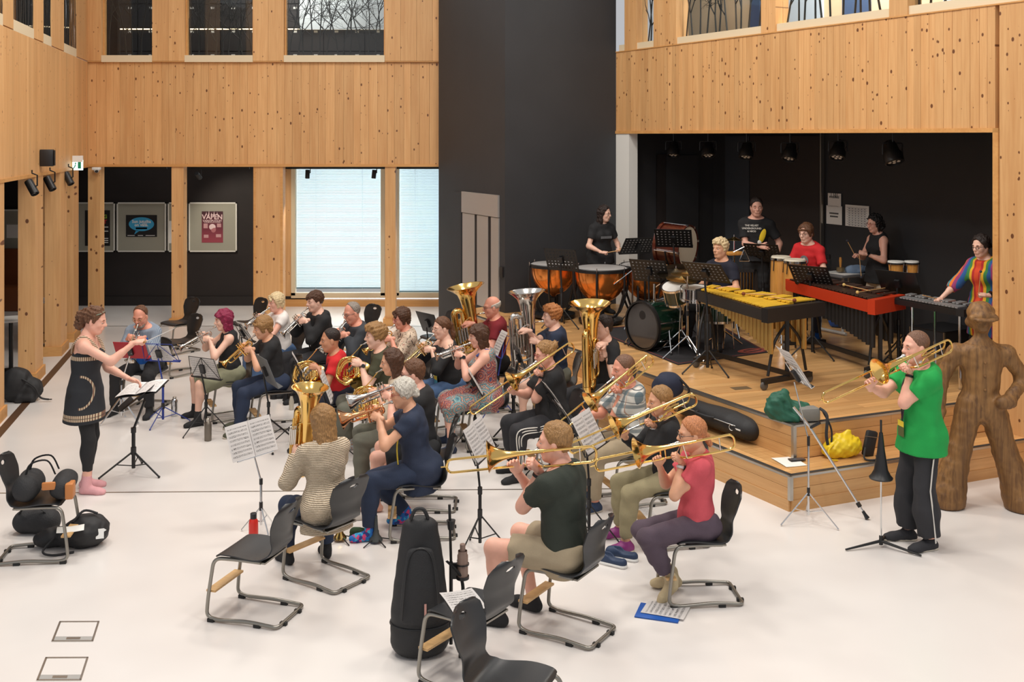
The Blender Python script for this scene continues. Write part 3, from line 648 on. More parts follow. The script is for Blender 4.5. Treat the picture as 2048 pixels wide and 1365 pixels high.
def edge_run(P, d, ln, z0, z1, wm, parent, out, nrow):
    "riser boards, metal corner, anti-slip strip on top; out = outward normal"
    d = Vector(d).normalized(); hz = (z1-z0)/nrow
    for r_ in range(nrow):
        s0 = -random.uniform(0, .8)
        while s0 < ln:
            e0, e1 = max(0, s0), min(ln, s0+1.7); s0 += 1.7
            if e1-e0 < .02: continue
            c = P+d*(e0+e1)/2+out*(.006+random.uniform(0, .002)); c = Vector((c.x, c.y, z0+hz*(r_+.5)))
            ubox('riser_board', wm, c, (e1-e0-.003, .016, hz-.003), d, parent)
    c = P+d*ln/2-out*.02; ubox('antislip_strip', mat('antislip', srgb(56, 52, 48), .8, bump=.6, bscale=150), (c.x, c.y, z1+.002), (ln, .045, .006), d, parent)
    c = P+d*ln/2+out*.008; ubox('edge_trim', M_metal, (c.x, c.y, z1-.006), (ln, .02, .02), d, parent)
oL = -NR; oF = Vector((Rf.y, -Rf.x, 0))
A_ = Vector((2.61, 9.95, 0)); edge_run(A_, UR, 7.4, ZL, ZS, W_riser, stg, oL, 3); edge_run(A_, Rf, 2.53, ZL, ZS, W_riser2, stg, oF, 3)
B_ = Vector((2.446, 9.44, 0)); edge_run(B_, UR, 7.75, .1, ZL, W_riser, stl, oL, 2); edge_run(B_, Rf, 3.1, .1, ZL, W_riser2, stl, oF, 2)
for (dd, out, ln, m_) in ((UR, oL, 7.75, W_riser), (Rf, oF, 3.1, W_riser2)):
    c = B_+dd*ln/2+out*.012; ubox('skirting', m_, (c.x, c.y, .05), (ln, .02, .1), dd, stl)
for (P_, za, zb, par) in ((A_, ZL, ZS, stg), (B_, .1, ZL, stl)):
    c = P_+(oL+oF)*.006; ubox('corner_trim', M_metal, (c.x, c.y, (za+zb)/2), (.035, .035, zb-za), Rf, par)
for k, (s0, s1) in enumerate(((0, 2.0), (2.0, 4.1), (4.1, 7.7))):      # step tread boards
    pass
c = 0
while c < .37:
    for (P_, dd, inn, ln) in ((B_, UR, NR, 7.7), (B_, Rf, -oF, 3.0)):
        s0 = 0
        while s0 < ln:
            e = min(ln, s0+1.9); q = P_+dd*(s0+e)/2+inn*(c+.062); q.z = ZL-.006
            off = c*.9 if s0 == 0 else 0
            q2 = P_+dd*((s0+off)+e)/2+inn*(c+.062); ubox('tread_board', W_deck, (q2.x, q2.y, ZL-.006), (e-s0-off-.003, .122, .012), dd, stl); s0 = e
    c += .125
fb = MB().box((0, 0, 0), (.5, .28, .004)); bo = fb.build('floor_hatch', wood('hatch', srgb(214, 168, 112), srgb(180, 126, 74), Pf, Rf, 0, .9, .3), stg, False, frame(G(1465, 779, ZS)+V(0, 0, .002), (1, .3, 0)))
MB().box((.1, 0, .003), (.2, .12, .003)).build('hatch_frame', mat('hatch_frame', srgb(110, 90, 64), .5), bo, False)
# papers on the stage back wall
def wall_paper(px0, px1, y0, y1, label, lines):
    t0, t1 = tpx2(px1, 1.93), tpx2(px0, 1.93); c = (S(t0, 1.93)+S(t1, 1.93))/2; Yc = c.y
    z0, z1 = bz(y1, Yc), bz(y0, Yc); w_ = (S(t1)-S(t0)).length; h_ = z1-z0; c.z = (z0+z1)/2
    t = thing('paper_notice', label, 'paper', frame(c, -UR)); MB().box((0, 0, 0), (w_, .006, h_)).build('sheet', M_paper, t, False)
    lines(t, w_, h_); return t
ink = mat('ink', srgb(50, 50, 52), .8); ink_g = mat('ink_grey', srgb(150, 150, 152), .8)
def L1(t, w, h): text(t, '1.101', .07, ink, T(0, -.005, h*.36) @ XZ, bold=.001); text(t, 'musiikki', .06, ink, T(0, -.005, h*.24) @ XZ, bold=.001)
def L2(t, w, h):
    for (z, n) in ((.025, 9), (-.02, 8)):
        for k in range(n): MB().box(((k-n/2+.5)*.02, -.005, z), (.015, .002, .022)).build('print', ink, t, False)
def L3(t, w, h):
    for i in range(8):
        MB().box((0, -.005, h*(.38-.11*i)), (w*.86, .002, .004)).build('table_line', ink_g, t, False)
        for j in range(6): MB().box((w*(-.32+.13*j), -.005, h*(.33-.11*i)), (w*.08, .002, h*.04)).build('text_block', ink_g, t, False)
wall_paper(1656, 1682, 387, 414, 'cream paper notice with a room number taped on the stage back wall', L1)
wall_paper(1653, 1684, 412, 449, 'white paper notice with two lines of text under the cream one', L2)
wall_paper(1691, 1738, 411, 454, 'white printed timetable sheet beside the taped notices', L3)
# ================= SDF MESHER =================
def _smin(a, b, k):
    h = np.maximum(k-np.abs(a-b), 0)/k; return np.minimum(a, b)-h*h*k*.25
class Pr:
    __slots__ = ('k', 'a', 'b', 'ra', 'rb', 'R', 'cuts', 'sub', 'kk', 'lat', 'fl')
def cap(a, b, ra, rb=None, k=.03, cuts=(), sub=False, fl=None):
    p = Pr(); p.k = 'c'; p.a = np.array(a, float); p.b = np.array(b, float); p.ra = ra; p.rb = ra if rb is None else rb; p.kk = k; p.cuts = cuts; p.sub = sub; p.fl = fl; return p
def ell(c, r, R=None, k=.03, cuts=(), sub=False):
    p = Pr(); p.k = 'e'; p.a = np.array(c, float); p.ra = np.array(r if isinstance(r, (tuple, list)) else (r, r, r), float); p.R = None if R is None else np.array(R, float); p.kk = k; p.cuts = cuts; p.sub = sub; return p
def loft(pts, rx, ry, lat, k=.03, cuts=(), sub=False):
    p = Pr(); p.k = 'l'; p.a = np.array([list(q) for q in pts], float); p.ra = np.array(rx, float); p.rb = np.array(ry, float); p.lat = np.array(lat, float); p.kk = k; p.cuts = cuts; p.sub = sub; return p
def pbounds(p):
    if p.k == 'c': r = max(p.ra, p.rb); return np.minimum(p.a, p.b)-r, np.maximum(p.a, p.b)+r
    if p.k == 'e':
        r = p.ra.max() if p.R is not None else p.ra; return p.a-r, p.a+r
    r = max(p.ra.max(), p.rb.max()); return p.a.min(0)-r, p.a.max(0)+r
def pdist(p, X, Y, Z):
    if p.k == 'c':
        d = p.b-p.a; L2 = max(float(d@d), 1e-9)
        t = np.clip(((X-p.a[0])*d[0]+(Y-p.a[1])*d[1]+(Z-p.a[2])*d[2])/L2, 0, 1)
        x, y, z = X-p.a[0]-t*d[0], Y-p.a[1]-t*d[1], Z-p.a[2]-t*d[2]
        if p.fl is not None:                     # flattened along vector fl[0:3] by factor fl[3]
            n = np.array(p.fl[:3]); n = n/np.linalg.norm(n); q = x*n[0]+y*n[1]+z*n[2]; s = p.fl[3]-1
            x, y, z = x+q*n[0]*s, y+q*n[1]*s, z+q*n[2]*s
        o = np.sqrt(x*x+y*y+z*z)-(p.ra+(p.rb-p.ra)*t)
    elif p.k == 'e':
        x, y, z = X-p.a[0], Y-p.a[1], Z-p.a[2]
        if p.R is not None:
            R = p.R; x, y, z = R[0, 0]*x+R[1, 0]*y+R[2, 0]*z, R[0, 1]*x+R[1, 1]*y+R[2, 1]*z, R[0, 2]*x+R[1, 2]*y+R[2, 2]*z
        r = p.ra; k0 = np.sqrt((x/r[0])**2+(y/r[1])**2+(z/r[2])**2); k1 = np.sqrt((x/r[0]**2)**2+(y/r[1]**2)**2+(z/r[2]**2)**2)+1e-9
        o = np.where(k0 < .05, -r.min(), k0*(k0-1)/k1)
    else:
        best = None
        for i in range(len(p.a)-1):
            a, b = p.a[i], p.a[i+1]; d = b-a; L2 = float(d@d)
            t = np.clip(((X-a[0])*d[0]+(Y-a[1])*d[1]+(Z-a[2])*d[2])/L2, 0, 1)
            x, y, z = X-a[0]-t*d[0], Y-a[1]-t*d[1], Z-a[2]-t*d[2]
            u = x*p.lat[0]+y*p.lat[1]+z*p.lat[2]; v2 = np.maximum(x*x+y*y+z*z-u*u, 0)
            rx = p.ra[i]+(p.ra[i+1]-p.ra[i])*t; ry = p.rb[i]+(p.rb[i+1]-p.rb[i])*t
            k0 = np.sqrt((u/rx)**2+v2/ry**2); k1 = np.sqrt((u/rx**2)**2+v2/ry**4)+1e-9
            o = np.where(k0 < .05, -np.minimum(rx, ry), k0*(k0-1)/k1)
            best = o if best is None else np.minimum(best, o)
        o = best
    for (c, n) in p.cuts:
        o = np.maximum(o, (X-c[0])*n[0]+(Y-c[1])*n[1]+(Z-c[2])*n[2])
    return o
_ED = [((0, 0, 0), (1, 0, 0)), ((0, 1, 0), (1, 1, 0)), ((0, 0, 1), (1, 0, 1)), ((0, 1, 1), (1, 1, 1)), ((0, 0, 0), (0, 1, 0)), ((1, 0, 0), (1, 1, 0)), ((0, 0, 1), (0, 1, 1)), ((1, 0, 1), (1, 1, 1)), ((0, 0, 0), (0, 0, 1)), ((1, 0, 0), (1, 0, 1)), ((0, 1, 0), (0, 1, 1)), ((1, 1, 0), (1, 1, 1))]
def surfnets(D, org, vox):
    S_ = D < 0; nx, ny, nz = D.shape
    cnt = np.zeros((nx-1, ny-1, nz-1), np.int8)
    for i in (0, 1):
        for j in (0, 1):
            for k in (0, 1): cnt += S_[i:nx-1+i, j:ny-1+j, k:nz-1+k]
    act = (cnt > 0) & (cnt < 8); cells = np.argwhere(act); n = len(cells)
    if n == 0: return np.zeros((0, 3)), np.zeros((0, 4), int)
    idx = np.full(cnt.shape, -1, np.int64); idx[act] = np.arange(n)
    acc = np.zeros((n, 3)); num = np.zeros(n)
    for a, b in _ED:
        a = np.array(a); b = np.array(b)
        da = D[cells[:, 0]+a[0], cells[:, 1]+a[1], cells[:, 2]+a[2]]; db = D[cells[:, 0]+b[0], cells[:, 1]+b[1], cells[:, 2]+b[2]]
        m = (da < 0) != (db < 0); t = da[m]/(da[m]-db[m]); acc[m] += a+(b-a)*t[:, None]; num[m] += 1
    Vv = org+vox*(cells+acc/num[:, None])
    fs = []
    for ax in range(3):
        o1, o2 = (ax+1) % 3, (ax+2) % 3
        sl0 = [slice(None)]*3; sl1 = [slice(None)]*3; sl0[ax] = slice(0, -1); sl1[ax] = slice(1, None)
        A, B = S_[tuple(sl0)], S_[tuple(sl1)]; e = np.argwhere(A != B)
        ok = (e[:, o1] > 0) & (e[:, o2] > 0) & (e[:, o1] < D.shape[o1]-1) & (e[:, o2] < D.shape[o2]-1); e = e[ok]
        if len(e) == 0: continue
        u = np.zeros(3, int); u[o1] = 1; v = np.zeros(3, int); v[o2] = 1
        g = lambda q: idx[q[:, 0], q[:, 1], q[:, 2]]
        quad = np.stack([g(e-u-v), g(e-v), g(e), g(e-u)], 1)
        fl = ~A[e[:, 0], e[:, 1], e[:, 2]]
        quad[fl] = quad[fl][:, ::-1]; fs.append(quad)
    return Vv, np.concatenate(fs)
def wob(X, Y, Z, amp, sc, seed=0):
    r = np.random.RandomState(seed); o = 0
    for i in range(5):
        d = r.normal(size=3); d *= sc*(.7+.35*i)/np.linalg.norm(d); d2 = r.normal(size=3)*sc*.5
        o = o+np.sin(X*d[0]+Y*d[1]+Z*d[2]+r.uniform(0, 6)+1.3*np.sin(X*d2[0]+Y*d2[1]+Z*d2[2]))
    return o*amp/3
def sdf(prims, vox, cuts=(), fold=None, pad=.03, shell=None):
    lo = np.min([pbounds(p)[0] for p in prims if not p.sub], 0)-pad; hi = np.max([pbounds(p)[1] for p in prims if not p.sub], 0)+pad
    n = np.ceil((hi-lo)/vox).astype(int)+1; D = np.full(n, 1., np.float64); ax = [lo[i]+vox*np.arange(n[i]) for i in range(3)]
    for p in prims:
        a, b = pbounds(p); m = max(p.kk, .01)+2*vox
        i0 = np.maximum(np.floor((a-m-lo)/vox).astype(int), 0); i1 = np.minimum(np.ceil((b+m-lo)/vox).astype(int)+1, n)
        if np.any(i1 <= i0): continue
        sl = tuple(slice(i0[i], i1[i]) for i in range(3))
        X, Y, Z = ax[0][sl[0]][:, None, None], ax[1][sl[1]][None, :, None], ax[2][sl[2]][None, None, :]
        d = pdist(p, X, Y, Z)
        D[sl] = -_smin(-D[sl], d, p.kk) if p.sub else _smin(D[sl], d, p.kk)
    X, Y, Z = ax[0][:, None, None], ax[1][None, :, None], ax[2][None, None, :]
    if fold: D = D+wob(X, Y, Z, *fold)
    for (c, nn) in cuts: D = np.maximum(D, (X-c[0])*nn[0]+(Y-c[1])*nn[1]+(Z-c[2])*nn[2])
    D[0], D[-1], D[:, 0], D[:, -1], D[:, :, 0], D[:, :, -1] = 1, 1, 1, 1, 1, 1
    return surfnets(D, lo, vox)
class Geo:
    "numpy mesh with material slots"
    def __init__(s): s.vs = []; s.fs = []; s.ms = []; s.n = 0
    def add(s, v, f, mi=0, M=None):
        v = np.asarray(v, float)
        if M is not None:
            A = np.array(M); v = v@A[:3, :3].T+A[:3, 3]
            if np.linalg.det(A[:3, :3]) < 0: f = f[:, ::-1]
        s.vs.append(v); s.fs.append(f+s.n); s.ms.append(np.full(len(f), mi)); s.n += len(v)
    def build(s, name, mats, parent=None, sharp=0):
        return link(name, new_mesh(name, np.concatenate(s.vs), np.concatenate(s.fs), mats, np.concatenate(s.ms), True, sharp), parent)
def sdf_obj(name, prims, vox, m, parent=None, cuts=(), fold=None, pad=.03, M=None):
    v, f = sdf(prims, vox, cuts, fold, pad); return link(name, new_mesh(name, v, f, m, None, True, 0), parent, M)
# ================= HEAD / HAND TEMPLATES =================
def head_tpl(fem):
    P = [ell((-.012, 0, .035), (.098, .076, .092)), ell((.03, 0, -.035), (.062, .060 if not fem else .056, .088), k=.04)]
    P += [cap((.066, -.008, -.103), (.066, .008, -.103), .021, k=.03)]
    for s in (-1, 1):
        P += [cap((.0, .052*s, -.055), (.055, .02*s, -.1), .02, k=.03), ell((.056, .036*s, -.03), .027, k=.03), cap((.082, .012*s, .024), (.072, .045*s, .022), .013 if not fem else .010, k=.02)]
        P += [ell((.098, .033*s, .0), (.014, .018, .012), sub=True, k=.016)]
        P += [ell((-.008, .078*s, -.012), (.019, .010, .031), k=.008), cap((.103, .011*s, -.028), (.1, .012*s, -.027), .008, k=.01)]
    P += [cap((.09, 0, .016), (.114, 0, -.024), .008, .0125, k=.016), cap((.090, -.018, -.066), (.090, .018, -.066), .011, k=.018), cap((.088, -.014, -.052), (.088, .014, -.052), .009, k=.02)]
    P += [cap((-.015, 0, -.06), (-.03, 0, -.13), .055, .053, k=.05)]
    return sdf(P, .0055)
HEADS = {}
EYE = {}
def ball_np(c, r, seg=10):
    mb = MB().ball(c, r, seg); f = np.array([list(q)+[q[-1]]*(4-len(q)) for q in mb.f]); return np.array(mb.v), f
def quads(mb):
    return np.array(mb.v), [list(q) for q in mb.f]
def head_geo(geo, M, fem, closed=True):
    if fem not in HEADS: HEADS[fem] = head_tpl(fem)
    v, f = HEADS[fem]; geo.add(v, f, 0, M)
    for s in (-1, 1):
        v, f = ball_np((.0795, .033*s, .0), (.012, .014, .0095)); geo.add(v, f, 1, M)
        v, f = ball_np((.0895, .034*s, -.002), (.004, .0055, .0055), 8); geo.add(v, f, 2, M)
        v, f = ball_np((.079, .0335*s, .0052), (.0145, .0165, .0062), 10); geo.add(v, f, 0, M)      # lid
        v, f = ball_np((.092, .032*s, .0265), (.006, .021, .0045), 8); geo.add(v, f, 4, M)        # brow
    v, f = ball_np((.096, 0, -.059), (.008, .021, .0065), 10); geo.add(v, f, 3, M)
def hand_tpl(kind):
    "right hand: wrist at origin, fingers +X, thumb towards +Y, back of the hand +Z, palm -Z"
    P = [cap((.0, -.004, 0), (.03, 0, 0), .024, .027, k=.02, fl=(0, 0, 1, 1.35)), cap((.03, -.022, 0), (.085, -.03, .0), .019, .013, k=.02), cap((.03, .015, 0), (.09, .028, .0), .02, .0135, k=.02), cap((.035, 0, 0), (.09, 0, .002), .02, .0145, k=.02)]
    curl = dict(grip=(55, 75, 45), valve=(28, 50, 35), loose=(18, 28, 20), flat=(4, 6, 5), fist=(80, 90, 60))[kind]
    for i, (y, ln) in enumerate(((.029, .072), (.0095, .08), (-.0105, .075), (-.029, .06))):
        p = np.array((.088-.004*abs(i-1), y, 0.)); a = 0.; seg = (ln*.44, ln*.32, ln*.26); r = .0092-.0006*(i == 3)
        sp = (1.5-i)*.045*(1 if kind in ('flat', 'loose') else .4)
        for j in range(3):
            a += math.radians(curl[j]*(1+.08*i)); q = p+seg[j]*np.array((math.cos(a)*math.cos(sp), math.sin(sp), -math.sin(a)))
            P.append(cap(p, q, r*(1-.08*j), r*(1-.08*(j+1)), k=.004)); p = q
    th = dict(grip=((.02, .025, -.008), (.052, .047, -.028), (.083, .040, -.043)), valve=((.02, .026, -.006), (.055, .05, -.018), (.085, .052, -.024)), loose=((.02, .026, -.006), (.055, .055, -.016), (.08, .066, -.02)), flat=((.02, .026, -.003), (.055, .06, -.004), (.078, .078, -.006)), fist=((.02, .026, -.01), (.055, .042, -.035), (.07, .018, -.048)))[kind]
    P += [cap(th[0], th[1], .0165, .0115, k=.015), cap(th[1], th[2], .0112, .0088, k=.005), cap((-.03, 0, 0), (.005, 0, 0), .0255, .0245, k=.015, fl=(0, 0, 1, 1.2))]
    return sdf(P, .0048, pad=.02)
HANDS = {}
def hand_geo(geo, kind, left, wrist, d, palm, s=1.):
    "d = finger direction, palm = palm normal"
    if kind not in HANDS: HANDS[kind] = hand_tpl(kind)
    x = Vector(d).normalized(); z = -Vector(palm); z = (z-x*z.dot(x)).normalized(); y = z.cross(x)
    if left: y = -y
    M = Matrix((x*s, y*s, z*s)).transposed().to_4x4(); M.translation = Vector(wrist)
    v, f = HANDS[kind]; geo.add(v, f, 0, M)
# hair: head coordinates
def hair_tpl(style):
    st = style; big = .0
    c = (-.016, 0, .040); r = (.104, .084, .096); fr = ((.062, 0, .075), (.87, 0, -.49)); cuts = []; P = []; vox = .0075; fold = (.003, 150, 3)
    side = lambda x0, z0, x1, z1, r0, r1, y=.068: [cap((x0, y*s, z0), (x1, y*s, z1), r0, r1, k=.04) for s in (-1, 1)]
    base = lambda t=0., cut=fr, zmin=-.055: ell(c, (r[0]+t, r[1]+t, r[2]+t), k=.02, cuts=[cut, ((0, 0, zmin), (.35, 0, -.94))])
    if st == 'short': P = [base(.004), cap((-.07, -.03, -.03), (-.07, .03, -.03), .03, .03, k=.03)]; fold = (.004, 120, 3)
    elif st == 'buzz': P = [base(-.004, ((.055, 0, .08), (.9, 0, -.43)), -.05)]; fold = None
    elif st == 'receding': P = [base(.001, ((.02, 0, .09), (.95, 0, -.3)))]
    elif st == 'fringe':       # bald on top
        P = [ell(c, (r[0]-.001, r[1]+.002, r[2]-.004), cuts=[((0, 0, .035), (.25, 0, 1)), ((.025, 0, 0), (1, 0, 0)), ((0, 0, -.05), (.2, 0, -.95))])]; fold = None
    elif st == 'mop': P = [base(.012), ell((.045, 0, .105), (.06, .07, .035), k=.03), cap((.082, -.045, .075), (.085, .045, .085), .02, k=.03)]+side(.01, .07, -.02, .0, .032, .026, .064); fold = (.009, 95, 5)
    elif st == 'bowl': P = [base(.010), cap((.088, -.045, .058), (.09, .045, .06), .016, k=.03)]+side(.03, .05, .02, -.03, .03, .02, .066)+[cap((-.07, -.04, -.04), (-.07, .04, -.04), .034, k=.03)]; fold = (.004, 120, 4)
    elif st == 'swept': P = [base(.008), cap((.085, .045, .075), (.088, -.03, .055), .018, .024, k=.03), cap((.05, -.05, .07), (.03, -.074, .0), .026, .016, k=.03)]; fold = (.006, 110, 6)
    elif st == 'bob': P = [base(.010)]+side(.01, .05, .0, -.12, .038, .026, .068)+[cap((-.06, -.045, .0), (-.065, -.045, -.15), .045, .03, k=.05), cap((-.06, .045, .0), (-.065, .045, -.15), .045, .03, k=.05), cap((.082, -.05, .07), (.085, .05, .07), .014, k=.03)]; fold = (.009, 80, 7)
    elif st == 'pixie': P = [base(.014), cap((.07, -.05, .08), (.088, .035, .05), .022, .018, k=.03)]+side(.02, .05, .005, -.05, .03, .022, .066)+[cap((-.075, -.03, -.04), (-.07, .03, -.05), .038, k=.04)]; fold = (.006, 100, 8)
    elif st == 'shoulder': P = [base(.009)]+side(-.0, .05, -.015, -.17, .036, .03, .062)+[cap((-.065, -.04, .0), (-.07, -.04, -.18), .046, .034, k=.05), cap((-.065, .04, .0), (-.07, .04, -.18), .046, .034, k=.05)]; fold = (.006, 90, 9)
    elif st == 'long': P = [base(.010), loft([(-.05, 0, .05), (-.075, 0, -.05), (-.095, 0, -.18), (-.10, 0, -.31)], (.085, .09, .09, .07), (.06, .05, .04, .02), (0, 1, 0), k=.04)]+side(.0, .05, -.03, -.12, .036, .034, .062); fold = (.004, 130, 10)
    elif st == 'ponytail': P = [base(.002), ell((-.115, 0, .02), .028, k=.02), cap((-.125, 0, .01), (-.14, .01, -.1), .03, .03, k=.03), cap((-.14, .01, -.1), (-.125, .02, -.2), .03, .012, k=.02)]; fold = (.004, 110, 11)
    elif st == 'lowpony': P = [base(.003), ell((-.105, 0, -.035), .03, k=.03), cap((-.11, 0, -.04), (-.135, .0, -.10), .026, .02, k=.02)]; fold = (.004, 110, 11)
    elif st == 'bun': P = [base(.006), ell((-.11, .0, .06), (.045, .05, .045), k=.02)]+[cap((-.12, .02*i, .08), (-.15-.012*i, .035*i, .10), .014, .006, k=.02) for i in (-1, 0, 1)]; fold = (.007, 120, 12)
    elif st == 'lowbun': P = [base(.008), ell((-.11, .0, -.02), (.04, .05, .04), k=.02)]+[cap((-.12, .025*i, -.02), (-.14, .04*i, -.05), .012, .005, k=.02) for i in (-1, 1)]+side(.01, .05, -.02, -.02, .03, .022, .064); fold = (.006, 110, 13)
    elif st == 'curlytail': P = [base(.004), ell((-.12, 0, .01), (.06, .06, .07), k=.03), ell((-.13, .0, -.07), (.045, .05, .06), k=.03), cap((.045, .062, .04), (.05, .066, -.04), .01, .006, k=.01)]; fold = (.012, 85, 14)
    elif st == 'curly': P = [base(.014)]+side(-.02, .04, -.03, -.09, .045, .04, .062)+[ell((-.085, 0, -.04), (.06, .075, .085), k=.04)]; fold = (.013, 90, 15)
    cuts = []
    return sdf(P, vox, fold=fold)
HAIRS = {}
SKIN = {}
def skin_mat(tone):
    c = {'fair': srgb(236, 190, 168), 'pink': srgb(234, 178, 156), 'tan': srgb(222, 168, 136), 'olive': srgb(196, 140, 108), 'red': srgb(226, 158, 134)}[tone]
    m = mat('skin_'+tone, c, .5, var=.05, vscale=14); b = m.node_tree.nodes['Principled BSDF']; b.inputs['Subsurface Weight'].default_value = .12; b.inputs['Subsurface Radius'].default_value = (.01, .004, .002); return m
M_eye = mat('eye_white', srgb(225, 220, 214), .3); M_iris = mat('eye_iris', srgb(52, 42, 36), .25); M_lip = mat('lips', srgb(186, 100, 92), .5)
def hair_mat(name, c):
    return mat('hair_'+name, c, .42, bump=1., bscale=30, var=.4, vscale=40, stretch=(5, 5, 1.))
HC = dict(brown=srgb(82, 52, 34), dark=srgb(42, 30, 26), blond=srgb(206, 164, 104), lblond=srgb(228, 204, 160), dblond=srgb(158, 118, 72), ginger=srgb(184, 118, 66), magenta=srgb(142, 34, 72), grey=srgb(150, 140, 130), silver=srgb(206, 200, 188), copper=srgb(196, 128, 84), black=srgb(26, 22, 22), chest=srgb(104, 68, 44), stub=srgb(120, 86, 66))
def ik(S_, W, l1, l2, pole):
    S_, W = Vector(S_), Vector(W); d = W-S_; L_ = d.length
    if L_ > (l1+l2)*.995: 
        k = L_/((l1+l2)*.995); l1 *= k; l2 *= k
    x = (l1*l1-l2*l2+L_*L_)/(2*L_); h = math.sqrt(max(l1*l1-x*x, 0)); u = d.normalized(); p = Vector(pole); p = p-u*p.dot(u)
    p = p.normalized() if p.length > 1e-6 else u.orthogonal().normalized()
    return S_+u*x+p*h
# ================= INSTRUMENTS =================
BR = dict(gold=mat('lacquered_brass', srgb(238, 196, 116), .15, 1.), silver=mat('silver_plate', srgb(214, 208, 200), .15, 1.), rose=mat('rose_brass', srgb(226, 164, 116), .16, 1.), pale=mat('pale_brass', srgb(232, 200, 140), .14, 1.))
M_nick = mat('nickel', srgb(220, 216, 208), .16, 1.)
def bell_prof(x0, x1, r0, r1, p=6., n=14, lip=True):
    o = []
    for i in range(n+1):
        t = i/n; o.append((r0+(r1-r0)*(.12*t+.88*t**p), x0+(x1-x0)*t))
    if lip: o += [(r1+.002, x1+.001), (r1-.004, x1+.0015)]+[(r0+(r1-r0)*(.12*t+.88*t**p)-.003, x0+(x1-x0)*t+.003) for t in (.97, .93, .88, .8, .7)]
    return o
XA = Matrix.Rotation(math.pi/2, 4, 'Y')       # lathe Z -> X
def mouthpiece(r=.0135, ln=.085):
    return MB().lathe([(r*.75, .004), (r, .0), (r, .012), (r*.7, .025), (r*.42, .04), (r*.36, ln)], 12, XA)
def Utube(mb, pts, r, rc, seg=8, **k): mb.tube(rounded(pts, rc, 6), r, seg, **k); return mb
def trumpet(t, m, L=.47, br=.061, tr=.0062, p=7., s=1., x0=.0, flat=1.):
    mouthpiece(.0135 if s < 1.2 else .016).build('mouthpiece', M_nick, t)
    lp = MB(); Utube(lp, [(.06, -.014, 0), (.40*L/.47, -.014, 0), (.40*L/.47, -.014, -.06), (.235, -.014, -.06)], tr, .03); lp.build('leadpipe', m, t)
    bl = MB(); Utube(bl, [(.17, .02, -.06), (.085, .028, -.06), (.085, .032, .0), (.27, .032, 0)], tr*1.1, .03)
    bl.lathe(bell_prof(.24, L, tr*1.1, br, p), 28, T(0, .032, 0) @ XA); bl.build('bell', m, t)
    for i in range(3):
        x = .175+.025*i; v = MB().tube([(x, .006, -.1), (x, .006, .035)], .0095, 12); v.lathe([(.0105, 0), (.0105, .008)], 12, T(x, .006, -.105), caps=True); v.tube([(x, .006, .035), (x, .006, .055)], .003, 6); v.lathe([(.008, .055), (.0085, .058), (.008, .06)], 12, T(x, .006, 0), caps=True); v.build('valve', m, t)
    for pp in ([(.235, -.02, -.03), (.33, -.02, -.03), (.33, -.02, -.055), (.235, -.02, -.055)], [(.165, .0, -.035), (.10, -.005, -.035), (.10, -.005, -.06), (.165, 0, -.06)]): Utube(MB(), pp, tr*.9, .012).build('valve_slide', m, t)
    MB().tube(arc((.3, -.02, -.015), .013, 0, 360, 14, (1, 0, 0), (0, 0, 1)), .002, 5).build('finger_ring', m, t)
    for x in (.12, .33*L/.47): MB().tube([(x, -.014, 0), (x, .032, 0)], .003, 6).build('brace', m, t)
def horn(t, m):
    mouthpiece(.011, .07).build('mouthpiece', M_nick, t)
    c = Vector((.25, 0, -.2)); X, Z = Vector((1, 0, 0)), Vector((0, .12, 1)).normalized()
    lp = MB(); lp.tube(smooth_path([(.05, 0, 0), (.14, .02, -.04), (.24, .03, -.075), (.345, .03, -.12), (.375, .03, -.2)]), .005, 8); lp.build('leadpipe', m, t)
    co = MB()
    for i, (r, y, tr) in enumerate(((.135, -.03, .010), (.118, 0.0, .008), (.105, .025, .007), (.09, .0, .006))): co.tube(arc(c+Vector((0, y, 0)), r, 10*i, 10*i+330, 30, X, Z), tr, 8)
    co.build('coil', m, t)
    sl = MB()
    for i in range(5): Utube(sl, [(.17+.03*i, .025+.008*(i % 2), -.16), (.20+.03*i, .03, -.245), (.222+.03*i, .03, -.24), (.192+.03*i, .03, -.155)], .0055, .012, 6)
    sl.build('valve_slide', m, t)
    for i in range(4): MB().lathe([(.016, -.014), (.018, -.01), (.018, .012), (.014, .016)], 12, T(.17+.033*i, .04, -.15-.012*i) @ Matrix.Rotation(1.45, 4, 'X'), caps=True).build('rotor', M_nick, t)
    ax = Vector((-.38, -.9, -.18)).normalized(); bc = Vector((.19, -.12, -.32)); Mq = ax.to_track_quat('Z', 'Y').to_matrix().to_4x4(); Mq.translation = bc-ax*.26
    b = MB().lathe(bell_prof(.02, .26, .022, .155, 3.2, 16), 32, Mq); st = bc-ax*.24
    b.tube(smooth_path([c+X*.135*math.cos(2.2)+Z*.135*math.sin(2.2)+Vector((0, -.03, 0)), c+X*.15*math.cos(1.2)+Z*.15*math.sin(1.2)+Vector((0, -.03, 0)), c+X*.16+Vector((0, -.02, 0)), st+Vector((.07, .03, .0)), st]), [.01]*6+[.012]*6+[.016]*6+[.02]*6+[.022], 10)
    b.build('bell', m, t)
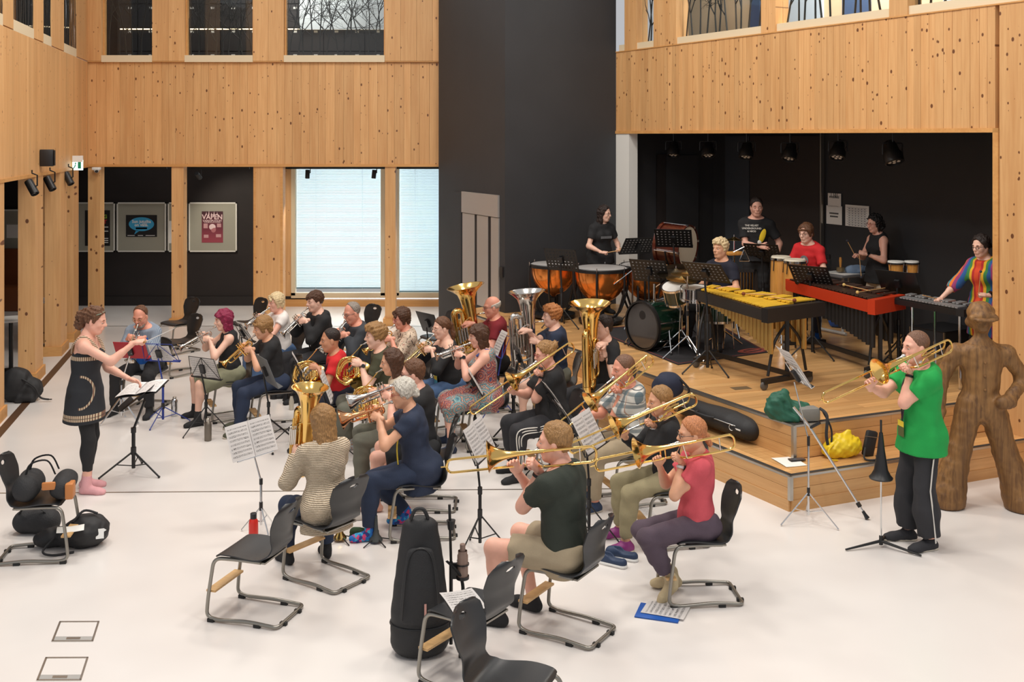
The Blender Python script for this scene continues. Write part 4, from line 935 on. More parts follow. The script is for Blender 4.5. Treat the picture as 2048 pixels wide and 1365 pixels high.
def trombone(t, m, ext=.12, fr=False, slide=None):
    sm = slide or M_nick
    mouthpiece(.0185, .09).build('mouthpiece', M_nick, t)
    L = .57+ext
    a = MB(); a.tube([(.07, 0, 0), (.58, 0, 0)], .0065, 8); a.tube([(.10, 0, -.088), (.58, 0, -.088)], .0065, 8); a.tube([(.115, 0, 0), (.115, 0, -.088)], .005, 8); a.build('inner_slide', sm, t)
    o = MB(); Utube(o, [(.13+ext, 0, 0), (L+.06, 0, 0), (L+.06, 0, -.088), (.13+ext, 0, -.088)], .0082, .044); o.tube([(.15+ext, 0, 0), (.15+ext, 0, -.088)], .006, 8); o.tube([(L+.06, 0, -.044), (L+.10, 0, -.044)], .004, 6); o.build('outer_slide', m, t)
    b = MB(); y = .135
    Utube(b, [(.12, 0, -.088), (.04, .01, -.088), (.0, y, -.07), (-.36, y, -.07), (-.36, y, .035), (-.05, y, .035)], .0085, .05)
    b.lathe(bell_prof(-.08, .36, .0095, .105, 6.5, 18), 36, T(0, y, .035) @ XA); b.build('bell', m, t)
    for (p_, q_) in (((.0, y, -.07), (.02, y, .035)), ((-.25, y, -.07), (-.25, y, .035)), ((.06, .02, -.088), (.03, y, .035))): MB().tube([p_, q_], .0045, 6).build('brace', M_nick, t)
    if fr:
        w_ = MB(); Utube(w_, [(-.02, y, -.06), (-.1, y-.02, -.035), (-.30, y-.03, -.03), (-.33, y-.03, .01), (-.30, y-.03, .02), (-.12, y-.03, .015), (-.08, y-.04, -.02), (-.22, y-.04, -.015)], .0075, .02); w_.build('f_attachment', m, t)
        MB().lathe([(.018, -.016), (.02, -.01), (.02, .01), (.018, .016)], 14, T(-.04, y-.02, -.05), caps=True).build('rotor', M_nick, t)
def tuba(t, m, s=1., br=.19, top=.36, tilt=0., rose=False):
    S3 = Matrix.Scale(s, 4); q = lambda pts: [Vector(p)*s for p in pts]
    mouthpiece(.016, .08).build('mouthpiece', M_nick, t)
    lp = MB().tube(smooth_path([(.06, 0, 0), (.13*s, .045*s, .0), (.22*s, .065*s, -.02*s), (.30*s, .06*s, -.09*s), (.31*s, .05*s, -.2*s)]), .0075, 8); lp.build('leadpipe', m, t)
    xb = .17; zb = -.50
    prof = [(.055, zb+.02), (.06, -.3), (.066, -.12), (.072, .0), (.08, .1), (.098, top-.15), (.118, top-.085), (br*.78, top-.035), (br*.93, top-.01), (br, top), (br+.004, top+.004), (br-.006, top+.004), (br*.92, top-.008), (br*.76, top-.034), (.112, top-.088), (.09, top-.16), (.065, 0.)]
    b = MB().lathe([(r*s, z*s) for r, z in prof], 36, T(xb*s, 0, 0)); b.build('bell', m, t)
    bw = MB(); pts = arc((xb+.095, 0, zb+.02), .095, 180, 360, 12, (1, 0, 0), (0, 0, 1)); bw.tube(q(pts), [s*(.055-.012*i/12) for i in range(13)], 16); 
    pts = [(xb+.19, 0, zb+.02), (xb+.195, 0, -.2), (xb+.195, .0, .02)]+arc((xb+.145, 0, .04), .05, 0, 180, 8, (1, 0, 0), (0, 0, 1))[1:]+[(xb+.10, .03, -.12), (xb+.10, .03, -.3)]
    bw.tube(q(smooth_path(pts, 3)), [s*(.043-.018*i/(len(pts)*3)) for i in range((len(pts)-1)*3+1)], 14); bw.build('bow', m, t)
    cl = MB()
    for i in range(4):
        yy = .05+.012*(i % 2); x0 = xb+.05+.035*i; z0 = -.22-.03*i
        Utube(cl, q([(x0, yy, z0+.12), (x0, yy, z0-.1), (x0+.045, yy, z0-.1), (x0+.045, yy, z0+.1)]), .010*s, .02*s)
        Utube(cl, q([(xb-.01+.02*i, -.05, z0+.14), (xb-.01+.02*i, -.06, z0-.08), (xb+.05+.02*i, -.06, z0-.08), (xb+.05+.02*i, -.05, z0+.14)]), .010*s, .02*s)
    Utube(cl, q([(xb+.02, .08, -.02), (xb+.02, .085, -.40), (xb+.15, .08, -.42), (xb+.16, .07, .0)]), .013*s, .06*s)
    cl.build('tubing', m, t)
    for i in range(4):
        x = xb+.085+.032*i; z = -.09-.012*i; v = MB().tube(q([(x, .085, z-.16), (x, .085, z)]), .0135*s, 12); v.tube(q([(x, .085, z), (x, .085, z+.03)]), .004*s, 6); v.lathe([(.012*s, (z+.03)*s), (.012*s, (z+.036)*s)], 12, T(x*s, .085*s, 0), caps=True); v.build('valve', M_nick, t)
# hand holds in instrument coordinates: (wrist, fingers, palm, template)
HOLD = dict(
    trumpet=((.135, .075, -.075), (.62, -.55, .35), (.35, -.85, -.1), 'grip', (.135, -.075, -.03), (.6, .5, .45), (.2, .6, -.7), 'valve'),
    horn=((.13, .09, -.165), (.7, -.35, .5), (.4, -.9, -.1), 'valve', (.12, -.2, -.33), (.6, .5, 0), (.3, -.9, .1), 'flat'),
    trombone=((.015, .04, -.125), (.5, .25, .75), (.85, -.4, -.2), 'grip', (.16, -.04, -.14), (.25, .45, .85), (.2, .9, -.2), 'loose'),
    tuba=((.10, .15, -.20), (.8, -.15, .25), (.2, -.95, -.2), 'grip', (.20, .16, -.06), (.75, -.35, .1), (.2, -.5, -.8), 'valve'),
    euph=((.09, .12, -.22), (.8, -.3, .2), (.3, -.9, 0), 'grip', (.09, -.12, -.12), (.75, .5, .1), (.2, .7, -.6), 'valve'))
def instrument(kind, M, label, finish='gold', group=None, **kw):
    m = BR[finish]
    nm = dict(trumpet='trumpet', cornet='cornet', flugel='flugelhorn', horn='french_horn', trombone='trombone', tuba='tuba', euph='euphonium')[kind]
    t = thing(nm, label, nm.replace('_', ' '), M, group)
    if kind == 'trumpet': trumpet(t, m)
    elif kind == 'cornet': trumpet(t, m, .40, .062, .0068, 5.)
    elif kind == 'flugel': trumpet(t, m, kw.get('L', .46), kw.get('br', .078), .0075, 2.8, 1.3)
    elif kind == 'horn': horn(t, m)
    elif kind == 'trombone': trombone(t, m, kw.get('ext', .12), kw.get('fr', False), BR['gold'] if kw.get('gslide') else None)
    elif kind == 'tuba': tuba(t, m, kw.get('s', 1.), kw.get('br', .19), kw.get('top', .36))
    elif kind == 'euph': tuba(t, m, .74, .19, .36)
    return t
# ================= PEOPLE =================
M_seat = mat('chair_shell', srgb(42, 43, 45), .34, bump=.05, bscale=300); M_frame = mat('chair_frame', srgb(150, 146, 138), .35, .85); M_foot = mat('foot_pad', srgb(26, 26, 26), .6)
W_bar = mat('beech_bar', srgb(214, 172, 118), .5, var=.12, vscale=9, stretch=(1, 14, 14))
def make_chair():
    t = thing('school_chair', 'x', 'chair')
    # shell: profile x (forward +), z
    prof = smooth_path([(.20, 0, .435), (.17, 0, .462), (.05, 0, .468), (-.10, 0, .452), (-.17, 0, .468), (-.20, 0, .51), (-.198, 0, .58), (-.215, 0, .66), (-.245, 0, .745), (-.268, 0, .80)], 5); n = len(prof)-1
    def width(v):
        pts = [(0, .14), (.05, .19), (.25, .205), (.40, .19), (.5, .155), (.58, .14), (.66, .15), (.8, .185), (.9, .185), (.96, .15), (1, .07)]
        for (a, wa), (b, wb) in zip(pts, pts[1:]):
            if v <= b: u = (v-a)/(b-a); u = u*u*(3-2*u); return wa+(wb-wa)*u
        return pts[-1][1]
    NU, NV = 22, 44
    def fn(u, v):
        f = v*n; i = min(int(f), n-1); p = prof[i].lerp(prof[i+1], f-i); w_ = width(v); y = (u*2-1); dish = (1-y*y)
        if v < .5: p = p+Vector((0, 0, -.018*dish*(v*2)))
        else: p = p+Vector((-.03*dish*min(1, (v-.5)*4), 0, 0))
        return (p.x, y*w_, p.z)
    mb = MB().sheet(fn, NU, NV); bm = bmesh.new(); vs = [bm.verts.new(p) for p in mb.v]; fs = [bm.faces.new([vs[i] for i in f]) for f in mb.f]
    hz, hy, hh = .745, .045, .016
    dele = [f for f in fs if (lambda c: c.x < -.17 and (c.y/hy)**2+((c.z-hz)/hh)**2 < 1)(f.calc_center_median())]
    bmesh.ops.delete(bm, geom=dele, context='FACES')
    for v_ in bm.verts:
        if v_.is_boundary and abs(v_.co.y) < hy*1.6 and abs(v_.co.z-hz) < hh*2.2 and v_.co.x < -.17:
            a = math.atan2((v_.co.z-hz)/hh, v_.co.y/hy); v_.co.y = hy*math.cos(a); v_.co.z = hz+hh*math.sin(a)
    bmesh.ops.recalc_face_normals(bm, faces=bm.faces[:])
    bmesh.ops.solidify(bm, geom=bm.faces[:], thickness=.009)
    me = bpy.data.meshes.new('seat_shell'); bm.to_mesh(me); bm.free(); me.materials.append(M_seat); me.polygons.foreach_set('use_smooth', np.ones(len(me.polygons), bool)); me.set_sharp_from_angle(angle=math.radians(50)); link('seat_shell', me, t)
    f = MB()
    w_ = .185
    path = [(-.13, w_-.03, .425), (.05, w_-.02, .43), (.21, w_, .43), (.25, w_+.01, .16), (.26, w_+.012, .035), (.18, w_+.012, .018), (-.05, w_, .03), (-.25, w_, .018), (-.27, w_-.02, .018), (-.27, 0, .018)]
    path = path+[(p[0], -p[1], p[2]) for p in reversed(path[:-1])]
    f.tube(rounded(path, .06, 6), .0125, 10); f.build('frame', M_frame, t)
    MB().box((-.02, 0, .418), (.28, .30, .012)).build('seat_support', M_frame, t, False)
    MB().box((.238, 0, .20), (.07, .36, .014), T(.0, 0, 0)).build('footrest', W_bar, t, False)
    for (x, y) in ((.225, w_+.012), (.225, -w_-.012), (-.12, w_), (-.12, -w_), (-.272, .1), (-.272, -.1)): MB().box((x, y, .012), (.05, .028, .024), bev=.004).build('foot_pad', M_foot, t)
    return t
CHAIR = make_chair(); _cu = [False]
def chair(loc, yaw, label, group=None):
    M = T(loc) @ rz(yaw)
    if not _cu[0]: _cu[0] = True; CHAIR.matrix_basis = M; tag(CHAIR, label, 'chair', group); return CHAIR
    return copy_tree(CHAIR, M, label, group)
def nrm(v): v = Vector(v); return v.normalized()
def cloth(name, c, **k): return mat('cloth_'+name, c, k.pop('rough', .85), bump=k.pop('bump', .25), bscale=k.pop('bscale', 180), var=k.pop('var', .06), vscale=k.pop('vscale', 9), **k)
CNT = [0]
def person(label, hx, hy, yaw, stand=False, zc=None, s=1., fem=False, g=1., lean=4, hyaw=0, hpitch=5, htilt=0, skin='fair', hair=('short', 'brown'), glasses=None, beard=None,
           top=None, sleeve=.55, topm=None, neck=.0, hem=.0, bottom='trousers', botm=None, legw=1., shorts=.8, feet='sock', feetm=None, inst=None, ipitch=20, iyaw=0, iroll=0, hold=None,
           ankles=None, lift=0., base=0., chairlabel=None, chair_group='chairs taken by the players', watch=None, vox=.0125, skirtm=None, extra=None, Y=None, kneepole=None, roots=None, chair_back=.0, lhand=None, rhand=None, elbowL=None, elbowR=None, ifinish='gold', ilabel=None, ikw=None, bust=1., cz=None, dress=None, spread=.12, cyaw=0):
    CNT[0] += 1; seed = CNT[0]
    if not stand: s *= .95
    hz = (.93 if stand else .55)*(s if stand else 1.)+lift; fs = .93 if fem else 1.
    up = Vector((math.sin(math.radians(lean)), 0, math.cos(math.radians(lean)))); hip = Vector((0, 0, hz)); Yl = Vector((0, 1, 0)); fwd = Yl.cross(up)
    sp = lambda d, f=0., l=0.: hip+up*(d*s)+fwd*(f*s)+Yl*(l*s)
    Rh = Matrix.Rotation(math.radians(lean*.3), 3, 'Y') @ Matrix.Rotation(math.radians(hyaw), 3, 'Z') @ Matrix.Rotation(math.radians(hpitch), 3, 'Y') @ Matrix.Rotation(math.radians(htilt), 3, 'X')
    HS = (1.0 if not fem else .95)*min(1.03, max(.965, s))
    nb = sp(.545, .012); hc = nb+Rh @ Vector((.028, 0, .128))*HS
    Mh = Rh.to_4x4() @ Matrix.Scale(HS, 4); Mh.translation = hc
    # world placement: head-centre pixel -> root
    Rz = rz(yaw)
    hw = (Pd(hx, hy, Y) if Y else G(hx, hy, hc.z+base)); root = hw-(Rz @ hc); root.z = base
    if roots is not None: root = Vector((roots[0], roots[1], base))
    Mr = T(root) @ Rz
    t = thing('person', label, 'person', Mr)
    # ---- arms targets
    inst_o = None; mouth = Mh @ Vector((.104, 0, -.06))
    tg = {}
    if inst:
        a, b = math.radians(iyaw+hyaw*.0), math.radians(ipitch)
        if inst in ('tuba', 'euph'): Mi = T(mouth) @ Matrix.Rotation(a, 4, 'Z') @ Matrix.Rotation(b, 4, 'Y') @ Matrix.Rotation(math.radians(iroll), 4, 'X')
        else: Mi = T(mouth) @ Matrix.Rotation(a, 4, 'Z') @ Matrix.Rotation(b, 4, 'Y') @ Matrix.Rotation(math.radians(iroll), 4, 'X')
        hk = HOLD['trumpet' if inst in ('cornet', 'flugel', 'trumpet') else inst]
        ext = (ikw or {}).get('ext', .12) if inst == 'trombone' else 0
        for sd, o in ((1, 0), (-1, 4)):
            wv = Vector(hk[o])+(Vector((ext, 0, 0)) if sd < 0 else Vector())
            tg[sd] = (Mi @ wv, Mi.to_3x3() @ Vector(hk[o+1]), Mi.to_3x3() @ Vector(hk[o+2]), hk[o+3])
        inst_o = instrument(inst, Mr @ Mi, ilabel, ifinish, **(ikw or {}))
    if lhand: tg[1] = lhand
    if rhand: tg[-1] = rhand
    geo = Geo(); P = []
    # torso
    if fem: rx = [.172, .160, .130, .145, .142, .07]; ry = [.12, .112, .095, .108, .09, .055]; shw = .152
    else: rx = [.158, .150, .145, .165, .168, .075]; ry = [.115, .11, .105, .118, .105, .06]; shw = .178
    ds = [-.04, .08, .20, .34, .445, .525]
    gg = [g, g, g, (1+g)/2, 1+(g-1)*.3, 1]
    rx = [a*q*s for a, q in zip(rx, gg)]; ry = [a*q*s for a, q in zip(ry, gg)]
    curve = [0, .0, .005, -.005, -.01, .0]
    tp = [sp(d, c_) for d, c_ in zip(ds, curve)]
    P.append(loft(tp, rx, ry, Yl, k=.03)); P.append(cap(sp(.49), nb+Rh @ Vector((.0, 0, .05)), .052*fs*s, .05*fs*s, k=.04))
    SH = {}; joints = {}
    for sd in (1, -1):
        sh = sp(.44, .0, sd*shw); 
        if sd in tg:
            dv = (Vector(tg[sd][0])-sh); sh = sh+nrm(dv)*.02
        SH[sd] = sh; P.append(cap(sp(.45, 0, sd*.05), sh, .062*fs*s, .056*fs*s, k=.04))
        l1, l2 = .29*s, .255*s
        if sd not in tg: tg[sd] = (sh+Vector((.08, .05*sd, -.5*s)), (.2, 0, -1), (0, -sd, 0), 'loose')
        W = Vector(tg[sd][0]); pole = (elbowL if sd > 0 else elbowR) or (-.15, sd*.55, -.9)
        E = ik(sh, W, l1, l2, pole); joints[sd] = (sh, E, W)
        ga = (1+g)/2 if g > 1 else 1
        P.append(cap(sh, E, .05*fs*s*ga, .041*fs*s*ga, k=.03)); P.append(cap(E, W, .040*fs*s*ga, .0255*fs*s, k=.025)); P.append(cap(E.lerp(W, .1), E.lerp(W, .45), .042*fs*s*ga, .034*fs*s*ga, k=.02))
        hand_geo(geo, tg[sd][3], sd > 0, W, tg[sd][1], tg[sd][2], s*(.98 if not fem else .92))
    if fem and bust:
        for sd in (1, -1): P.append(ell(sp(.315, .075, sd*.068), (.062*bust*s, .062*s, .062*s), k=.05))
    # legs
    LG = {}; dz = .085
    if stand: ank = ankles or {1: (.02, spread*.9, dz), -1: (.0, -spread*.9, dz)}
    else: ank = ankles or {1: (.40, spread+.03, dz), -1: (.36, -spread-.03, dz)}
    th, shn = .43*s, .42*s
    if stand: th = shn = (hz-.02-dz)/2*1.006
    for sd in (1, -1):
        hp = hip+Vector((0, sd*.088*s, -.02)); A = Vector(ank[sd][:3]); kp = (kneepole or {}).get(sd) or ((1, sd*.12, .0) if stand else (1, sd*.25, 1.1))
        K = ik(hp, A, th, shn, kp); LG[sd] = (hp, K, A); gl = 1+(g-1)*.6
        P += [cap(hp, K, .086*s*gl, .056*s*gl, k=.03), cap(K, A, .053*s*gl, .036*s, k=.03), ell(K.lerp(A, .28)+nrm(K-A).cross(Yl)*-.0+Vector((-.018, 0, 0)), (.052*s*gl, .05*s*gl, .09*s), k=.04)]
        if not stand: P.append(ell(hip+Vector((-.05, sd*.075, -.02)), (.10*g, .09*g, .085), k=.04))
        else: P.append(ell(hip+Vector((-.045, sd*.07, -.02)), (.085*g, .085*g, .1), k=.05))
    def foot(A, sd, r0=0.):
        fa = math.radians(ank[sd][3]) if len(ank[sd]) > 3 else math.radians(10*sd); tip = math.radians(ank[sd][4]) if len(ank[sd]) > 4 else 0.
        d = Vector((math.cos(fa)*math.cos(tip), math.sin(fa)*math.cos(tip), -math.sin(tip))); u = Vector((0, 0, 1)); ln = (.165 if fem else .185)*s
        h = A+d*-.035+Vector((0, 0, -.052)) if tip < .2 else A-d*.02; b = A+d*(ln*.68)+Vector((0, 0, -.06 if tip < .2 else -.02)); e = A+d*(ln*.92)+Vector((0, 0, -.064 if tip < .2 else -.02))
        return [cap(A+Vector((0, 0, .03)), A+Vector((0, 0, -.02)), .034*s+r0, .036*s+r0, k=.02), cap(A+Vector((-.005, 0, -.03)), b, .035+r0, .027+r0, k=.02, fl=(0, 0, 1, 1.1)), cap(h, b, .03+r0, .025+r0, k=.02), cap(b+d.cross(u)*.015, e+d.cross(u)*.012, .022+r0, .017+r0, k=.02), cap(b-d.cross(u)*.015, e-d.cross(u)*.012, .022+r0, .017+r0, k=.02)], d, h, e
    for sd in (1, -1): P += foot(LG[sd][2], sd)[0]
    v, f = sdf(P, vox); geo.add(v, f, 0)
    head_geo(geo, Mh, fem)
    hm = hair_mat(hair[1], HC[hair[1]]) if hair else M_iris
    geo.build('body', [skin_mat(skin), M_eye, M_iris, M_lip, hm], t)
    if hair:
        if hair[0] not in HAIRS: HAIRS[hair[0]] = hair_tpl(hair[0])
        v, f = HAIRS[hair[0]]; gh = Geo(); gh.add(v, f, 0, Mh); gh.build('hair', hm, t)
    if beard:
        bp = [cap((.07, -.018, -.108), (.07, .018, -.108), .026, k=.02)]+[cap((.005, .058*q, -.03), (.05, .035*q, -.1), .016, .024, k=.02) for q in (1, -1)]+[cap((.095, -.02, -.045), (.095, .02, -.045), .009, k=.01), cap((.1, -.012, -.065), (.1, .012, -.065), .014, k=.01, sub=True)]
        v, f = sdf(bp, .006, fold=(.003, 160, 2)); gb = Geo(); gb.add(v, f, 0, Mh); gb.build('beard', hair_mat(beard, HC[beard]), t)
    if glasses:
        gl = MB()
        for q in (1, -1):
            ring = [Vector((.104, .0345*q+.0235*math.cos(a), .0-.0+.0185*math.sin(a))) for a in [i*math.pi/9 for i in range(18)]]
            gl.tube(ring, .0022, 5, closed=True); gl.tube([(.103, .057*q, .004), (.06, .078*q, .006), (.0, .082*q, .004), (-.015, .082*q, -.008)], .002, 5)
        gl.tube([(.104, -.012, .004), (.108, 0, .006), (.104, .012, .004)], .002, 5)
        gl.v = [tuple(Mh @ Vector(p)) for p in gl.v]; gl.build('glasses', mat('glasses_'+glasses, dict(dark=srgb(40, 30, 30), red=srgb(150, 50, 50), clear=srgb(200, 170, 150), gold=srgb(170, 130, 80))[glasses], .3), t)
    fold = (.0062, 30, seed)
    # ---- bottoms
    wcut = (sp(.03 if top and top != 'coat' else .1), up)                         # waist cut (keep below)
    if bottom in ('trousers', 'shorts', 'leggings', 'sweat'):
        e = .004 if bottom == 'leggings' else .013; BP = [loft([tp[0]-up*.02, tp[0], tp[1], tp[2]], [x+e for x in (rx[0], rx[0], rx[1], rx[2])], [x+e for x in (ry[0], ry[0], ry[1], ry[2])], Yl, k=.04, cuts=[wcut])]
        for sd in (1, -1):
            hp, K, A = LG[sd]; gl_ = 1+(g-1)*.6
            if bottom == 'shorts':
                q = hp.lerp(K, shorts); dn = nrm(K-hp); BP.append(cap(hp, hp.lerp(K, min(1, shorts+.15)), .086*s*gl_+e+.004, (.066*s*gl_+e+.014)*legw, k=.04, cuts=[(q, dn)]))
            else:
                up_ = ank[sd][5] if len(ank[sd]) > 5 else .02
                q = A+nrm(K-A)*(up_+.01); dn = nrm(A-K)
                if bottom == 'leggings': BP += [cap(hp, K, .086*s+e, .056*s+e, k=.03), cap(K, A, .053*s+e, .036*s+e, k=.03, cuts=[(q, dn)]), ell(K.lerp(A, .28)+Vector((-.018, 0, 0)), (.056*s, .054*s, .09*s), k=.04)]
                else:
                    BP += [cap(hp, K, .086*s*gl_+e, .062*s*gl_+e, k=.035), cap(K, K.lerp(A, .5), .062*s*gl_+e, (.055*s+e)*legw, k=.02), cap(K.lerp(A, .45), A, (.056*s+e)*legw, (.046*s+e)*legw, k=.02, cuts=[(q, dn)]), ell(K.lerp(A, .28)+Vector((-.018, 0, 0)), (.052*s*gl_+e, .05*s*gl_+e, .1*s), k=.04)]
            BP.append(ell(hip+Vector((-.05 if not stand else -.045, sd*.075, -.02)), (.10*g+e, .09*g+e, .088+e), k=.04))
        sdf_obj('trousers' if bottom != 'shorts' else 'shorts', BP, vox, botm, t, cuts=[wcut] if stand else [(sp(.12), up)], fold=(.0055 if bottom != 'leggings' else .001, 34, seed+50))
    # ---- dress / skirt
    if dress:
        e = .016; hemz = dress['hem']
        if stand:
            DP = [loft([sp(.40), sp(.30), sp(.18), sp(0), sp(-.2), sp(-.45)], [q*s for q in (.14, .158, .15, .185, .215, .235)], [q*s for q in (.10, .135, .125, .16, .18, .195)], Yl, k=.03)]
            if bust: DP += [ell(sp(.315, .075, sd*.066), (.072, .07, .072), k=.05) for sd in (1, -1)]
            sdf_obj('dress', DP, vox, dress['m'], t, cuts=[((0, 0, hemz), (0, 0, -1)), (sp(.385), up)], fold=(.004, 18, seed))
        else:
            km = (LG[1][1]+LG[-1][1])/2; kd = (LG[1][1]-LG[-1][1]).length/2
            DP = [loft([tp[0], tp[1], tp[2], tp[3], tp[4]], [q+e for q in rx[:5]], [q+e for q in ry[:5]], Yl, k=.03), loft([hip+Vector((-.06, 0, -.02)), hip+Vector((.1, 0, -.01)), km+Vector((.03, 0, .0))], [.2*g, .205*g, .10+kd], [.115*g, .11*g, .085], Yl, k=.06)]
            DP += [cap(km+Yl*q*kd*.9, km+Yl*q*kd+Vector((-.02, 0, -dress.get('drop', .2))), .085, .08, k=.05) for q in (1, 0, -1)]
            if bust: DP += [ell(sp(.315, .075, sd*.068), (.078*bust, .076, .078), k=.05) for sd in (1, -1)]
            DP += [cap(sp(.44, 0, sd*.04), SH[sd].lerp(sp(.44), .25), .06, .055, k=.04) for sd in (1, -1)]
            sdf_obj('dress', DP, vox, dress['m'], t, cuts=[((0, 0, hemz), (0, 0, -1)), (sp(.475+.0, .0), nrm(up*.8+fwd*.6))], fold=(.005, 24, seed))
    # ---- top
    if top:
        e = .017 if top != 'tank' else .011
        if top == 'coat': e = .022
        low = -.07-hem if stand or hem > .1 else -.045; st_ = .026 if stand else 0.
        TP = [loft([sp(low)]+tp[:5]+[sp(.53)], [rx[0]+e+.016+st_*.6]+[q+e+(st_ if i < 1 else 0) for i, q in enumerate(rx[:5])]+[.085*s], [ry[0]+e+.016+st_]+[q+e+(st_ if i < 1 else 0) for i, q in enumerate(ry[:5])]+[.07*s], Yl, k=.03)]
        if fem and bust: TP += [ell(sp(.315, .075, sd*.068), (.062*bust*s+e, .062*s+e, .062*s+e), k=.05) for sd in (1, -1)]
        if hem > .1 and stand is False: TP += [ell(hip+Vector((-.06, 0, -.0)), (.15, .2*g, .13), k=.05)]
        if stand: TP += [ell(hip+Vector((-.045, sd*.07, -.02)), (.085*g+.022, .085*g+.03, .13), k=.05) for sd in (1, -1)]
        ga = (1+g)/2 if g > 1 else 1
        for sd in (1, -1):
            sh, E, W = joints[sd]
            if top == 'tank': TP.append(cap(sp(.45, 0, sd*.04), sp(.455, 0, sd*shw*.62), .062*s, .055*s, k=.04)); continue
            TP.append(cap(sp(.45, 0, sd*.05), sh, .062*fs*s+e*.9, .058*fs*s+e*.9, k=.04))
            if sleeve <= 1:
                q = sh.lerp(E, sleeve); TP.append(cap(sh, sh.lerp(E, min(1, sleeve+.2)), .054*fs*s*ga+e, .05*fs*s*ga+e+.004, k=.035, cuts=[(q, nrm(E-sh))]))
            else:
                q = E.lerp(W, sleeve-1); TP += [cap(sh, E, .054*fs*s*ga+e, .045*fs*s*ga+e, k=.035), cap(E, E.lerp(W, min(1.05, sleeve-.9)), .045*fs*s*ga+e, .032*fs*s+e, k=.03, cuts=[(q, nrm(W-E))])]
        nk = nrm(up*.93+fwd*.37); cuts = [(sp(.528-neck*.3, .0)+fwd*(.0-neck*.2), nk)]
        lo = sp(low+.0) if stand else sp(low)
        cuts.append((lo, -up if stand else nrm(-up)))
        sdf_obj(dict(tee='t_shirt', tank='tank_top', long='long_sleeved_top', coat='cardigan').get(top, 'shirt'), TP, vox, topm, t, cuts=cuts, fold=fold)
    # ---- feet
    if feet and feet != 'bare':
        for sd in (1, -1):
            A = LG[sd][2]; P2, d, h, e_ = foot(A, sd, .006 if feet == 'sock' else .012)
            if feet == 'sock': P2.append(cap(A, A+nrm(LG[sd][1]-A)*.10, .04*s, .042*s, k=.02, cuts=[(A+nrm(LG[sd][1]-A)*.09, nrm(LG[sd][1]-A))])); sdf_obj('sock', P2, .009, feetm, t, pad=.02)
            elif feet in ('ankle', 'shoe', 'clog'):
                P2[0] = cap(A+Vector((0, 0, .02)), A+Vector((0, 0, -.03)), .042*s, .046*s, k=.02, cuts=[(A+Vector((0, 0, .012)), (0, 0, 1))])
                fl_z = .0
                sdf_obj('shoe' if feet != 'ankle' else 'sock', P2, .009, feetm, t, cuts=[((0, 0, .004), (0, 0, -1))], pad=.02)
                if feet != 'ankle':
                    sole = [cap(Vector((h.x, h.y, .012)), Vector((e_.x, e_.y, .012)), .042, .038, k=.01, cuts=[((0, 0, .022), (0, 0, 1)), ((0, 0, .001), (0, 0, -1))])]; sdf_obj('sole', sole, .009, mat('pale_sole', srgb(205, 196, 180), .7), t, pad=.02)
    if watch:
        sd = watch[0]; sh, E, W = joints[sd]; ax = nrm(W-E); c_ = W-ax*.035; r_ = .0295*s
        Mq = ax.to_track_quat('Z', 'Y').to_matrix().to_4x4(); Mq.translation = c_
        wm = MB().lathe([(r_+.001, -.009), (r_+.004, -.009), (r_+.004, .009), (r_+.001, .009)], 16, Mq)
        out = nrm(-Vector(tg[sd][2])); out = nrm(out-ax*out.dot(ax)); Mq2 = out.to_track_quat('Z', 'Y').to_matrix().to_4x4(); Mq2.translation = c_+out*(r_+.001)
        wo_ = wm.build('watch', mat('watch_'+watch[1], dict(black=srgb(24, 24, 26), white=srgb(220, 220, 220), brown=srgb(90, 60, 40))[watch[1]], .5), t)
        MB().lathe([(.019, 0), (.02, .006), (.018, .009)], 16, Mq2, caps=True).build('watch_face', mat('watch_glass', srgb(18, 20, 24), .15), wo_)
    if chairlabel:
        chair(T(root) @ Rz @ Vector((-.02+chair_back, 0, 0)), yaw+cyaw, chairlabel, chair_group)
    info = dict(t=t, sp=sp, up=up, fwd=fwd, Mr=Mr, joints=joints, tg=tg, Mh=Mh, mouth=mouth, root=root, LG=LG, rx=rx, ry=ry, s=s, g=g)
    if extra: extra(info)
    return info
def chest_frame(I, d, f=0., l=0.):
    "frame on the chest: local XY plane = print plane, +Z out of the chest"
    o = I['sp'](d, f, l); z = I['fwd']; y = I['up']; x = y.cross(z)
    M = Matrix((x, y, z)).transposed().to_4x4(); M.translation = o; return M
def print_text(I, txts, d, f=.14, l=0.):
    for (txt, size, m, dy) in txts: link('shirt_print', text_mesh(txt, size, m, .001, bold=.001), I['t'], chest_frame(I, d+dy, f, l))
def lanyard(I, d0=.12, cardm=None, l=0., f=.15):
    sp, t = I['sp'], I['t']; st = MB().tube(smooth_path([sp(.50, -.03, .06), sp(.46, .07, .065), sp(.33, .15, .04), sp(d0+.06, f, l)]), .006, 5); st.tube(smooth_path([sp(.50, -.03, -.06), sp(.46, .07, -.065), sp(.33, .15, -.04), sp(d0+.06, f, l)]), .006, 5)
    st.build('lanyard', mat('lanyard_strap', srgb(60, 30, 50), .7), t)
    M = chest_frame(I, d0, f+.01, l)
    o = MB().box((0, 0, 0), (.085, .125, .003), M).build('badge', cardm or mat('badge_card', srgb(90, 170, 200), .5), t, False); MB().box((0, .04, .002), (.085, .045, .003), M).build('badge_band', mat('badge_yellow', srgb(236, 208, 60), .5), o, False)
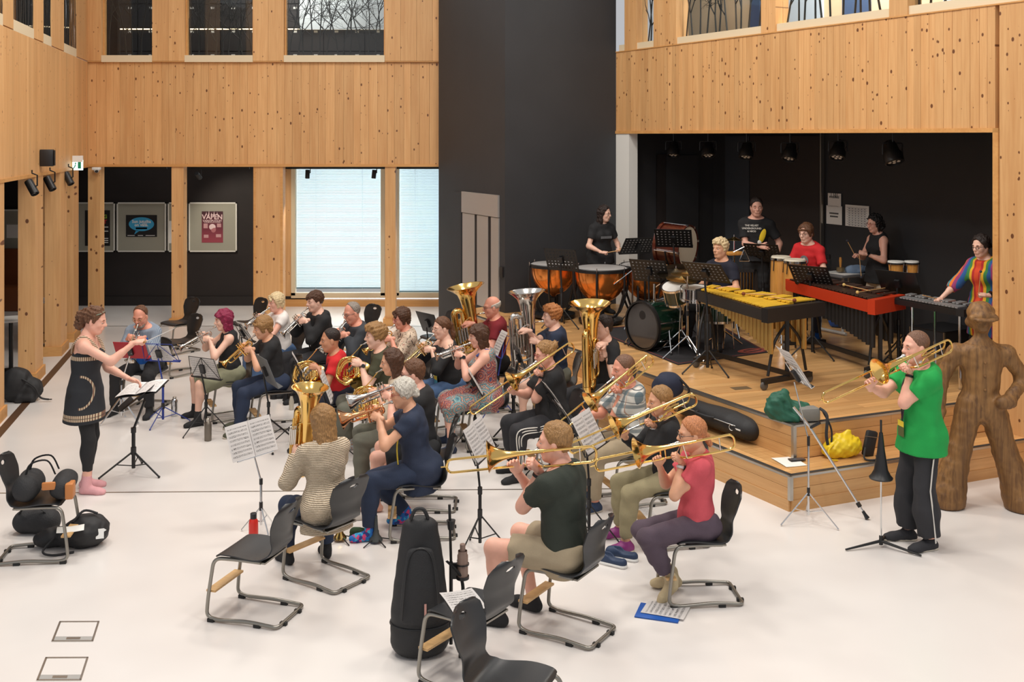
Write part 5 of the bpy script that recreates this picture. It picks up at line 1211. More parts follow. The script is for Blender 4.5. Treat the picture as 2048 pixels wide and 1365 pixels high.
# ---- cloth palette
def pat(name, build, rough=.85):
    m = bpy.data.materials.new(name); nt, N, L, b = nodes(m); b.inputs['Roughness'].default_value = rough
    tc = N.new('ShaderNodeTexCoord'); sep = N.new('ShaderNodeSeparateXYZ'); L.new(tc.outputs['Object'], sep.inputs[0]); build(N, L, b, tc.outputs['Object'], sep.outputs); return m
def band(N, L, src, freq, th, soft=.05, phase=0.):
    a = N.new('ShaderNodeMath'); a.operation = 'MULTIPLY_ADD'; L.new(src, a.inputs[0]); a.inputs[1].default_value = freq; a.inputs[2].default_value = phase
    f = N.new('ShaderNodeMath'); f.operation = 'FRACT'; L.new(a.outputs[0], f.inputs[0])
    g_ = N.new('ShaderNodeMapRange'); g_.inputs[1].default_value = th-soft; g_.inputs[2].default_value = th+soft; g_.inputs[3].default_value = 1; g_.inputs[4].default_value = 0; L.new(f.outputs[0], g_.inputs[0]); return g_.outputs[0]
def mixc(N, L, f, a, c):
    m = N.new('ShaderNodeMix'); m.data_type = 'RGBA'
    if hasattr(f, 'links'): L.new(f, m.inputs[0])
    else: m.inputs[0].default_value = f
    for k, q in ((6, a), (7, c)):
        if hasattr(q, 'links'): L.new(q, m.inputs[k])
        else: m.inputs[k].default_value = col4(q)
    return m.outputs[2]
def f_plaid(N, L, b, o, s):
    c = mixc(N, L, band(N, L, s[1], 9, .3), srgb(214, 212, 204), srgb(120, 132, 136)); q = N.new('ShaderNodeMath'); q.operation = 'MULTIPLY'; q.inputs[1].default_value = .7; L.new(band(N, L, s[2], 9, .3), q.inputs[0])
    c = mixc(N, L, q.outputs[0], c, srgb(84, 104, 112)); c = mixc(N, L, band(N, L, s[2], 9, .05, .02, .55), c, srgb(70, 74, 80)); c = mixc(N, L, band(N, L, s[1], 9, .05, .02, .6), c, srgb(176, 140, 120)); L.new(c, b.inputs['Base Color'])
def f_paisley(N, L, b, o, s):
    v = N.new('ShaderNodeTexVoronoi'); v.inputs['Scale'].default_value = 7; L.new(o, v.inputs['Vector'])
    a = N.new('ShaderNodeMath'); a.operation = 'MULTIPLY'; a.inputs[1].default_value = 5.5; L.new(v.outputs['Distance'], a.inputs[0]); f = N.new('ShaderNodeMath'); f.operation = 'FRACT'; L.new(a.outputs[0], f.inputs[0])
    r1 = ramp(N, [(0, srgb(206, 168, 140)), (.2, srgb(60, 118, 138)), (.5, srgb(150, 180, 176)), (.62, srgb(42, 92, 112)), (.9, srgb(196, 150, 130))]); L.new(f.outputs[0], r1.inputs[0])
    r2 = ramp(N, [(0, srgb(196, 110, 90)), (.3, srgb(140, 46, 42)), (.55, srgb(206, 160, 140)), (.7, srgb(122, 34, 36)), (.95, srgb(70, 90, 120))]); L.new(f.outputs[0], r2.inputs[0])
    n = N.new('ShaderNodeTexNoise'); n.inputs['Scale'].default_value = 4.5; n.inputs['Detail'].default_value = 1; L.new(o, n.inputs['Vector']); g_ = N.new('ShaderNodeMapRange'); g_.inputs[1].default_value = .46; g_.inputs[2].default_value = .54; L.new(n.outputs[0], g_.inputs[0])
    n2 = N.new('ShaderNodeTexNoise'); n2.inputs['Scale'].default_value = 90; L.new(o, n2.inputs['Vector']); c = mixc(N, L, g_.outputs[0], r1.outputs[0], r2.outputs[0]); hs = N.new('ShaderNodeHueSaturation'); L.new(c, hs.inputs['Color']); mr = N.new('ShaderNodeMapRange'); mr.inputs[1].default_value = .35; mr.inputs[2].default_value = .65; mr.inputs[3].default_value = .6; mr.inputs[4].default_value = 1.3; L.new(n2.outputs[0], mr.inputs[0]); L.new(mr.outputs[0], hs.inputs['Value']); L.new(hs.outputs[0], b.inputs['Base Color'])
def f_leaf(N, L, b, o, s):
    n = N.new('ShaderNodeTexNoise'); n.inputs['Scale'].default_value = 16; n.inputs['Detail'].default_value = 3; n.inputs['Distortion'].default_value = 2; L.new(o, n.inputs['Vector']); r = ramp(N, [(.38, srgb(96, 78, 70)), (.46, srgb(206, 184, 160)), (.6, srgb(222, 202, 180)), (.68, srgb(170, 120, 104))]); L.new(n.outputs[0], r.inputs[0]); L.new(r.outputs[0], b.inputs['Base Color'])
def f_knit(N, L, b, o, s):
    w_ = N.new('ShaderNodeTexWave'); w_.bands_direction = 'Z'; w_.inputs['Scale'].default_value = 26; w_.inputs['Distortion'].default_value = .5; w_.inputs['Detail Scale'].default_value = 12; L.new(o, w_.inputs['Vector']); n = N.new('ShaderNodeTexVoronoi'); n.inputs['Scale'].default_value = 75; L.new(o, n.inputs['Vector'])
    c = mixc(N, L, w_.outputs[0], srgb(190, 166, 136), srgb(238, 222, 198)); L.new(c, b.inputs['Base Color']); ad = N.new('ShaderNodeMath'); L.new(w_.outputs[0], ad.inputs[0]); L.new(n.outputs[0], ad.inputs[1]); bp = N.new('ShaderNodeBump'); bp.inputs['Strength'].default_value = .9; bp.inputs['Distance'].default_value = .012; L.new(ad.outputs[0], bp.inputs['Height']); L.new(bp.outputs[0], b.inputs['Normal'])
def f_rain(N, L, b, o, s):
    ab = N.new('ShaderNodeMath'); ab.operation = 'ABSOLUTE'; L.new(s[1], ab.inputs[0]); m_ = N.new('ShaderNodeMath'); m_.operation = 'MULTIPLY'; m_.inputs[1].default_value = 4.2; L.new(ab.outputs[0], m_.inputs[0]); f = N.new('ShaderNodeMath'); f.operation = 'FRACT'; L.new(m_.outputs[0], f.inputs[0])
    cs_ = [srgb(214, 74, 36), srgb(180, 40, 40), srgb(222, 170, 40), srgb(60, 130, 70), srgb(40, 90, 150), srgb(150, 60, 110), srgb(228, 120, 40), srgb(60, 140, 150)]; r = ramp(N, [(i/8, c) for i, c in enumerate(cs_)], 'CONSTANT'); L.new(f.outputs[0], r.inputs[0]); L.new(r.outputs[0], b.inputs['Base Color'])
def f_denim(N, L, b, o, s):
    c = mixc(N, L, band(N, L, s[1], 60, .4), srgb(150, 162, 176), srgb(112, 126, 146)); L.new(c, b.inputs['Base Color'])
C_blk = cloth('black', srgb(34, 34, 36)); C_blk2 = cloth('charcoal', srgb(46, 46, 50)); C_jean = cloth('dark_jean', srgb(38, 50, 74)); C_blue = cloth('mid_jean', srgb(78, 106, 146)); C_navy = cloth('navy', srgb(38, 48, 70)); C_dnav = cloth('deep_navy', srgb(26, 28, 44))
C_olive = cloth('olive_short', srgb(142, 142, 116)); C_oliv2 = cloth('olive_polo', srgb(66, 66, 46)); C_grn = cloth('bottle_green', srgb(48, 54, 46)); C_kh = cloth('khaki', srgb(166, 150, 124)); C_kh2 = cloth('stone_khaki', srgb(150, 140, 108)); C_red = cloth('red', srgb(206, 38, 42)); C_wine = cloth('wine', srgb(124, 28, 38))
C_white = cloth('white', srgb(238, 232, 228)); C_pink = cloth('coral', srgb(206, 84, 94)); C_aub = cloth('aubergine', srgb(84, 70, 82)); C_emer = cloth('emerald', srgb(28, 160, 74)); C_beige = cloth('beige', srgb(206, 192, 170)); C_sockp = cloth('pink_sock', srgb(222, 164, 168)); C_sockb = cloth('beige_sock', srgb(196, 178, 142)); C_grey = cloth('grey_green', srgb(104, 104, 92)); C_bluet = cloth('royal_blue', srgb(24, 92, 180))
C_plaid = pat('cloth_plaid', f_plaid); C_pais = pat('cloth_paisley', f_paisley); C_leaf = pat('cloth_leaf', f_leaf); C_knit = pat('cloth_knit', f_knit); C_rain = pat('cloth_stripes', f_rain); C_den = pat('cloth_stripe_shirt', f_denim)
def f_sock(N, L, b, o, s):
    v = N.new('ShaderNodeTexVoronoi'); v.inputs['Scale'].default_value = 40; L.new(o, v.inputs['Vector']); r = ramp(N, [(0, srgb(40, 110, 190)), (.35, srgb(60, 170, 210)), (.6, srgb(210, 70, 120)), (.8, srgb(50, 60, 130))], 'CONSTANT'); sc = N.new('ShaderNodeSeparateColor'); L.new(v.outputs['Color'], sc.inputs[0]); L.new(sc.outputs[0], r.inputs[0]); L.new(r.outputs[0], b.inputs['Base Color'])
C_sockc = pat('cloth_bright_sock', f_sock)
def f_dot(N, L, b, o, s):
    v = N.new('ShaderNodeTexVoronoi'); v.inputs['Scale'].default_value = 34; v.inputs['Randomness'].default_value = .4; L.new(o, v.inputs['Vector']); r = ramp(N, [(0, srgb(190, 140, 110)), (.3, srgb(190, 196, 200))], 'CONSTANT'); L.new(v.outputs['Distance'], r.inputs[0]); L.new(r.outputs[0], b.inputs['Base Color'])
C_sockd = pat('cloth_dot_sock', f_dot)
p_w = mat('shirt_print_white', srgb(226, 222, 214), .8); p_g = mat('shirt_print_grey', srgb(120, 120, 122), .8); p_y = mat('shirt_print_yellow', srgb(232, 196, 40), .8)
RZ = lambda d, p: (d, p)
# ---- 1 conductor
trimM = pat('embroidery_trim', lambda N, L, b, o, s: L.new(mixc(N, L, band(N, L, s[2], 70, .5), srgb(206, 190, 160), srgb(120, 84, 70)), b.inputs['Base Color']))
def f_dress(N, L, b, o, s):
    tr = mixc(N, L, band(N, L, s[0], 55, .5), srgb(206, 190, 160), srgb(124, 90, 74)); c = srgb(38, 40, 45)
    def win(src, a, d):
        m1 = N.new('ShaderNodeMath'); m1.operation = 'COMPARE'; L.new(src, m1.inputs[0]); m1.inputs[1].default_value = a; m1.inputs[2].default_value = d; return m1.outputs[0]
    for (z, d) in ((.705, .011), (.735, .014), (1.255, .017)): c = mixc(N, L, win(s[2], z, d), c, tr)
    xx = N.new('ShaderNodeMath'); xx.operation = 'MULTIPLY_ADD'; L.new(s[0], xx.inputs[0]); xx.inputs[1].default_value = 9.5; xx.inputs[2].default_value = -.1
    zz = N.new('ShaderNodeMath'); zz.operation = 'MULTIPLY_ADD'; L.new(s[2], zz.inputs[0]); zz.inputs[1].default_value = 7.; zz.inputs[2].default_value = -6.65
    cv = N.new('ShaderNodeCombineXYZ'); L.new(xx.outputs[0], cv.inputs[0]); L.new(zz.outputs[0], cv.inputs[1]); ln = N.new('ShaderNodeVectorMath'); ln.operation = 'LENGTH'; L.new(cv.outputs[0], ln.inputs[0])
    rg_ = win(ln.outputs['Value'], 1., .07); g1 = N.new('ShaderNodeMath'); g1.operation = 'GREATER_THAN'; L.new(s[0], g1.inputs[0]); g1.inputs[1].default_value = .0; g2 = N.new('ShaderNodeMath'); g2.operation = 'LESS_THAN'; L.new(s[1], g2.inputs[0]); g2.inputs[1].default_value = -.03
    a = N.new('ShaderNodeMath'); a.operation = 'MULTIPLY'; L.new(g1.outputs[0], a.inputs[0]); L.new(g2.outputs[0], a.inputs[1]); a2 = N.new('ShaderNodeMath'); a2.operation = 'MULTIPLY'; L.new(a.outputs[0], a2.inputs[0]); L.new(rg_, a2.inputs[1]); L.new(mixc(N, L, a2.outputs[0], c, tr), b.inputs['Base Color'])
def x_cond(I):
    t, sp = I['t'], I['sp']
    for sd in (1, -1): MB().tube(smooth_path([sp(.36, .135, sd*.07), sp(.45, .09, sd*.095), sp(.518, -.005, sd*.10), sp(.45, -.095, sd*.085), sp(.36, -.12, sd*.06)]), .016, 6, flat=.35).build('strap', trimM, t)
    MB().tube([(-.0, .075, .06), (.03, .08, .075), (.055, .062, .09), (.065, 0, .105), (.055, -.062, .09), (.03, -.08, .075), (0, -.075, .06)], .004, 5).build('hairband_glasses', mat('glasses_up', srgb(120, 140, 120), .3), t, M=I['Mh'])
person('woman conducting in a black sleeveless dress with patterned trim and pink socks', 190, 641, 4, stand=True, fem=True, s=1.0, lean=2, hpitch=14, hair=('curlytail', 'chest'), dress=dict(m=pat('embroidered_dress', f_dress), hem=.66), bottom='leggings', botm=C_blk, feet='sock', feetm=C_sockp,
       rhand=(V(.47, -.10, 1.39), (1, .1, .15), (0, .3, -1), 'fist'), lhand=(V(.36, .15, 1.0), (.9, -.1, -.25), (.1, -.5, -.8), 'loose'), elbowR=(-.1, -.45, -.9), ankles={1: (-.02, .1, .085, 10, 0, .12), -1: (.04, -.09, .085, -6, 0, .12)}, extra=x_cond, vox=.011, skin='pink')
# baton
I0 = Pd(298, 686, 9.85)
bt = thing('baton', 'thin white conducting baton in the conductor\'s raised hand', 'baton', frame(Pd(297, 681, 9.86), Pd(362, 651, 9.7)-Pd(297, 681, 9.86)))
MB().tube([(-.05, 0, 0), (.33, 0, 0)], [.004, .0018], 6).build('shaft', M_white, bt); MB().ball((-.05, 0, 0), (.022, .012, .012)).build('grip', mat('cork', srgb(190, 140, 90), .7), bt)
# ---- seated players
def x2(I):
    t, sp = I['t'], I['sp']
    TP = [loft([sp(.06), sp(.2), sp(.34), sp(.46)], (.135, .13, .145, .07), (.135, .13, .14, .08), (0, 1, 0))]; sdf_obj('blue_t_shirt', TP, .0125, C_bluet, t, cuts=[(sp(.485), nrm(I['up']+I['fwd']*.5)), (sp(0, .06), -I['fwd'])])
    MB().lathe([(.001, .0), (.035, .0), (.035, .002), (.001, .002)], 20, chest_frame(I, .2, .142)).build('shirt_print', p_y, t)
person('bearded man with glasses in a blue shirt under an open grey shirt playing trumpet', 281, 633, 262, lean=10, hpitch=18, hair=('receding', 'chest'), beard='grey', glasses='gold', skin='red', top='long', sleeve=1.75, topm=C_den, hem=.06, g=1.12, bottom='trousers', botm=C_blk, feet='sock', feetm=C_blk, inst='trumpet', ipitch=52, iyaw=4, ifinish='silver', ilabel='silver trumpet of the bearded man, pointing down', chairlabel='black chair under the bearded trumpet player', spread=.2, extra=x2, s=.95)
person('woman with magenta hair in a black tank top and olive shorts playing trumpet', 447, 640, 206, fem=True, lean=2, hpitch=8, hair=('bob', 'magenta'), top='tank', topm=C_blk, bottom='shorts', shorts=.98, legw=1.35, botm=C_olive, feet='sock', feetm=C_blk, inst='trumpet', ipitch=27, ifinish='silver', ilabel='silver trumpet of the magenta-haired woman', chairlabel='black chair under the magenta-haired woman', g=1.1, skin='fair', spread=.17, bust=1.15, s=.95)
def x4(I):
    print_text(I, [('anicc', .085, p_w, .09), ('ROSS', .09, p_g, .0), ('na', .08, p_w, -.085)], .24, .147)
person('blond boy in a printed black t-shirt and jeans playing trumpet', 526, 655, 204, s=.95, lean=8, hpitch=10, htilt=-6, hair=('bowl', 'dblond'), top='tee', topm=C_blk, sleeve=.65, bottom='trousers', botm=C_jean, legw=1.1, feet='shoe', feetm=cloth('moss_shoe', srgb(84, 86, 70)), inst='trumpet', ipitch=40, ilabel='gold trumpet of the blond boy, pointing steeply down', chairlabel='black chair under the blond trumpet boy', extra=x4, skin='tan', ankles={1: (.42, .18, .09), -1: (.36, -.14, .09)})
person('blonde woman in a frilled white top playing cornet', 552, 605, 216, fem=True, lean=2, hair=('pixie', 'lblond'), top='tee', sleeve=.35, topm=C_white, bottom='trousers', botm=C_blue, feet='sock', feetm=C_blk, inst='cornet', ipitch=30, ifinish='silver', ilabel='silver cornet of the blonde woman in white', chairlabel='black chair under the blonde woman in white', watch=(1, 'black'), g=1.15, skin='pink', bust=1.15, s=.95)
def x6(I): [MB().box((0, 0, 0), q[:2]+(.003,), chest_frame(I, q[2], .15, q[3])).build('shirt_print', q[4], I['t'], False) for q in ((.07, .03, .35, -.08, p_w), (.1, .04, .34, .06, p_y), (.1, .13, .25, .02, p_g))]; sdf_obj('hood', [cap(I['sp'](.49, -.05, -.1), I['sp'](.49, -.05, .1), .05, k=.05), cap(I['sp'](.485, .06, -.09), I['sp'](.5, -.04, -.12), .03, k=.04), cap(I['sp'](.485, .06, .09), I['sp'](.5, -.04, .12), .03, k=.04)], .0125, C_blk, I['t'])
person('boy with brown swept hair in a black hoodie playing trumpet', 630, 603, 214, lean=4, hpitch=6, hair=('swept', 'brown'), top='long', sleeve=1.9, topm=C_blk, bottom='trousers', botm=C_blk2, feet='sock', feetm=C_blk, inst='trumpet', ipitch=40, ifinish='silver', ilabel='silver trumpet of the boy in the black hoodie', chairlabel='black chair under the boy in the hoodie', extra=x6, g=1.05, s=1.04)
person('older man with glasses in a dark shirt playing flugelhorn', 704, 626, 216, lean=2, hpitch=14, hair=('receding', 'grey'), glasses='dark', skin='red', top='long', sleeve=1.8, topm=cloth('slate_shirt', srgb(56, 60, 66)), bottom='trousers', botm=C_blk, feet='sock', feetm=C_blk, inst='flugel', ipitch=48, ifinish='silver', ilabel='silver flugelhorn of the man in the dark shirt', chairlabel='black chair under the man in the dark shirt', g=1.08)
def x8(I): lanyard(I, .1, mat('badge_plain', srgb(236, 208, 60), .5))
person('boy with cropped dark hair in a red t-shirt playing french horn', 661, 680, 196, s=.88, lean=6, hpitch=4, skin='olive', hair=('buzz', 'dark'), top='tee', topm=C_red, sleeve=.6, bottom='shorts', shorts=.85, botm=C_dnav, feet='sock', feetm=C_blk, inst='horn', ipitch=24, ifinish='gold', ilabel='brass french horn of the boy in red', chairlabel='black chair under the boy in red', extra=x8)
person('young man with tousled fair hair in an olive polo shirt playing french horn', 752, 672, 191, lean=4, hpitch=4, hair=('mop', 'dblond'), top='tee', topm=C_oliv2, sleeve=.6, bottom='trousers', botm=C_grey, feet='sock', feetm=C_sockd, inst='horn', ipitch=22, ilabel='brass french horn of the young man in olive', chairlabel='black chair under the young man in olive', watch=(1, 'brown'), ankles={1: (.52, .14, .09, 10), -1: (.36, -.15, .085)}, s=1.05)
person('woman with long brown hair in a beige blouse playing french horn', 783, 724, 189, fem=True, lean=6, hpitch=8, hair=('shoulder', 'brown'), top='long', sleeve=1.4, topm=C_beige, bottom='trousers', botm=C_grey, feet='sock', feetm=C_blk, inst='horn', ipitch=26, ilabel='brass french horn of the long-haired woman', chairlabel='black chair under the long-haired horn player', skin='tan')
person('woman with short dark hair and glasses in a leaf-patterned shirt playing trumpet', 803, 637, 206, fem=True, lean=2, hpitch=10, hair=('pixie', 'brown'), glasses='red', top='long', sleeve=1.35, topm=C_leaf, bottom='trousers', botm=C_blk, feet='sock', feetm=C_blk, inst='trumpet', ipitch=36, ilabel='gold trumpet of the woman in the leaf-patterned shirt', chairlabel='black chair under the woman in the leaf-patterned shirt', g=1.2, skin='red', bust=1.2)
def x12(I): lanyard(I, .06)
person('girl with a ponytail and glasses in a black cardigan playing trumpet', 883, 656, 207, fem=True, lean=4, hpitch=6, hair=('ponytail', 'chest'), glasses='clear', top='long', sleeve=1.6, topm=C_blk, neck=.12, bottom='trousers', botm=C_blue, feet='sock', feetm=C_blk, inst='trumpet', ipitch=38, ifinish='pale', ilabel='pale brass trumpet of the girl with the ponytail', chairlabel='black chair under the girl with the ponytail', extra=x12, g=1.1)
def x13(I):
    MB().tube(smooth_path([I['sp'](.50, -.06, .07), I['sp'](.515, .0, .09), I['sp'](.45, .1, .07)]), .012, 6).build('blue_strap', cloth('blue_strap', srgb(70, 90, 150)), I['t'])
person('woman with a dark bob in a paisley sleeveless dress playing cornet', 957, 672, 191, fem=True, lean=2, hpitch=10, hair=('bob', 'brown'), glasses='clear', dress=dict(m=C_pais, hem=.33, drop=.2), bottom=None, feet='sock', feetm=C_navy, inst='cornet', ipitch=18, ifinish='silver', ilabel='silver cornet of the woman in the paisley dress', chairlabel='black chair under the woman in the paisley dress', watch=(1, 'black'), g=1.25, skin='pink', bust=1.2, spread=.16, extra=x13)
def x14(I): MB().tube(smooth_path([I['sp'](.50, -.05, .06), I['sp'](.47, .05, .07), I['sp'](.38, .13, .05)]), .008, 6).build('lanyard', mat('lanyard_violet', srgb(90, 50, 80), .7), I['t'])
person('man with short brown hair and glasses in a black t-shirt playing a silver flugelhorn', 826, 747, 180, lean=4, hpitch=6, hair=('short', 'chest'), glasses='dark', top='tee', topm=C_blk, sleeve=.6, bottom='shorts', shorts=.8, botm=C_blk, feet='bare', inst='flugel', ikw=dict(L=.5, br=.085), ipitch=20, iyaw=4, ifinish='silver', ilabel='large silver flugelhorn of the man in the black t-shirt', chairlabel='black chair under the man in the black t-shirt', extra=x14, skin='pink')
def x15(I):
    sp = I['sp']; MB().tube(smooth_path([sp(.50, -.02, .06), sp(.3, .14, .12), sp(.05, .17, .1)]), .006, 5).build('lanyard', mat('lanyard_yellow', srgb(226, 196, 60), .7), I['t'])
person('silver-haired woman with glasses in a navy tunic playing a rose brass flugelhorn', 806, 786, 186, fem=True, lean=8, hpitch=8, hair=('lowbun', 'silver'), glasses='red', top='tee', sleeve=.45, topm=C_navy, hem=.12, bottom='trousers', botm=C_jean, feet='sock', feetm=C_sockc, inst='flugel', ikw=dict(L=.44, br=.085), ipitch=17, ifinish='rose', ilabel='rose brass flugelhorn of the silver-haired woman', chairlabel='black chair under the silver-haired woman', extra=x15, skin='tan', vox=.011, ankles={1: (.40, .12, .09, 5), -1: (.10, -.12, .13, -10)}, g=1.08)
person('girl with long fair hair in a cream crocheted cardigan playing euphonium', 645, 842, 122, fem=True, lean=2, hpitch=4, hair=('long', 'dblond'), top='coat', sleeve=1.95, topm=C_knit, hem=.14, bottom='trousers', botm=C_blue if 0 else C_jean, feet='sock', feetm=C_blk, inst='euph', ipitch=-6, iyaw=14, ilabel='gold euphonium of the girl in the crocheted cardigan', chairlabel='black chair under the girl in the crocheted cardigan', vox=.011, g=1.05, s=.95, cyaw=22)
person('bald man with glasses in a wine-red polo shirt playing tuba', 984, 614, 192, lean=0, hpitch=6, hair=('fringe', 'silver'), glasses='dark', skin='red', top='tee', topm=C_wine, sleeve=.6, bottom='trousers', botm=C_blk, feet='sock', feetm=C_blk, inst='tuba', ipitch=10, iyaw=0, iroll=0, ikw=dict(br=.225), ilabel='gold tuba of the bald man in wine red', chairlabel='black chair under the bald tuba player', lift=.05)
person('young man with ginger hair in a navy shirt playing a silver tuba', 1104, 632, 186, lean=0, hpitch=2, hair=('mop', 'ginger'), top='tee', topm=C_dnav if 0 else C_navy, sleeve=.7, bottom='shorts', botm=C_grey, feet='sock', feetm=C_blk, inst='tuba', ipitch=4, iyaw=0, ikw=dict(br=.215), ifinish='silver', ilabel='silver tuba of the ginger-haired young man', chairlabel='black chair under the ginger-haired tuba player', g=1.1, lift=.04)
person('dark-haired person in a black t-shirt half hidden behind a gold tuba', 1206, 654, 205, lean=0, hpitch=0, hair=('short', 'dark'), top='tee', topm=C_blk, sleeve=.6, bottom='trousers', botm=C_blk2, feet='shoe', feetm=C_blk, inst='tuba', ipitch=4, iyaw=45, ikw=dict(br=.225), ilabel='gold tuba in front of the dark-haired player in black', chairlabel='black chair under the dark-haired tuba player', watch=(1, 'brown'), g=1.1, lift=.04)
# trombones
def stripes(I, sd, m):
    hp, K, A = I['LG'][sd]; Yv = Vector((0, sd, 0))
    for k in (-.022, 0, .022):
        p = [hp+Yv*.108+Vector((0, 0, k)), hp.lerp(K, .5)+Yv*.094+Vector((0, 0, k)), K+Yv*.082+Vector((k, 0, k)), K.lerp(A, .5)+Yv*.074+Vector((k, 0, 0)), A+Yv*.064+Vector((k, 0, .03))]; MB().tube(smooth_path(p), .006, 5).build('side_stripe', m, I['t'])
def x20(I): stripes(I, 1, p_w); MB().box((0, 0, 0), (.05, .025, .004), chest_frame(I, .36, .145, .09)).build('shirt_print', p_w, I['t'], False)
person('woman with a messy blonde bun and glasses in a black t-shirt playing trombone', 1090, 708, 196, fem=True, lean=2, hpitch=10, hair=('bun', 'dblond'), glasses='red', top='tee', sleeve=.75, topm=C_blk, bottom='trousers', botm=C_blk2, feet='sock', feetm=C_blk, inst='trombone', ipitch=27, iyaw=10, ikw=dict(ext=.18), ilabel='gold trombone of the woman with the blonde bun', chairlabel='black chair under the woman with the blonde bun', extra=x20, g=1.35, skin='pink', watch=(1, 'black'), bust=1.3)
person('bald man in a checked shirt playing trombone', 1247, 738, 198, lean=0, hpitch=8, hair=('buzz', 'stub'), skin='red', top='tee', sleeve=.8, topm=C_plaid, bottom='trousers', botm=C_kh, feet='shoe', feetm=cloth('blue_slipper', srgb(44, 60, 88)), inst='trombone', ipitch=31, iyaw=8, ikw=dict(ext=.24, fr=True), ilabel='gold trombone of the bald man in the checked shirt', chairlabel='black chair under the man in the checked shirt', watch=(1, 'white'), g=1.15, s=1.03)
person('woman with tied-back hair in a black top playing trombone', 1320, 802, 190, fem=True, lean=2, hpitch=6, hair=('lowpony', 'dblond'), top='long', sleeve=1.85, topm=C_blk, bottom='trousers', botm=C_kh2, feet='clog', feetm=cloth('violet_clog', srgb(140, 50, 120), rough=.5, bump=0), inst='trombone', ipitch=19, iyaw=4, ikw=dict(ext=.1, fr=True), ilabel='gold trombone of the woman in black', chairlabel='black chair under the woman in black with a trombone', watch=(1, 'white'), skin='tan', s=.94)
def x23(I): pass
person('woman with copper hair and glasses in a coral shirt playing trombone', 1384, 868, 184, fem=True, lean=-2, hpitch=6, hair=('lowpony', 'copper'), glasses='dark', top='tee', sleeve=.5, topm=C_pink, bottom='trousers', botm=C_aub, legw=.95, feet='sock', feetm=C_sockb, inst='trombone', ipitch=8, iyaw=6, ikw=dict(ext=0., gslide=True), ilabel='gold trombone of the woman in the coral shirt', chairlabel='black chair under the woman in the coral shirt', watch=(1, 'white'), vox=.011, skin='tan', ankles={1: (.20, .1, .15, 0, 55, .08), -1: (.14, -.14, .10, -10, 0, .08)}, g=1.02, s=.97)
person('man with short fair hair in a dark green t-shirt and khaki shorts playing trombone', 1110, 884, 152, lean=2, hpitch=2, hyaw=14, hair=('short', 'dblond'), skin='pink', top='tee', sleeve=.6, topm=C_grn, hem=.08, bottom='shorts', shorts=.72, botm=C_kh, feet='ankle', feetm=C_blk, inst='trombone', ipitch=4, iyaw=34, ikw=dict(ext=0.), ilabel='gold trombone of the man in the dark green t-shirt', chairlabel='black chair under the man in the dark green t-shirt', watch=(1, 'black'), vox=.010, g=1.12, ankles={1: (.42, .16, .09), -1: (.32, -.16, .09)}, s=1.1, cyaw=-4)
def x25(I):
    hp, K, A = I['LG'][1]; Yv = Vector((0, 1, 0)); MB().tube([hp.lerp(K, .38)+Yv*.108, hp.lerp(K, .6)+Yv*.1, K+Yv*.094, K.lerp(A, .5)+Yv*.098, A+Yv*.09], .016, 6, flat=.3).build('side_stripe', p_w, I['t'])
    lanyard(I, .02, mat('badge_dark', srgb(90, 96, 50), .5), 0, .17)
person('standing man with cropped hair in a green t-shirt and black track trousers playing trombone', 1832, 694, 190, stand=True, s=1.0, lean=0, hpitch=4, hair=('buzz', 'stub'), skin='pink', top='tee', sleeve=.6, topm=C_emer, hem=.1, bottom='trousers', botm=C_blk2, legw=1.5, feet='shoe', feetm=C_blk2, inst='trombone', ipitch=17, iyaw=10, ikw=dict(ext=.2, fr=True, gslide=True), ilabel='gold trombone of the standing man in green', extra=x25, watch=(1, 'black'), vox=.011, g=1.12, ankles={1: (-.01, .1, .085), -1: (.05, -.12, .085)})
# ---- percussion players on the stage
def stick(a, b_, label, r=.006, head=None, name='mallet', hr=.018):
    a, b_ = Vector(a), Vector(b_); t = thing(name, label, 'mallet' if name == 'mallet' else name.replace('_', ' '), frame(a, b_-a)); ln = (b_-a).length
    MB().tube([(0, 0, 0), (ln, 0, 0)], r, 6).build('shaft', mat('hickory', srgb(206, 160, 104), .5), t)
    if head: MB().ball((ln, 0, 0), hr, 10).build('head', head, t)
    return t
def x26(I):
    for k in range(10): MB().box(((k-4.5)*.019, 0, 0), (.014, .036, .003), chest_frame(I, .3, .158)).build('shirt_print', p_g, I['t'], False)
p26 = person('woman with glasses in a black t-shirt standing at the timpani with mallets', 1209, 427, 296, stand=True, s=.95, fem=True, hyaw=30, hpitch=6, hair=('shoulder', 'dark'), glasses='dark', top='tee', topm=C_blk, sleeve=.6, hem=.06, bottom='trousers', botm=C_blk, feet='sock', feetm=C_blk, base=ZS, lhand=(V(.27, .16, .98), (.7, -.55, 0), (0, -.3, -1), 'fist'), rhand=(V(.27, -.14, .95), (.7, .6, 0), (0, .3, -1), 'fist'), extra=x26, g=1.05)
felt = mat('white_felt', srgb(228, 222, 210), .9)
def hand_world(I, sd, off): return I['Mr'] @ (Vector(I['tg'][sd][0])+Vector(off))
stick(hand_world(p26, 1, (.04, -.08, .0)), hand_world(p26, 1, (.16, .22, .10)), 'white-tipped timpani mallet raised over the drums', .006, felt); stick(hand_world(p26, -1, (.02, .03, -.01)), hand_world(p26, -1, (.22, .25, .05)), 'white-tipped timpani mallet held level across', .006, felt)
p27 = person('blond young man in a navy t-shirt seated at the drum kit', 1441, 497, 216, lean=2, hpitch=0, hair=('mop', 'lblond'), top='tee', topm=C_dnav, sleeve=.65, bottom='trousers', botm=C_blk, feet='sock', feetm=C_blk, base=ZS, lift=.06, lhand=(V(.30, .2, .78), (.8, -.2, -.2), (0, 0, -1), 'fist'), rhand=(V(.28, -.2, .75), (.8, .2, -.2), (0, 0, -1), 'fist'), spread=.25, skin='tan')
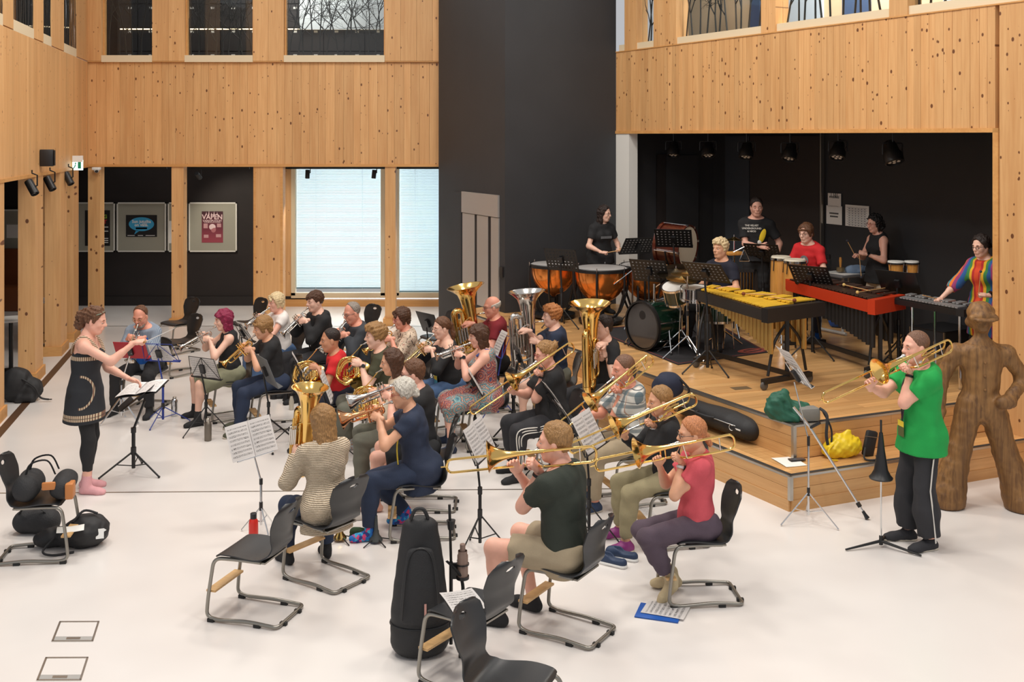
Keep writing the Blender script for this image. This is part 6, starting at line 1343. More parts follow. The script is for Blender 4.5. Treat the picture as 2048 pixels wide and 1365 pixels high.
def x28(I):
    t = I['t']; print_text(I, [('THE VELVET', .035, p_w, .0), ('UNDERGROUND', .035, p_w, -.04), ('& NICO', .035, p_w, -.08)], .42, .145, -.06)
    MB().ball((0, 0, 0), (.04, .11, .012), 14, M=chest_frame(I, .28, .15, .085) @ rz(-18)).build('shirt_print', p_y, t); MB().ball((0, 0, 0), (.03, .035, .013), 12, M=chest_frame(I, .19, .152, .045)).build('shirt_print', p_w, t)
p28 = person('tall man in a black t-shirt with a yellow print standing behind the drums', 1513, 414, 258, stand=True, s=1.04, lean=2, hpitch=6, hyaw=8, hair=('short', 'dark'), top='tee', topm=C_blk, sleeve=.7, bottom='trousers', botm=C_blk, feet='sock', feetm=C_blk, base=ZS, lhand=(V(.16, .28, .93), (.3, -.1, -.9), (0, -1, 0), 'loose'), rhand=(V(.30, .05, 1.12), (.5, .8, 0), (-.6, .3, -.3), 'loose'), extra=x28, skin='pink')
def x29(I):
    link('shirt_print', MB().lathe([(.001, 0), (.06, 0), (.06, .002), (.001, .002)], 24).mesh('shirt_print', p_g), I['t'], chest_frame(I, .29, .14)); MB().prism([(-.03, -.02), (.03, -.02), (0, .035)], .002, .004, chest_frame(I, .29, .14)).build('shirt_print', p_w, I['t'], False)
p29 = person('boy with glasses in a red t-shirt playing the congas', 1612, 466, 222, stand=True, s=.88, lean=6, hpitch=8, hair=('bowl', 'chest'), glasses='dark', top='tee', topm=C_red, sleeve=.75, hem=.06, bottom='trousers', botm=C_jean, feet='sock', feetm=C_bluet, base=ZS, lhand=(V(.32, .20, .93), (.85, -.3, -.15), (0, 0, -1), 'flat'), rhand=(V(.34, -.12, .93), (.85, .2, -.15), (0, 0, -1), 'flat'), extra=x29)
p30 = person('woman with dark curly hair and red glasses in a black tank top behind the vibraphone', 1749, 447, 196, stand=True, s=.95, fem=True, lean=2, hpitch=10, hair=('curly', 'black'), glasses='red', top='tank', topm=C_blk, hem=.1, bottom='trousers', botm=C_beige, legw=1.5, feet='ankle', feetm=C_blk, base=ZS, lhand=(V(.28, .10, 1.12), (.7, -.5, .2), (-.3, -.6, -.6), 'fist'), rhand=(V(.30, -.08, 1.08), (.7, .5, .1), (-.3, .6, -.6), 'fist'), g=1.15, skin='pink', watch=(1, 'black'), ankles={1: (-.02, .12, .085, 30), -1: (.06, -.12, .085, 0)})
stick(hand_world(p30, 1, (.06, -.06, .02)), hand_world(p30, 1, (.10, .05, -.30)), 'wooden mallet dangling from the curly-haired woman\'s hand', .005, mat('dark_yarn', srgb(60, 60, 70), .9)); stick(hand_world(p30, -1, (.05, .05, 0)), hand_world(p30, -1, (.14, .0, .2)), 'dark mallet held upright by the curly-haired woman', .005, MATS['dark_yarn'])
def x31(I):
    sp, t = I['sp'], I['t']; sdf_obj('black_top', [loft([sp(-.05), sp(.2), sp(.34), sp(.46)], (.12, .10, .10, .06), (.15, .13, .14, .08), (0, 1, 0))], .0125, C_blk, t, cuts=[(sp(.46), nrm(I['up']+I['fwd']*.8)), (sp(0, .03), -I['fwd'])])
    lanyard(I, .14, None, .02, .17)
p31 = person('woman with glasses in a rainbow-striped cardigan at the glockenspiel', 1962, 492, 206, stand=True, s=.94, fem=True, lean=4, hpitch=10, hair=('lowbun', 'dark'), glasses='dark', top='coat', topm=C_rain, sleeve=1.35, hem=.3, bottom='trousers', botm=C_blk, feet='sock', feetm=C_blk, base=ZS, lhand=(V(.26, .22, 1.0), (.7, -.6, .1), (0, -.4, -.9), 'fist'), rhand=(V(.45, -.22, .92), (.9, .1, -.2), (0, .2, -1), 'fist'), g=1.1, watch=(1, 'black'))
stick(hand_world(p31, -1, (.06, 0, 0)), hand_world(p31, -1, (.30, .03, .06)), 'slim mallet reaching over the glockenspiel bars', .005, None); stick(hand_world(p31, 1, (.06, -.06, -.02)), hand_world(p31, 1, (.12, .02, .26)), 'black-tipped mallet held upright by the woman in the striped cardigan', .005, MATS['dark_yarn'], hr=.014)
# ================= STANDS, SHEETS, CHAIRS, BAGS =================
def sheet_mat(name, rows, sc=1.):
    m = bpy.data.materials.new(name); nt, N, L, b = nodes(m); b.inputs['Roughness'].default_value = .7
    tc = N.new('ShaderNodeTexCoord'); sep = N.new('ShaderNodeSeparateXYZ'); L.new(tc.outputs['Generated'], sep.inputs[0]); u, v = sep.outputs[0], sep.outputs[1]
    st = band(N, L, v, rows, .52, .03, .2); ln = band(N, L, v, rows*10, .45, .12); n = N.new('ShaderNodeTexNoise'); n.inputs['Scale'].default_value = 1; mp = N.new('ShaderNodeMapping'); mp.inputs['Scale'].default_value = (26, rows*5, 1); L.new(tc.outputs['Generated'], mp.inputs[0]); L.new(mp.outputs[0], n.inputs['Vector'])
    nb = N.new('ShaderNodeMapRange'); nb.inputs[1].default_value = .52; nb.inputs[2].default_value = .6; L.new(n.outputs[0], nb.inputs[0])
    mx = N.new('ShaderNodeMath'); mx.operation = 'MAXIMUM'; L.new(nb.outputs[0], mx.inputs[0]); q = N.new('ShaderNodeMath'); q.operation = 'MULTIPLY'; q.inputs[1].default_value = .5; L.new(ln, q.inputs[0]); L.new(q.outputs[0], mx.inputs[1])
    a = N.new('ShaderNodeMath'); a.operation = 'MULTIPLY'; L.new(mx.outputs[0], a.inputs[0]); L.new(st, a.inputs[1])
    def edge(s_, lo, hi):
        g1 = N.new('ShaderNodeMath'); g1.operation = 'GREATER_THAN'; L.new(s_, g1.inputs[0]); g1.inputs[1].default_value = lo; g2 = N.new('ShaderNodeMath'); g2.operation = 'LESS_THAN'; L.new(s_, g2.inputs[0]); g2.inputs[1].default_value = hi
        k = N.new('ShaderNodeMath'); k.operation = 'MULTIPLY'; L.new(g1.outputs[0], k.inputs[0]); L.new(g2.outputs[0], k.inputs[1]); return k.outputs[0]
    e = N.new('ShaderNodeMath'); e.operation = 'MULTIPLY'; L.new(edge(u, .07, .93), e.inputs[0]); L.new(edge(v, .06, .9), e.inputs[1])
    f = N.new('ShaderNodeMath'); f.operation = 'MULTIPLY'; L.new(a.outputs[0], f.inputs[0]); L.new(e.outputs[0], f.inputs[1])
    L.new(mixc(N, L, f.outputs[0], srgb(238, 234, 232), srgb(70, 68, 72)), b.inputs['Base Color']); return m
def papery(m):
    nt = m.node_tree; N = nt.nodes; L = nt.links; b = N['Principled BSDF']; o = N['Material Output']; t = N.new('ShaderNodeBsdfTranslucent'); t.inputs[0].default_value = (.8, .79, .77, 1); mx = N.new('ShaderNodeMixShader'); mx.inputs[0].default_value = .4; L.new(b.outputs[0], mx.inputs[1]); L.new(t.outputs[0], mx.inputs[2]); L.new(mx.outputs[0], o.inputs[0]); return m
M_sheet = papery(sheet_mat('printed_music', 9)); M_score = sheet_mat('printed_score', 12)
M_blue = mat('blue_enamel', srgb(44, 62, 140), .4); M_redm = mat('red_enamel', srgb(172, 30, 44), .45); M_greyd = mat('grey_desk', srgb(96, 98, 100), .5)
def sheet(name, M, w_, h_, label, m=None, bend=.012, pages=1, group=None):
    "music lying in the local XY plane, facing +Z"
    m = m or M_sheet
    if pages == 1:
        return tag(MB().sheet(lambda u, v: ((u-.5)*w_, (v-.5)*h_, bend*(math.sin(v*3.1)*.5-.5*math.sin(u*3.1))), 6, 8, th=.0008).build(name, m, None, M=M), label, 'sheet music', group)
    t = thing(name, label, 'sheet music', M, group)
    for sd in (-1, 1): MB().sheet(lambda u, v: (sd*w_*.5+(u-.5)*w_*.98, (v-.5)*h_, bend*math.sin(u*3.1)*1.2), 6, 4, th=.0012).build('page', m, t)
    return t
def stand(bp, dp, face, label, kind='wire', z0=0., tilt=28, col=None, dw=.44, dh=.26, pages=1, slabel=None, sw=.21, sh=.29, dyaw=0, legr=.26, legh=.3, dY=0., lm=None, pole_r=.009, legyaw=20, off=(0, 0), rot=0):
    "bp = pixel of the foot of the pole on the floor, dp = pixel of the desk centre, face = direction the desk faces"
    base = G(bp[0], bp[1], z0); dc = Pd(dp[0], dp[1], base.y+dY); m = col or M_blackm; lm = lm or m
    R0 = T(base) @ rz(face); t = thing('music_stand', label, 'music stand', R0); iv = R0.inverted(); d = iv @ dc; h = d.z
    heavy = kind in ('solid', 'perf')
    for k in range(3):
        a = math.radians(legyaw+120*k); e = Vector((legr*math.cos(a), legr*math.sin(a), .01)); lg = MB()
        lg.tube([(0, 0, legh), e], .009 if heavy else .006, 8); lg.tube([e*.97+Vector((0, 0, .002)), e+Vector((0, 0, -.0))], .013 if heavy else .009, 8); lg.tube([e*.5+Vector((0, 0, legh*.5)), (0, 0, legh*.35)], .005, 6); lg.build('leg', lm, t)
    MB().tube([(0, 0, legh*.25), (0, 0, h*.55), (0, 0, h*.56), Vector((d.x-.03, d.y, h-.06))], [pole_r*1.5, pole_r*1.5, pole_r, pole_r], 10).build('pole', lm, t)
    MB().tube([(0, 0, h*.52), (0, 0, h*.585)], pole_r*2.1, 10).build('clutch', M_blackp, t); MB().tube([(0, 0, legh-.03), (0, 0, legh+.04)], pole_r*2.2, 10).build('hub', M_blackp, t)
    tl = math.radians(tilt); nv = Vector((math.cos(tl), 0, math.sin(tl))); uv = Vector((-math.sin(tl), 0, math.cos(tl))); Rd = Matrix.Rotation(math.radians(dyaw), 3, 'Z'); nv, uv = Rd @ nv, Rd @ uv; xv = uv.cross(nv)
    MD = Matrix((xv, uv, nv)).transposed().to_4x4(); MD.translation = d; MD = MD @ rz(rot)
    if kind == 'wire':
        fr = [(-dw/2, -dh/2), (dw/2, -dh/2), (dw*.42, dh/2), (-dw*.42, dh/2)]
        def rod(name, a, b_): MB().tube([(a[0], a[1], 0), (b_[0], b_[1], 0)], .004, 6, M=MD).build(name, m, t)
        for i in range(4): rod('desk_rod', fr[i], fr[(i+1) % 4])
        rod('desk_rod', fr[0], (0, dh/2)); rod('desk_rod', fr[1], (0, dh/2)); rod('desk_rod', (0, -dh/2), (0, dh/2))
        MB().box((0, -dh/2, .015), (dw, .006, .035), MD).build('ledge', m, t, False)
    elif kind == 'solid':
        MB().box((0, 0, 0), (dw, dh, .006), MD, bev=.002).build('desk', m, t); MB().box((0, -dh/2, .025), (dw, .006, .055), MD).build('ledge', m, t, False)
    elif kind == 'perf':
        nx, ny = 9, 6; px_, py_ = dw/(nx+.6), dh/(ny+1); ds_ = MB(); r = min(px_, py_)*.25
        x0 = -nx*px_/2; y0 = -ny*py_/2
        for i in range(nx):
            for j in range(ny):
                cx_, cy_ = x0+(i+.5)*px_, y0+(j+.5)*py_; q = [(cx_+px_/2*a, cy_+py_/2*b_) for a, b_ in ((1, 0), (1, 1), (0, 1), (-1, 1), (-1, 0), (-1, -1), (0, -1), (1, -1))]; c_ = [(cx_+r*math.cos(k*math.pi/4), cy_+r*math.sin(k*math.pi/4)) for k in range(8)]
                vs = [(a, b_, z) for z in (.0015, -.0015) for a, b_ in q+c_]; fs = []
                for k in range(8): k2 = (k+1) % 8; fs += [(k, k2, 8+k2, 8+k), (16+k2, 16+k, 24+k, 24+k2), (8+k, 8+k2, 24+k2, 24+k)]
                ds_.add(vs, fs, 0, MD)
        for (cx_, cy_, sx, sy) in ((0, dh/2-py_*.25, dw, py_*.5), (0, -dh/2+py_*.25, dw, py_*.5), (-dw/2+px_*.15, 0, px_*.3, dh), (dw/2-px_*.15, 0, px_*.3, dh)): ds_.box((cx_, cy_, 0), (sx, sy, .003), MD)
        ds_.build('perforated_desk', m, t, False); MB().box((0, -dh/2, .025), (dw, .004, .055), MD).build('ledge', m, t, False)
    MB().box((0, 0, -.02), (.06, .1, .03), MD).build('bracket', M_blackp, t, False)
    if slabel:
        W = R0 @ MD @ T(off[0], -dh/2+sh/2+.006+off[1], .012); sheet('sheet_music', W, sw, sh, slabel, pages=pages)
    return t
stand((267, 948), (283, 790), 185, 'black tripod conductor\'s stand holding the open score', 'solid', tilt=52, dw=.46, dh=.34, legr=.33, legh=.22, legyaw=30, pole_r=.012)
R_ = G(267, 948); sd_ = frame(Pd(284, 779, R_.y-.02), (1, -.12, .16), (-.55, -.1, .82)); sc_o = thing('score', 'open spiral-bound score on the conductor\'s stand', 'score', sd_)
for sd in (-1, 1): MB().sheet(lambda u, v: (sd*.105+(u-.5)*.205, (v-.5)*.29, .012+.012*math.sin(u*3.1)), 6, 4, th=.004).build('page', M_score, sc_o)
MB().box((0, 0, .0), (.43, .31, .006)).build('cover', M_blackp, sc_o, False)
for k in range(12): MB().tube(arc((.0, -.13+k*.024, .012), .009, 0, 360, 8, (1, 0, 0), (0, 0, 1)), .0015, 4).build('ring', M_blackm, sc_o)
stand((243, 845), (262, 701), 80, 'chrome folding stand with a red desk in front of the bearded man', 'solid', col=M_redm, lm=M_chrome, dw=.40, dh=.22, tilt=26, legr=.24)
stand((326, 848), (319, 706), 80, 'blue folding music stand beside the conductor', 'wire', col=M_blue, slabel='white sheet of music on the blue folding stand', legr=.3, legh=.2, sw=.26, sh=.22, tilt=30, legyaw=60)
stand((412, 866), (407, 737), 62, 'black wire stand before the magenta-haired woman', 'wire', slabel='sheet music on the stand before the magenta-haired woman', pages=2, legr=.3, sw=.2, sh=.24, tilt=18, legyaw=50)
stand((537, 893), (533, 742), 30, 'stand with a grey solid desk before the blond trumpet boy', 'solid', col=M_greyd, lm=M_blackm, dw=.42, dh=.34, tilt=22, legr=.34)
stand((600, 892), (598, 737), 14, 'black wire stand before the boy in red', 'wire', slabel='sheet music on the stand before the boy in red', tilt=26, sw=.22, sh=.3, legr=.34)
stand((662, 930), (652, 776), 8, 'black wire stand between the french horn players', 'wire', slabel='sheet music on the stand between the french horn players', tilt=20, sw=.22, sh=.3, pages=2, legr=.3)
stand((624, 795), (622, 672), 35, 'black wire stand before the boy in the hoodie', 'wire', slabel='sheet music on the stand before the boy in the hoodie', tilt=26, sw=.24, sh=.28)
stand((706, 815), (706, 692), 40, 'black wire stand before the man in the dark shirt', 'wire', slabel='open sheet music on the stand before the man in the dark shirt', tilt=28, pages=2, sw=.21, sh=.29)
stand((488, 775), (487, 665), 35, 'black wire stand behind the magenta-haired woman', 'wire', slabel='sheet music on the stand behind the magenta-haired woman', tilt=30)
stand((858, 775), (857, 646), 40, 'black solid-desk stand behind the girl with the ponytail', 'solid', dw=.42, dh=.3, tilt=24)
stand((950, 900), (947, 762), 8, 'black wire stand before the woman in the paisley dress', 'wire', slabel='sheet music on the stand before the woman in the paisley dress', tilt=30, sw=.22, sh=.3, pages=2)
stand((522, 1062), (504, 884), 285, 'chrome folding stand before the girl in the crocheted cardigan', 'wire', col=M_chrome, slabel='open sheet music on the chrome stand before the girl in the cardigan', pages=2, sw=.19, sh=.30, tilt=24, dw=.3, dh=.26, legr=.16, legh=.2, pole_r=.007, rot=13)
stand((960, 1105), (958, 882), 330, 'black wire stand before the man in the dark green t-shirt', 'wire', slabel='pair of music sheets on the stand before the man in dark green', pages=2, sw=.155, sh=.28, tilt=22, dw=.36, rot=11)
stand((1178, 1082), (1178, 870), 320, 'black stand before the woman in the coral shirt', 'wire', slabel='large open sheet music before the woman in the coral shirt', pages=2, sw=.14, sh=.31, tilt=26, dw=.34, rot=9)
stand((1100, 960), (1103, 792), 12, 'black wire stand before the bald man in the checked shirt', 'wire', slabel='wavy sheet music seen edge-on before the man in the checked shirt', tilt=35, sw=.25, sh=.3)
stand((1128, 1010), (1130, 834), 12, 'black wire stand before the woman in black with a trombone', 'wire', slabel='sheet music tilted on the stand before the woman in black', tilt=32, sw=.2, sh=.28)
stand((1027, 885), (1040, 715), 10, 'stout black stand before the silver tuba', 'solid', dw=.3, dh=.24, tilt=18, pole_r=.013)
stand((996, 838), (1000, 690), 200, 'blue folding stand behind the woman in the paisley dress', 'wire', col=M_blue, slabel='white sheet on the blue stand behind the paisley dress', tilt=25)
stand((1617, 1046), (1595, 750), 8, 'thin chrome folding stand of the standing trombonist', 'wire', col=M_chrome, slabel='sheet music on the standing trombonist\'s stand', pages=1, sw=.3, sh=.36, tilt=34, dw=.32, dh=.2, legr=.27, legh=.26, pole_r=.006, legyaw=70)
# perforated stands on the stage
SP = dict(kind='perf', z0=ZS, dw=.50, dh=.34, legr=.30, legh=.28, pole_r=.012)
stand((1123, 655), (1123, 520), 60, 'black perforated stand by the smaller timpano near the tower', **SP, tilt=22)
stand((1276, 645), (1276, 492), 110, 'black perforated stand in front of the concert bass drum shell', **SP, tilt=42, pages=2, sw=.22, sh=.29, slabel='sheet music on the perforated stand in front of the bass drum shell')
stand((1352, 668), (1347, 477), 75, 'black perforated stand before the white drum head', **SP, tilt=40, pages=2, sw=.22, sh=.29, slabel='sheet music on the perforated stand before the white drum head')
stand((1298, 690), (1299, 542), 60, 'black perforated stand standing over the green bass drum', **SP, tilt=30, pages=2, sw=.22, sh=.29, slabel='sheet music on the perforated stand over the green bass drum')
stand((1415, 748), (1412, 545), 50, 'black perforated stand between drum kit and xylophone', **SP, tilt=46, pages=2, sw=.22, sh=.29, slabel='sheet music on the perforated stand between drum kit and xylophone')
stand((1526, 650), (1525, 506), 60, 'black perforated stand before the man with the yellow print', **SP, tilt=38, pages=2, sw=.22, sh=.29, slabel='sheet music on the perforated stand before the man with the yellow print')
stand((1625, 716), (1622, 552), 50, 'black perforated stand between xylophone and red marimba', **SP, tilt=40, pages=2, sw=.22, sh=.29, slabel='sheet music on the perforated stand between xylophone and red marimba')
stand((1797, 742), (1797, 566), 40, 'dark solid-desk stand between red marimba and glockenspiel', kind='solid', z0=ZS, tilt=30, dw=.5, dh=.32, pole_r=.012)
# empty chairs
def eg(px, ytop, zt_=.79): return F*(H-zt_)/(ytop-HY), px
for (px, yt, yaw, lb) in ((386, 597, 232, 'empty black chair standing closest to the poster wall column'), (393, 630, 226, 'empty black chair beside the magenta-haired woman'), (748, 611, 226, 'empty black chair beside the man in the dark shirt'), (524, 598, 224, 'empty black chair behind the blonde woman in white'), (908, 623, 215, 'empty black chair behind the girl with the ponytail')):
    Yq = F*(H-.79)/(yt-HY); b_ = Vector(((px-CX)/F*Yq, Yq, 0)); a = math.radians(yaw); chair(b_+Vector((math.cos(a), math.sin(a), 0))*.26, yaw, lb)
CB = (V(-3.71, 8.45, 0), 8); chair(CB[0], CB[1], 'black chair carrying a handbag, beside the backpack on the floor')
chair(V(-1.77, 7.42, 0), 163, 'empty black chair behind the girl in the crocheted cardigan')
chair(V(-.24, 6.5, 0), 145, 'black chair with loose sheets on its seat beside the tall case')
chair(V(-.01, 5.62, 0), 338, 'black chair turned away, in front of the chair with loose sheets')
sheet('sheet_music', T(-.3, 6.55, .47) @ rz(20), .21, .3, 'loose white sheets lying on the chair by the tall case')
# ---- bags
M_nyl = mat('black_nylon', srgb(32, 32, 34), .6, bump=.3, bscale=250); M_nyl2 = mat('black_nylon_soft', srgb(40, 40, 42), .75, bump=.4, bscale=90); M_tan = mat('tan_leather', srgb(190, 120, 62), .5); M_zip = mat('zip_metal', srgb(150, 150, 150), .35, .9)
def bag(name, label, loc, yaw=0, cat='bag'): return thing(name, label, cat, T(Vector(loc)) @ rz(yaw))
# tall trombone case
g_ = G(838, 1318); t = bag('instrument_case', 'tall black padded trombone case standing upright behind the chairs', (g_.x, g_.y+.08, 0), 96, 'instrument case'); t.scale = (1, 1, .93)
sdf_obj('shell', [loft([(0, 0, .10), (0, 0, .30), (0, 0, .62), (0, 0, .86)], (.19, .185, .15, .115), (.14, .135, .10, .08), (0, 1, 0), k=.02)], .012, M_nyl, t, cuts=[((0, 0, .012), (0, 0, -1))], fold=(.002, 30, 4))
sdf_obj('front_pocket', [loft([(-.10, 0, .28), (-.10, 0, .5), (-.08, 0, .72)], (.13, .12, .085), (.055, .05, .04), (0, 1, 0), k=.02)], .011, M_nyl2, t, fold=(.0015, 40, 5))
MB().tube(smooth_path([(-.155, .115, .3), (-.145, .10, .5), (-.115, .07, .70), (-.11, 0, .76), (-.115, -.07, .70), (-.145, -.10, .5), (-.155, -.115, .3)]), .005, 6).build('zip', M_blackp, t)
MB().tube(smooth_path([(-.03, -.05, .93), (-.05, -.02, 1.0), (-.05, .03, 1.0), (-.03, .06, .93)]), .012, 6).build('handle', M_nyl2, t); MB().box((-.162, -.03, .36), (.004, .014, .09)).build('label_tag', mat('tag_pink', srgb(200, 150, 140), .6), t, False)
MB().tube(smooth_path([(.0, -.17, .62), (.02, -.26, .5), (.02, -.27, .35), (.0, -.2, .25)]), .014, 6, flat=.4).build('strap', M_nyl2, t); MB().tube([(Vector((.14*math.cos(a), .19*math.sin(a), .22))) for a in [i*math.pi/16 for i in range(32)]], .006, 5, closed=True).build('seam', M_blackp, t)
# backpack by the left column
g_ = G(42, 806); t = bag('backpack', 'black backpack slumped against the left wooden column', (g_.x-.05, g_.y+.1, 0), 10)
sdf_obj('body', [ell((-.05, 0, .2), (.2, .15, .22)), ell((.13, 0, .14), (.13, .14, .14)), cap((.0, -.1, .05), (.16, -.1, .05), .06)], .014, M_nyl, t, cuts=[((0, 0, .004), (0, 0, -1))], fold=(.008, 45, 7)); MB().tube(smooth_path([(.05, -.13, .3), (.2, -.16, .2), (.26, -.12, .06), (.36, -.12, .03)]), .012, 6).build('strap', M_nyl2, t); MB().box((.37, -.12, .03), (.05, .02, .01)).build('buckle', M_blackp, t, False)
# handbag on the chair
t = bag('handbag', 'black handbag with tan leather trim on the chair', CB[0]+V(.05, -.0, .465), 12)
sdf_obj('body', [cap((-.13, -.1, .1), (-.13, .1, .1), .10), cap((.13, -.1, .09), (.13, .1, .09), .085)], .012, M_nyl2, t, cuts=[((0, 0, .002), (0, 0, -1))], fold=(.004, 24, 3))
for y in (-.07, .07): MB().tube(smooth_path([(-.14, y, .18), (-.10, y, .28), (.02, y, .30), (.08, y, .19)]), .011, 6, flat=.5).build('handle', M_nyl, t)
MB().box((.2, -.13, .08), (.06, .12, .12), rz(0), bev=.01).build('trim_patch', M_tan, t); MB().box((.05, -.165, .13), (.1, .03, .06), bev=.01).build('flap', M_tan, t)
# backpack on floor by that chair
g_ = G(158, 1098); t = bag('backpack', 'black backpack lying on the floor beside the chair with the handbag', (g_.x, g_.y+.05, 0), 20)
sdf_obj('body', [ell((.04, 0, .12), (.17, .15, .13)), cap((-.1, 0, .1), (.1, .05, .12), .09, .1), ell((-.2, .08, .07), (.16, .1, .08))], .012, M_nyl, t, cuts=[((0, 0, .003), (0, 0, -1))], fold=(.008, 50, 9)); MB().tube(smooth_path([(-.06, -.05, .22), (.02, -.02, .29), (.12, .0, .25)]), .01, 6).build('handle', M_nyl2, t); MB().tube(smooth_path([(-.2, -.02, .1), (-.28, -.1, .03), (-.2, -.16, .012), (-.05, -.14, .012)]), .009, 6).build('strap', M_nyl2, t)
MB().prism([(-.03, -.03), (.03, -.03), (.03, .02), (.05, .03), (.03, .045), (-.03, .045), (-.05, .03), (-.03, .02)], 0, .004, T(.14, -.13, .12) @ Matrix.Rotation(1.25, 4, 'X')).build('key_tag', M_white, t, False)
g_ = G(62, 1075); t = bag('shoulder_bag', 'black shoulder bag on the floor under the chair with the handbag', (g_.x, g_.y+.1, 0), 0); sdf_obj('body', [cap((-.1, 0, .1), (.1, 0, .1), .09, .1), cap((-.1, 0, .05), (.12, 0, .05), .05)], .013, M_nyl2, t, cuts=[((0, 0, .003), (0, 0, -1))], fold=(.006, 24, 2)); MB().tube(smooth_path([(-.12, -.05, .17), (-.02, -.1, .28), (.1, -.05, .18)]), .01, 6, flat=.4).build('strap', M_nyl, t)
sheet('sheet_music', T(CB[0]+V(.24, .0, .212)) @ rz(20), .2, .14, 'white paper lying on the footrest of the chair with the handbag', M_paper)
# long case on the lower step
a_, b_ = G(1378, 838, ZL), G(1490, 888, ZL); d = (b_-a_); t = thing('instrument_case', 'long black trombone case lying on the lower stage step', 'instrument case', frame((a_+b_)/2+V(.02, .04, 0), -UR)); t.scale = (1.25, 1.15, 1.1)
sdf_obj('shell', [loft([(-.42, 0, .12), (-.1, 0, .12), (.25, 0, .13), (.42, 0, .12)], (.11, .13, .15, .13), (.09, .10, .11, .10), (0, 1, 0), k=.02)], .013, M_nyl, t, cuts=[((0, 0, .004), (0, 0, -1))], fold=(.003, 25, 6)); MB().tube(smooth_path([(-.1, -.13, .16), (-.05, -.19, .17), (.08, -.19, .17), (.12, -.14, .16)]), .012, 6).build('handle', M_nyl2, t); MB().tube([(-.45, -.1, .14), (0, -.135, .15), (.3, -.152, .16), (.47, -.1, .14)], .005, 6).build('zip', M_zip, t); MB().tube(arc((.34, -.142, .13), .025, 60, 300, 10, (1, 0, 0), (0, 0, 1)), .003, 5).build('logo', M_white, t); MB().box((.41, -.135, .13), (.06, .004, .012)).build('logo_text', M_white, t, False)
# navy bag on the stage edge
g_ = G(1338, 800, ZS); t = bag('backpack', 'navy backpack lying on the stage edge', (g_.x, g_.y+.1, ZS), 30); sdf_obj('body', [ell((0, 0, .12), (.17, .13, .14)), cap((-.1, 0, .07), (.12, 0, .08), .07)], .013, cloth('navy_nylon', srgb(36, 42, 62)), t, cuts=[((0, 0, .003), (0, 0, -1))], fold=(.008, 26, 8)); MB().tube(smooth_path([(.08, -.1, .2), (.16, -.14, .1), (.2, -.08, .02)]), .012, 6).build('strap', M_nyl2, t)
# green jacket and grey bag at the corner
g_ = G(1580, 845, ZS); t = bag('jacket', 'crumpled green jacket on the stage corner', (g_.x-.02, g_.y+.1, ZS), 10, 'jacket'); sdf_obj('fabric', [ell((-.06, 0, .12), (.13, .11, .13)), ell((.1, 0, .08), (.16, .12, .09)), cap((-.16, -.02, .1), (-.1, -.06, .2), .05), cap((-.05, -.08, .05), (.05, -.1, .02), .05), cap((-.1, 0, .2), (.0, .02, .24), .045)], .012, cloth('forest_nylon', srgb(34, 92, 72), rough=.6), t, cuts=[((0, 0, .002), (0, 0, -1))], fold=(.011, 62, 12))
g_ = G(1610, 845, ZS); t = bag('shoulder_bag', 'grey and black shoulder bag on the stage corner beside the green jacket', (g_.x+.04, g_.y+.04, ZS), 10); MB().box((0, 0, .07), (.2, .14, .13), bev=.03).build('body', cloth('grey_canvas', srgb(128, 126, 120)), t); MB().tube(smooth_path([(.09, -.05, .13), (.12, -.14, .08), (.1, -.17, -.1), (.13, -.18, -.22), (.16, -.15, -.05), (.12, -.06, .1)]), .014, 6, flat=.4).build('strap', M_nyl2, t)
# yellow bag, pouch, music in it
g_ = G(1692, 922, ZL); t = bag('tote_bag', 'bright yellow plastic bag on the lower stage step', (g_.x, g_.y+.12, ZL), 15); sdf_obj('body', [ell((0, 0, .1), (.16, .1, .11)), cap((-.12, 0, .07), (.12, 0, .1), .08), cap((-.04, 0, .14), (.06, .0, .22), .05, .03)], .011, mat('yellow_plastic', srgb(232, 200, 36), .35, bump=.3, bscale=12), t, cuts=[((0, 0, .002), (0, 0, -1))], fold=(.009, 64, 13)); MB().tube(smooth_path([(-.13, -.06, .14), (-.2, -.1, .1), (-.2, -.12, .03), (-.12, -.12, .01)]), .008, 6).build('handle', MATS['yellow_plastic'], t)
t = bag('pouch', 'black zipped pouch leaning beside the yellow bag', (g_.x+.24, g_.y+.14, ZL), 20); MB().box((0, 0, .12), (.12, .05, .24), Matrix.Rotation(.25, 4, 'Y'), bev=.02).build('body', M_nyl, t); MB().tube([(-.05, -.03, .2), (.1, -.03, .17)], .004, 5).build('zip', M_zip, t); MB().tube(smooth_path([(-.06, -.05, .1), (-.12, -.12, .02), (-.02, -.16, .015), (.04, -.08, .02)]), .009, 6).build('strap', M_nyl2, t)
sheet('sheet_music', T(g_.x-.12, g_.y+.22, ZL+.16) @ rz(10) @ Matrix.Rotation(1.35, 4, 'X'), .2, .28, 'music book standing in the yellow bag')
g_ = G(1578, 925, ZL); sheet('sheet_music', T(g_+V(0, 0, .006)) @ rz(15), .21, .28, 'loose papers lying on the lower stage step', M_paper, bend=.004); ph_ = thing('mobile_phone', 'dark phone lying on the loose papers on the step', 'phone', T(g_+V(.08, .03, .016)) @ rz(12)); MB().box((0, 0, 0), (.15, .07, .009), bev=.003).build('case', M_blackp, ph_); MB().box((0, 0, .005), (.14, .062, .001)).build('screen', mat('phone_screen', srgb(70, 72, 78), .1), ph_, False)
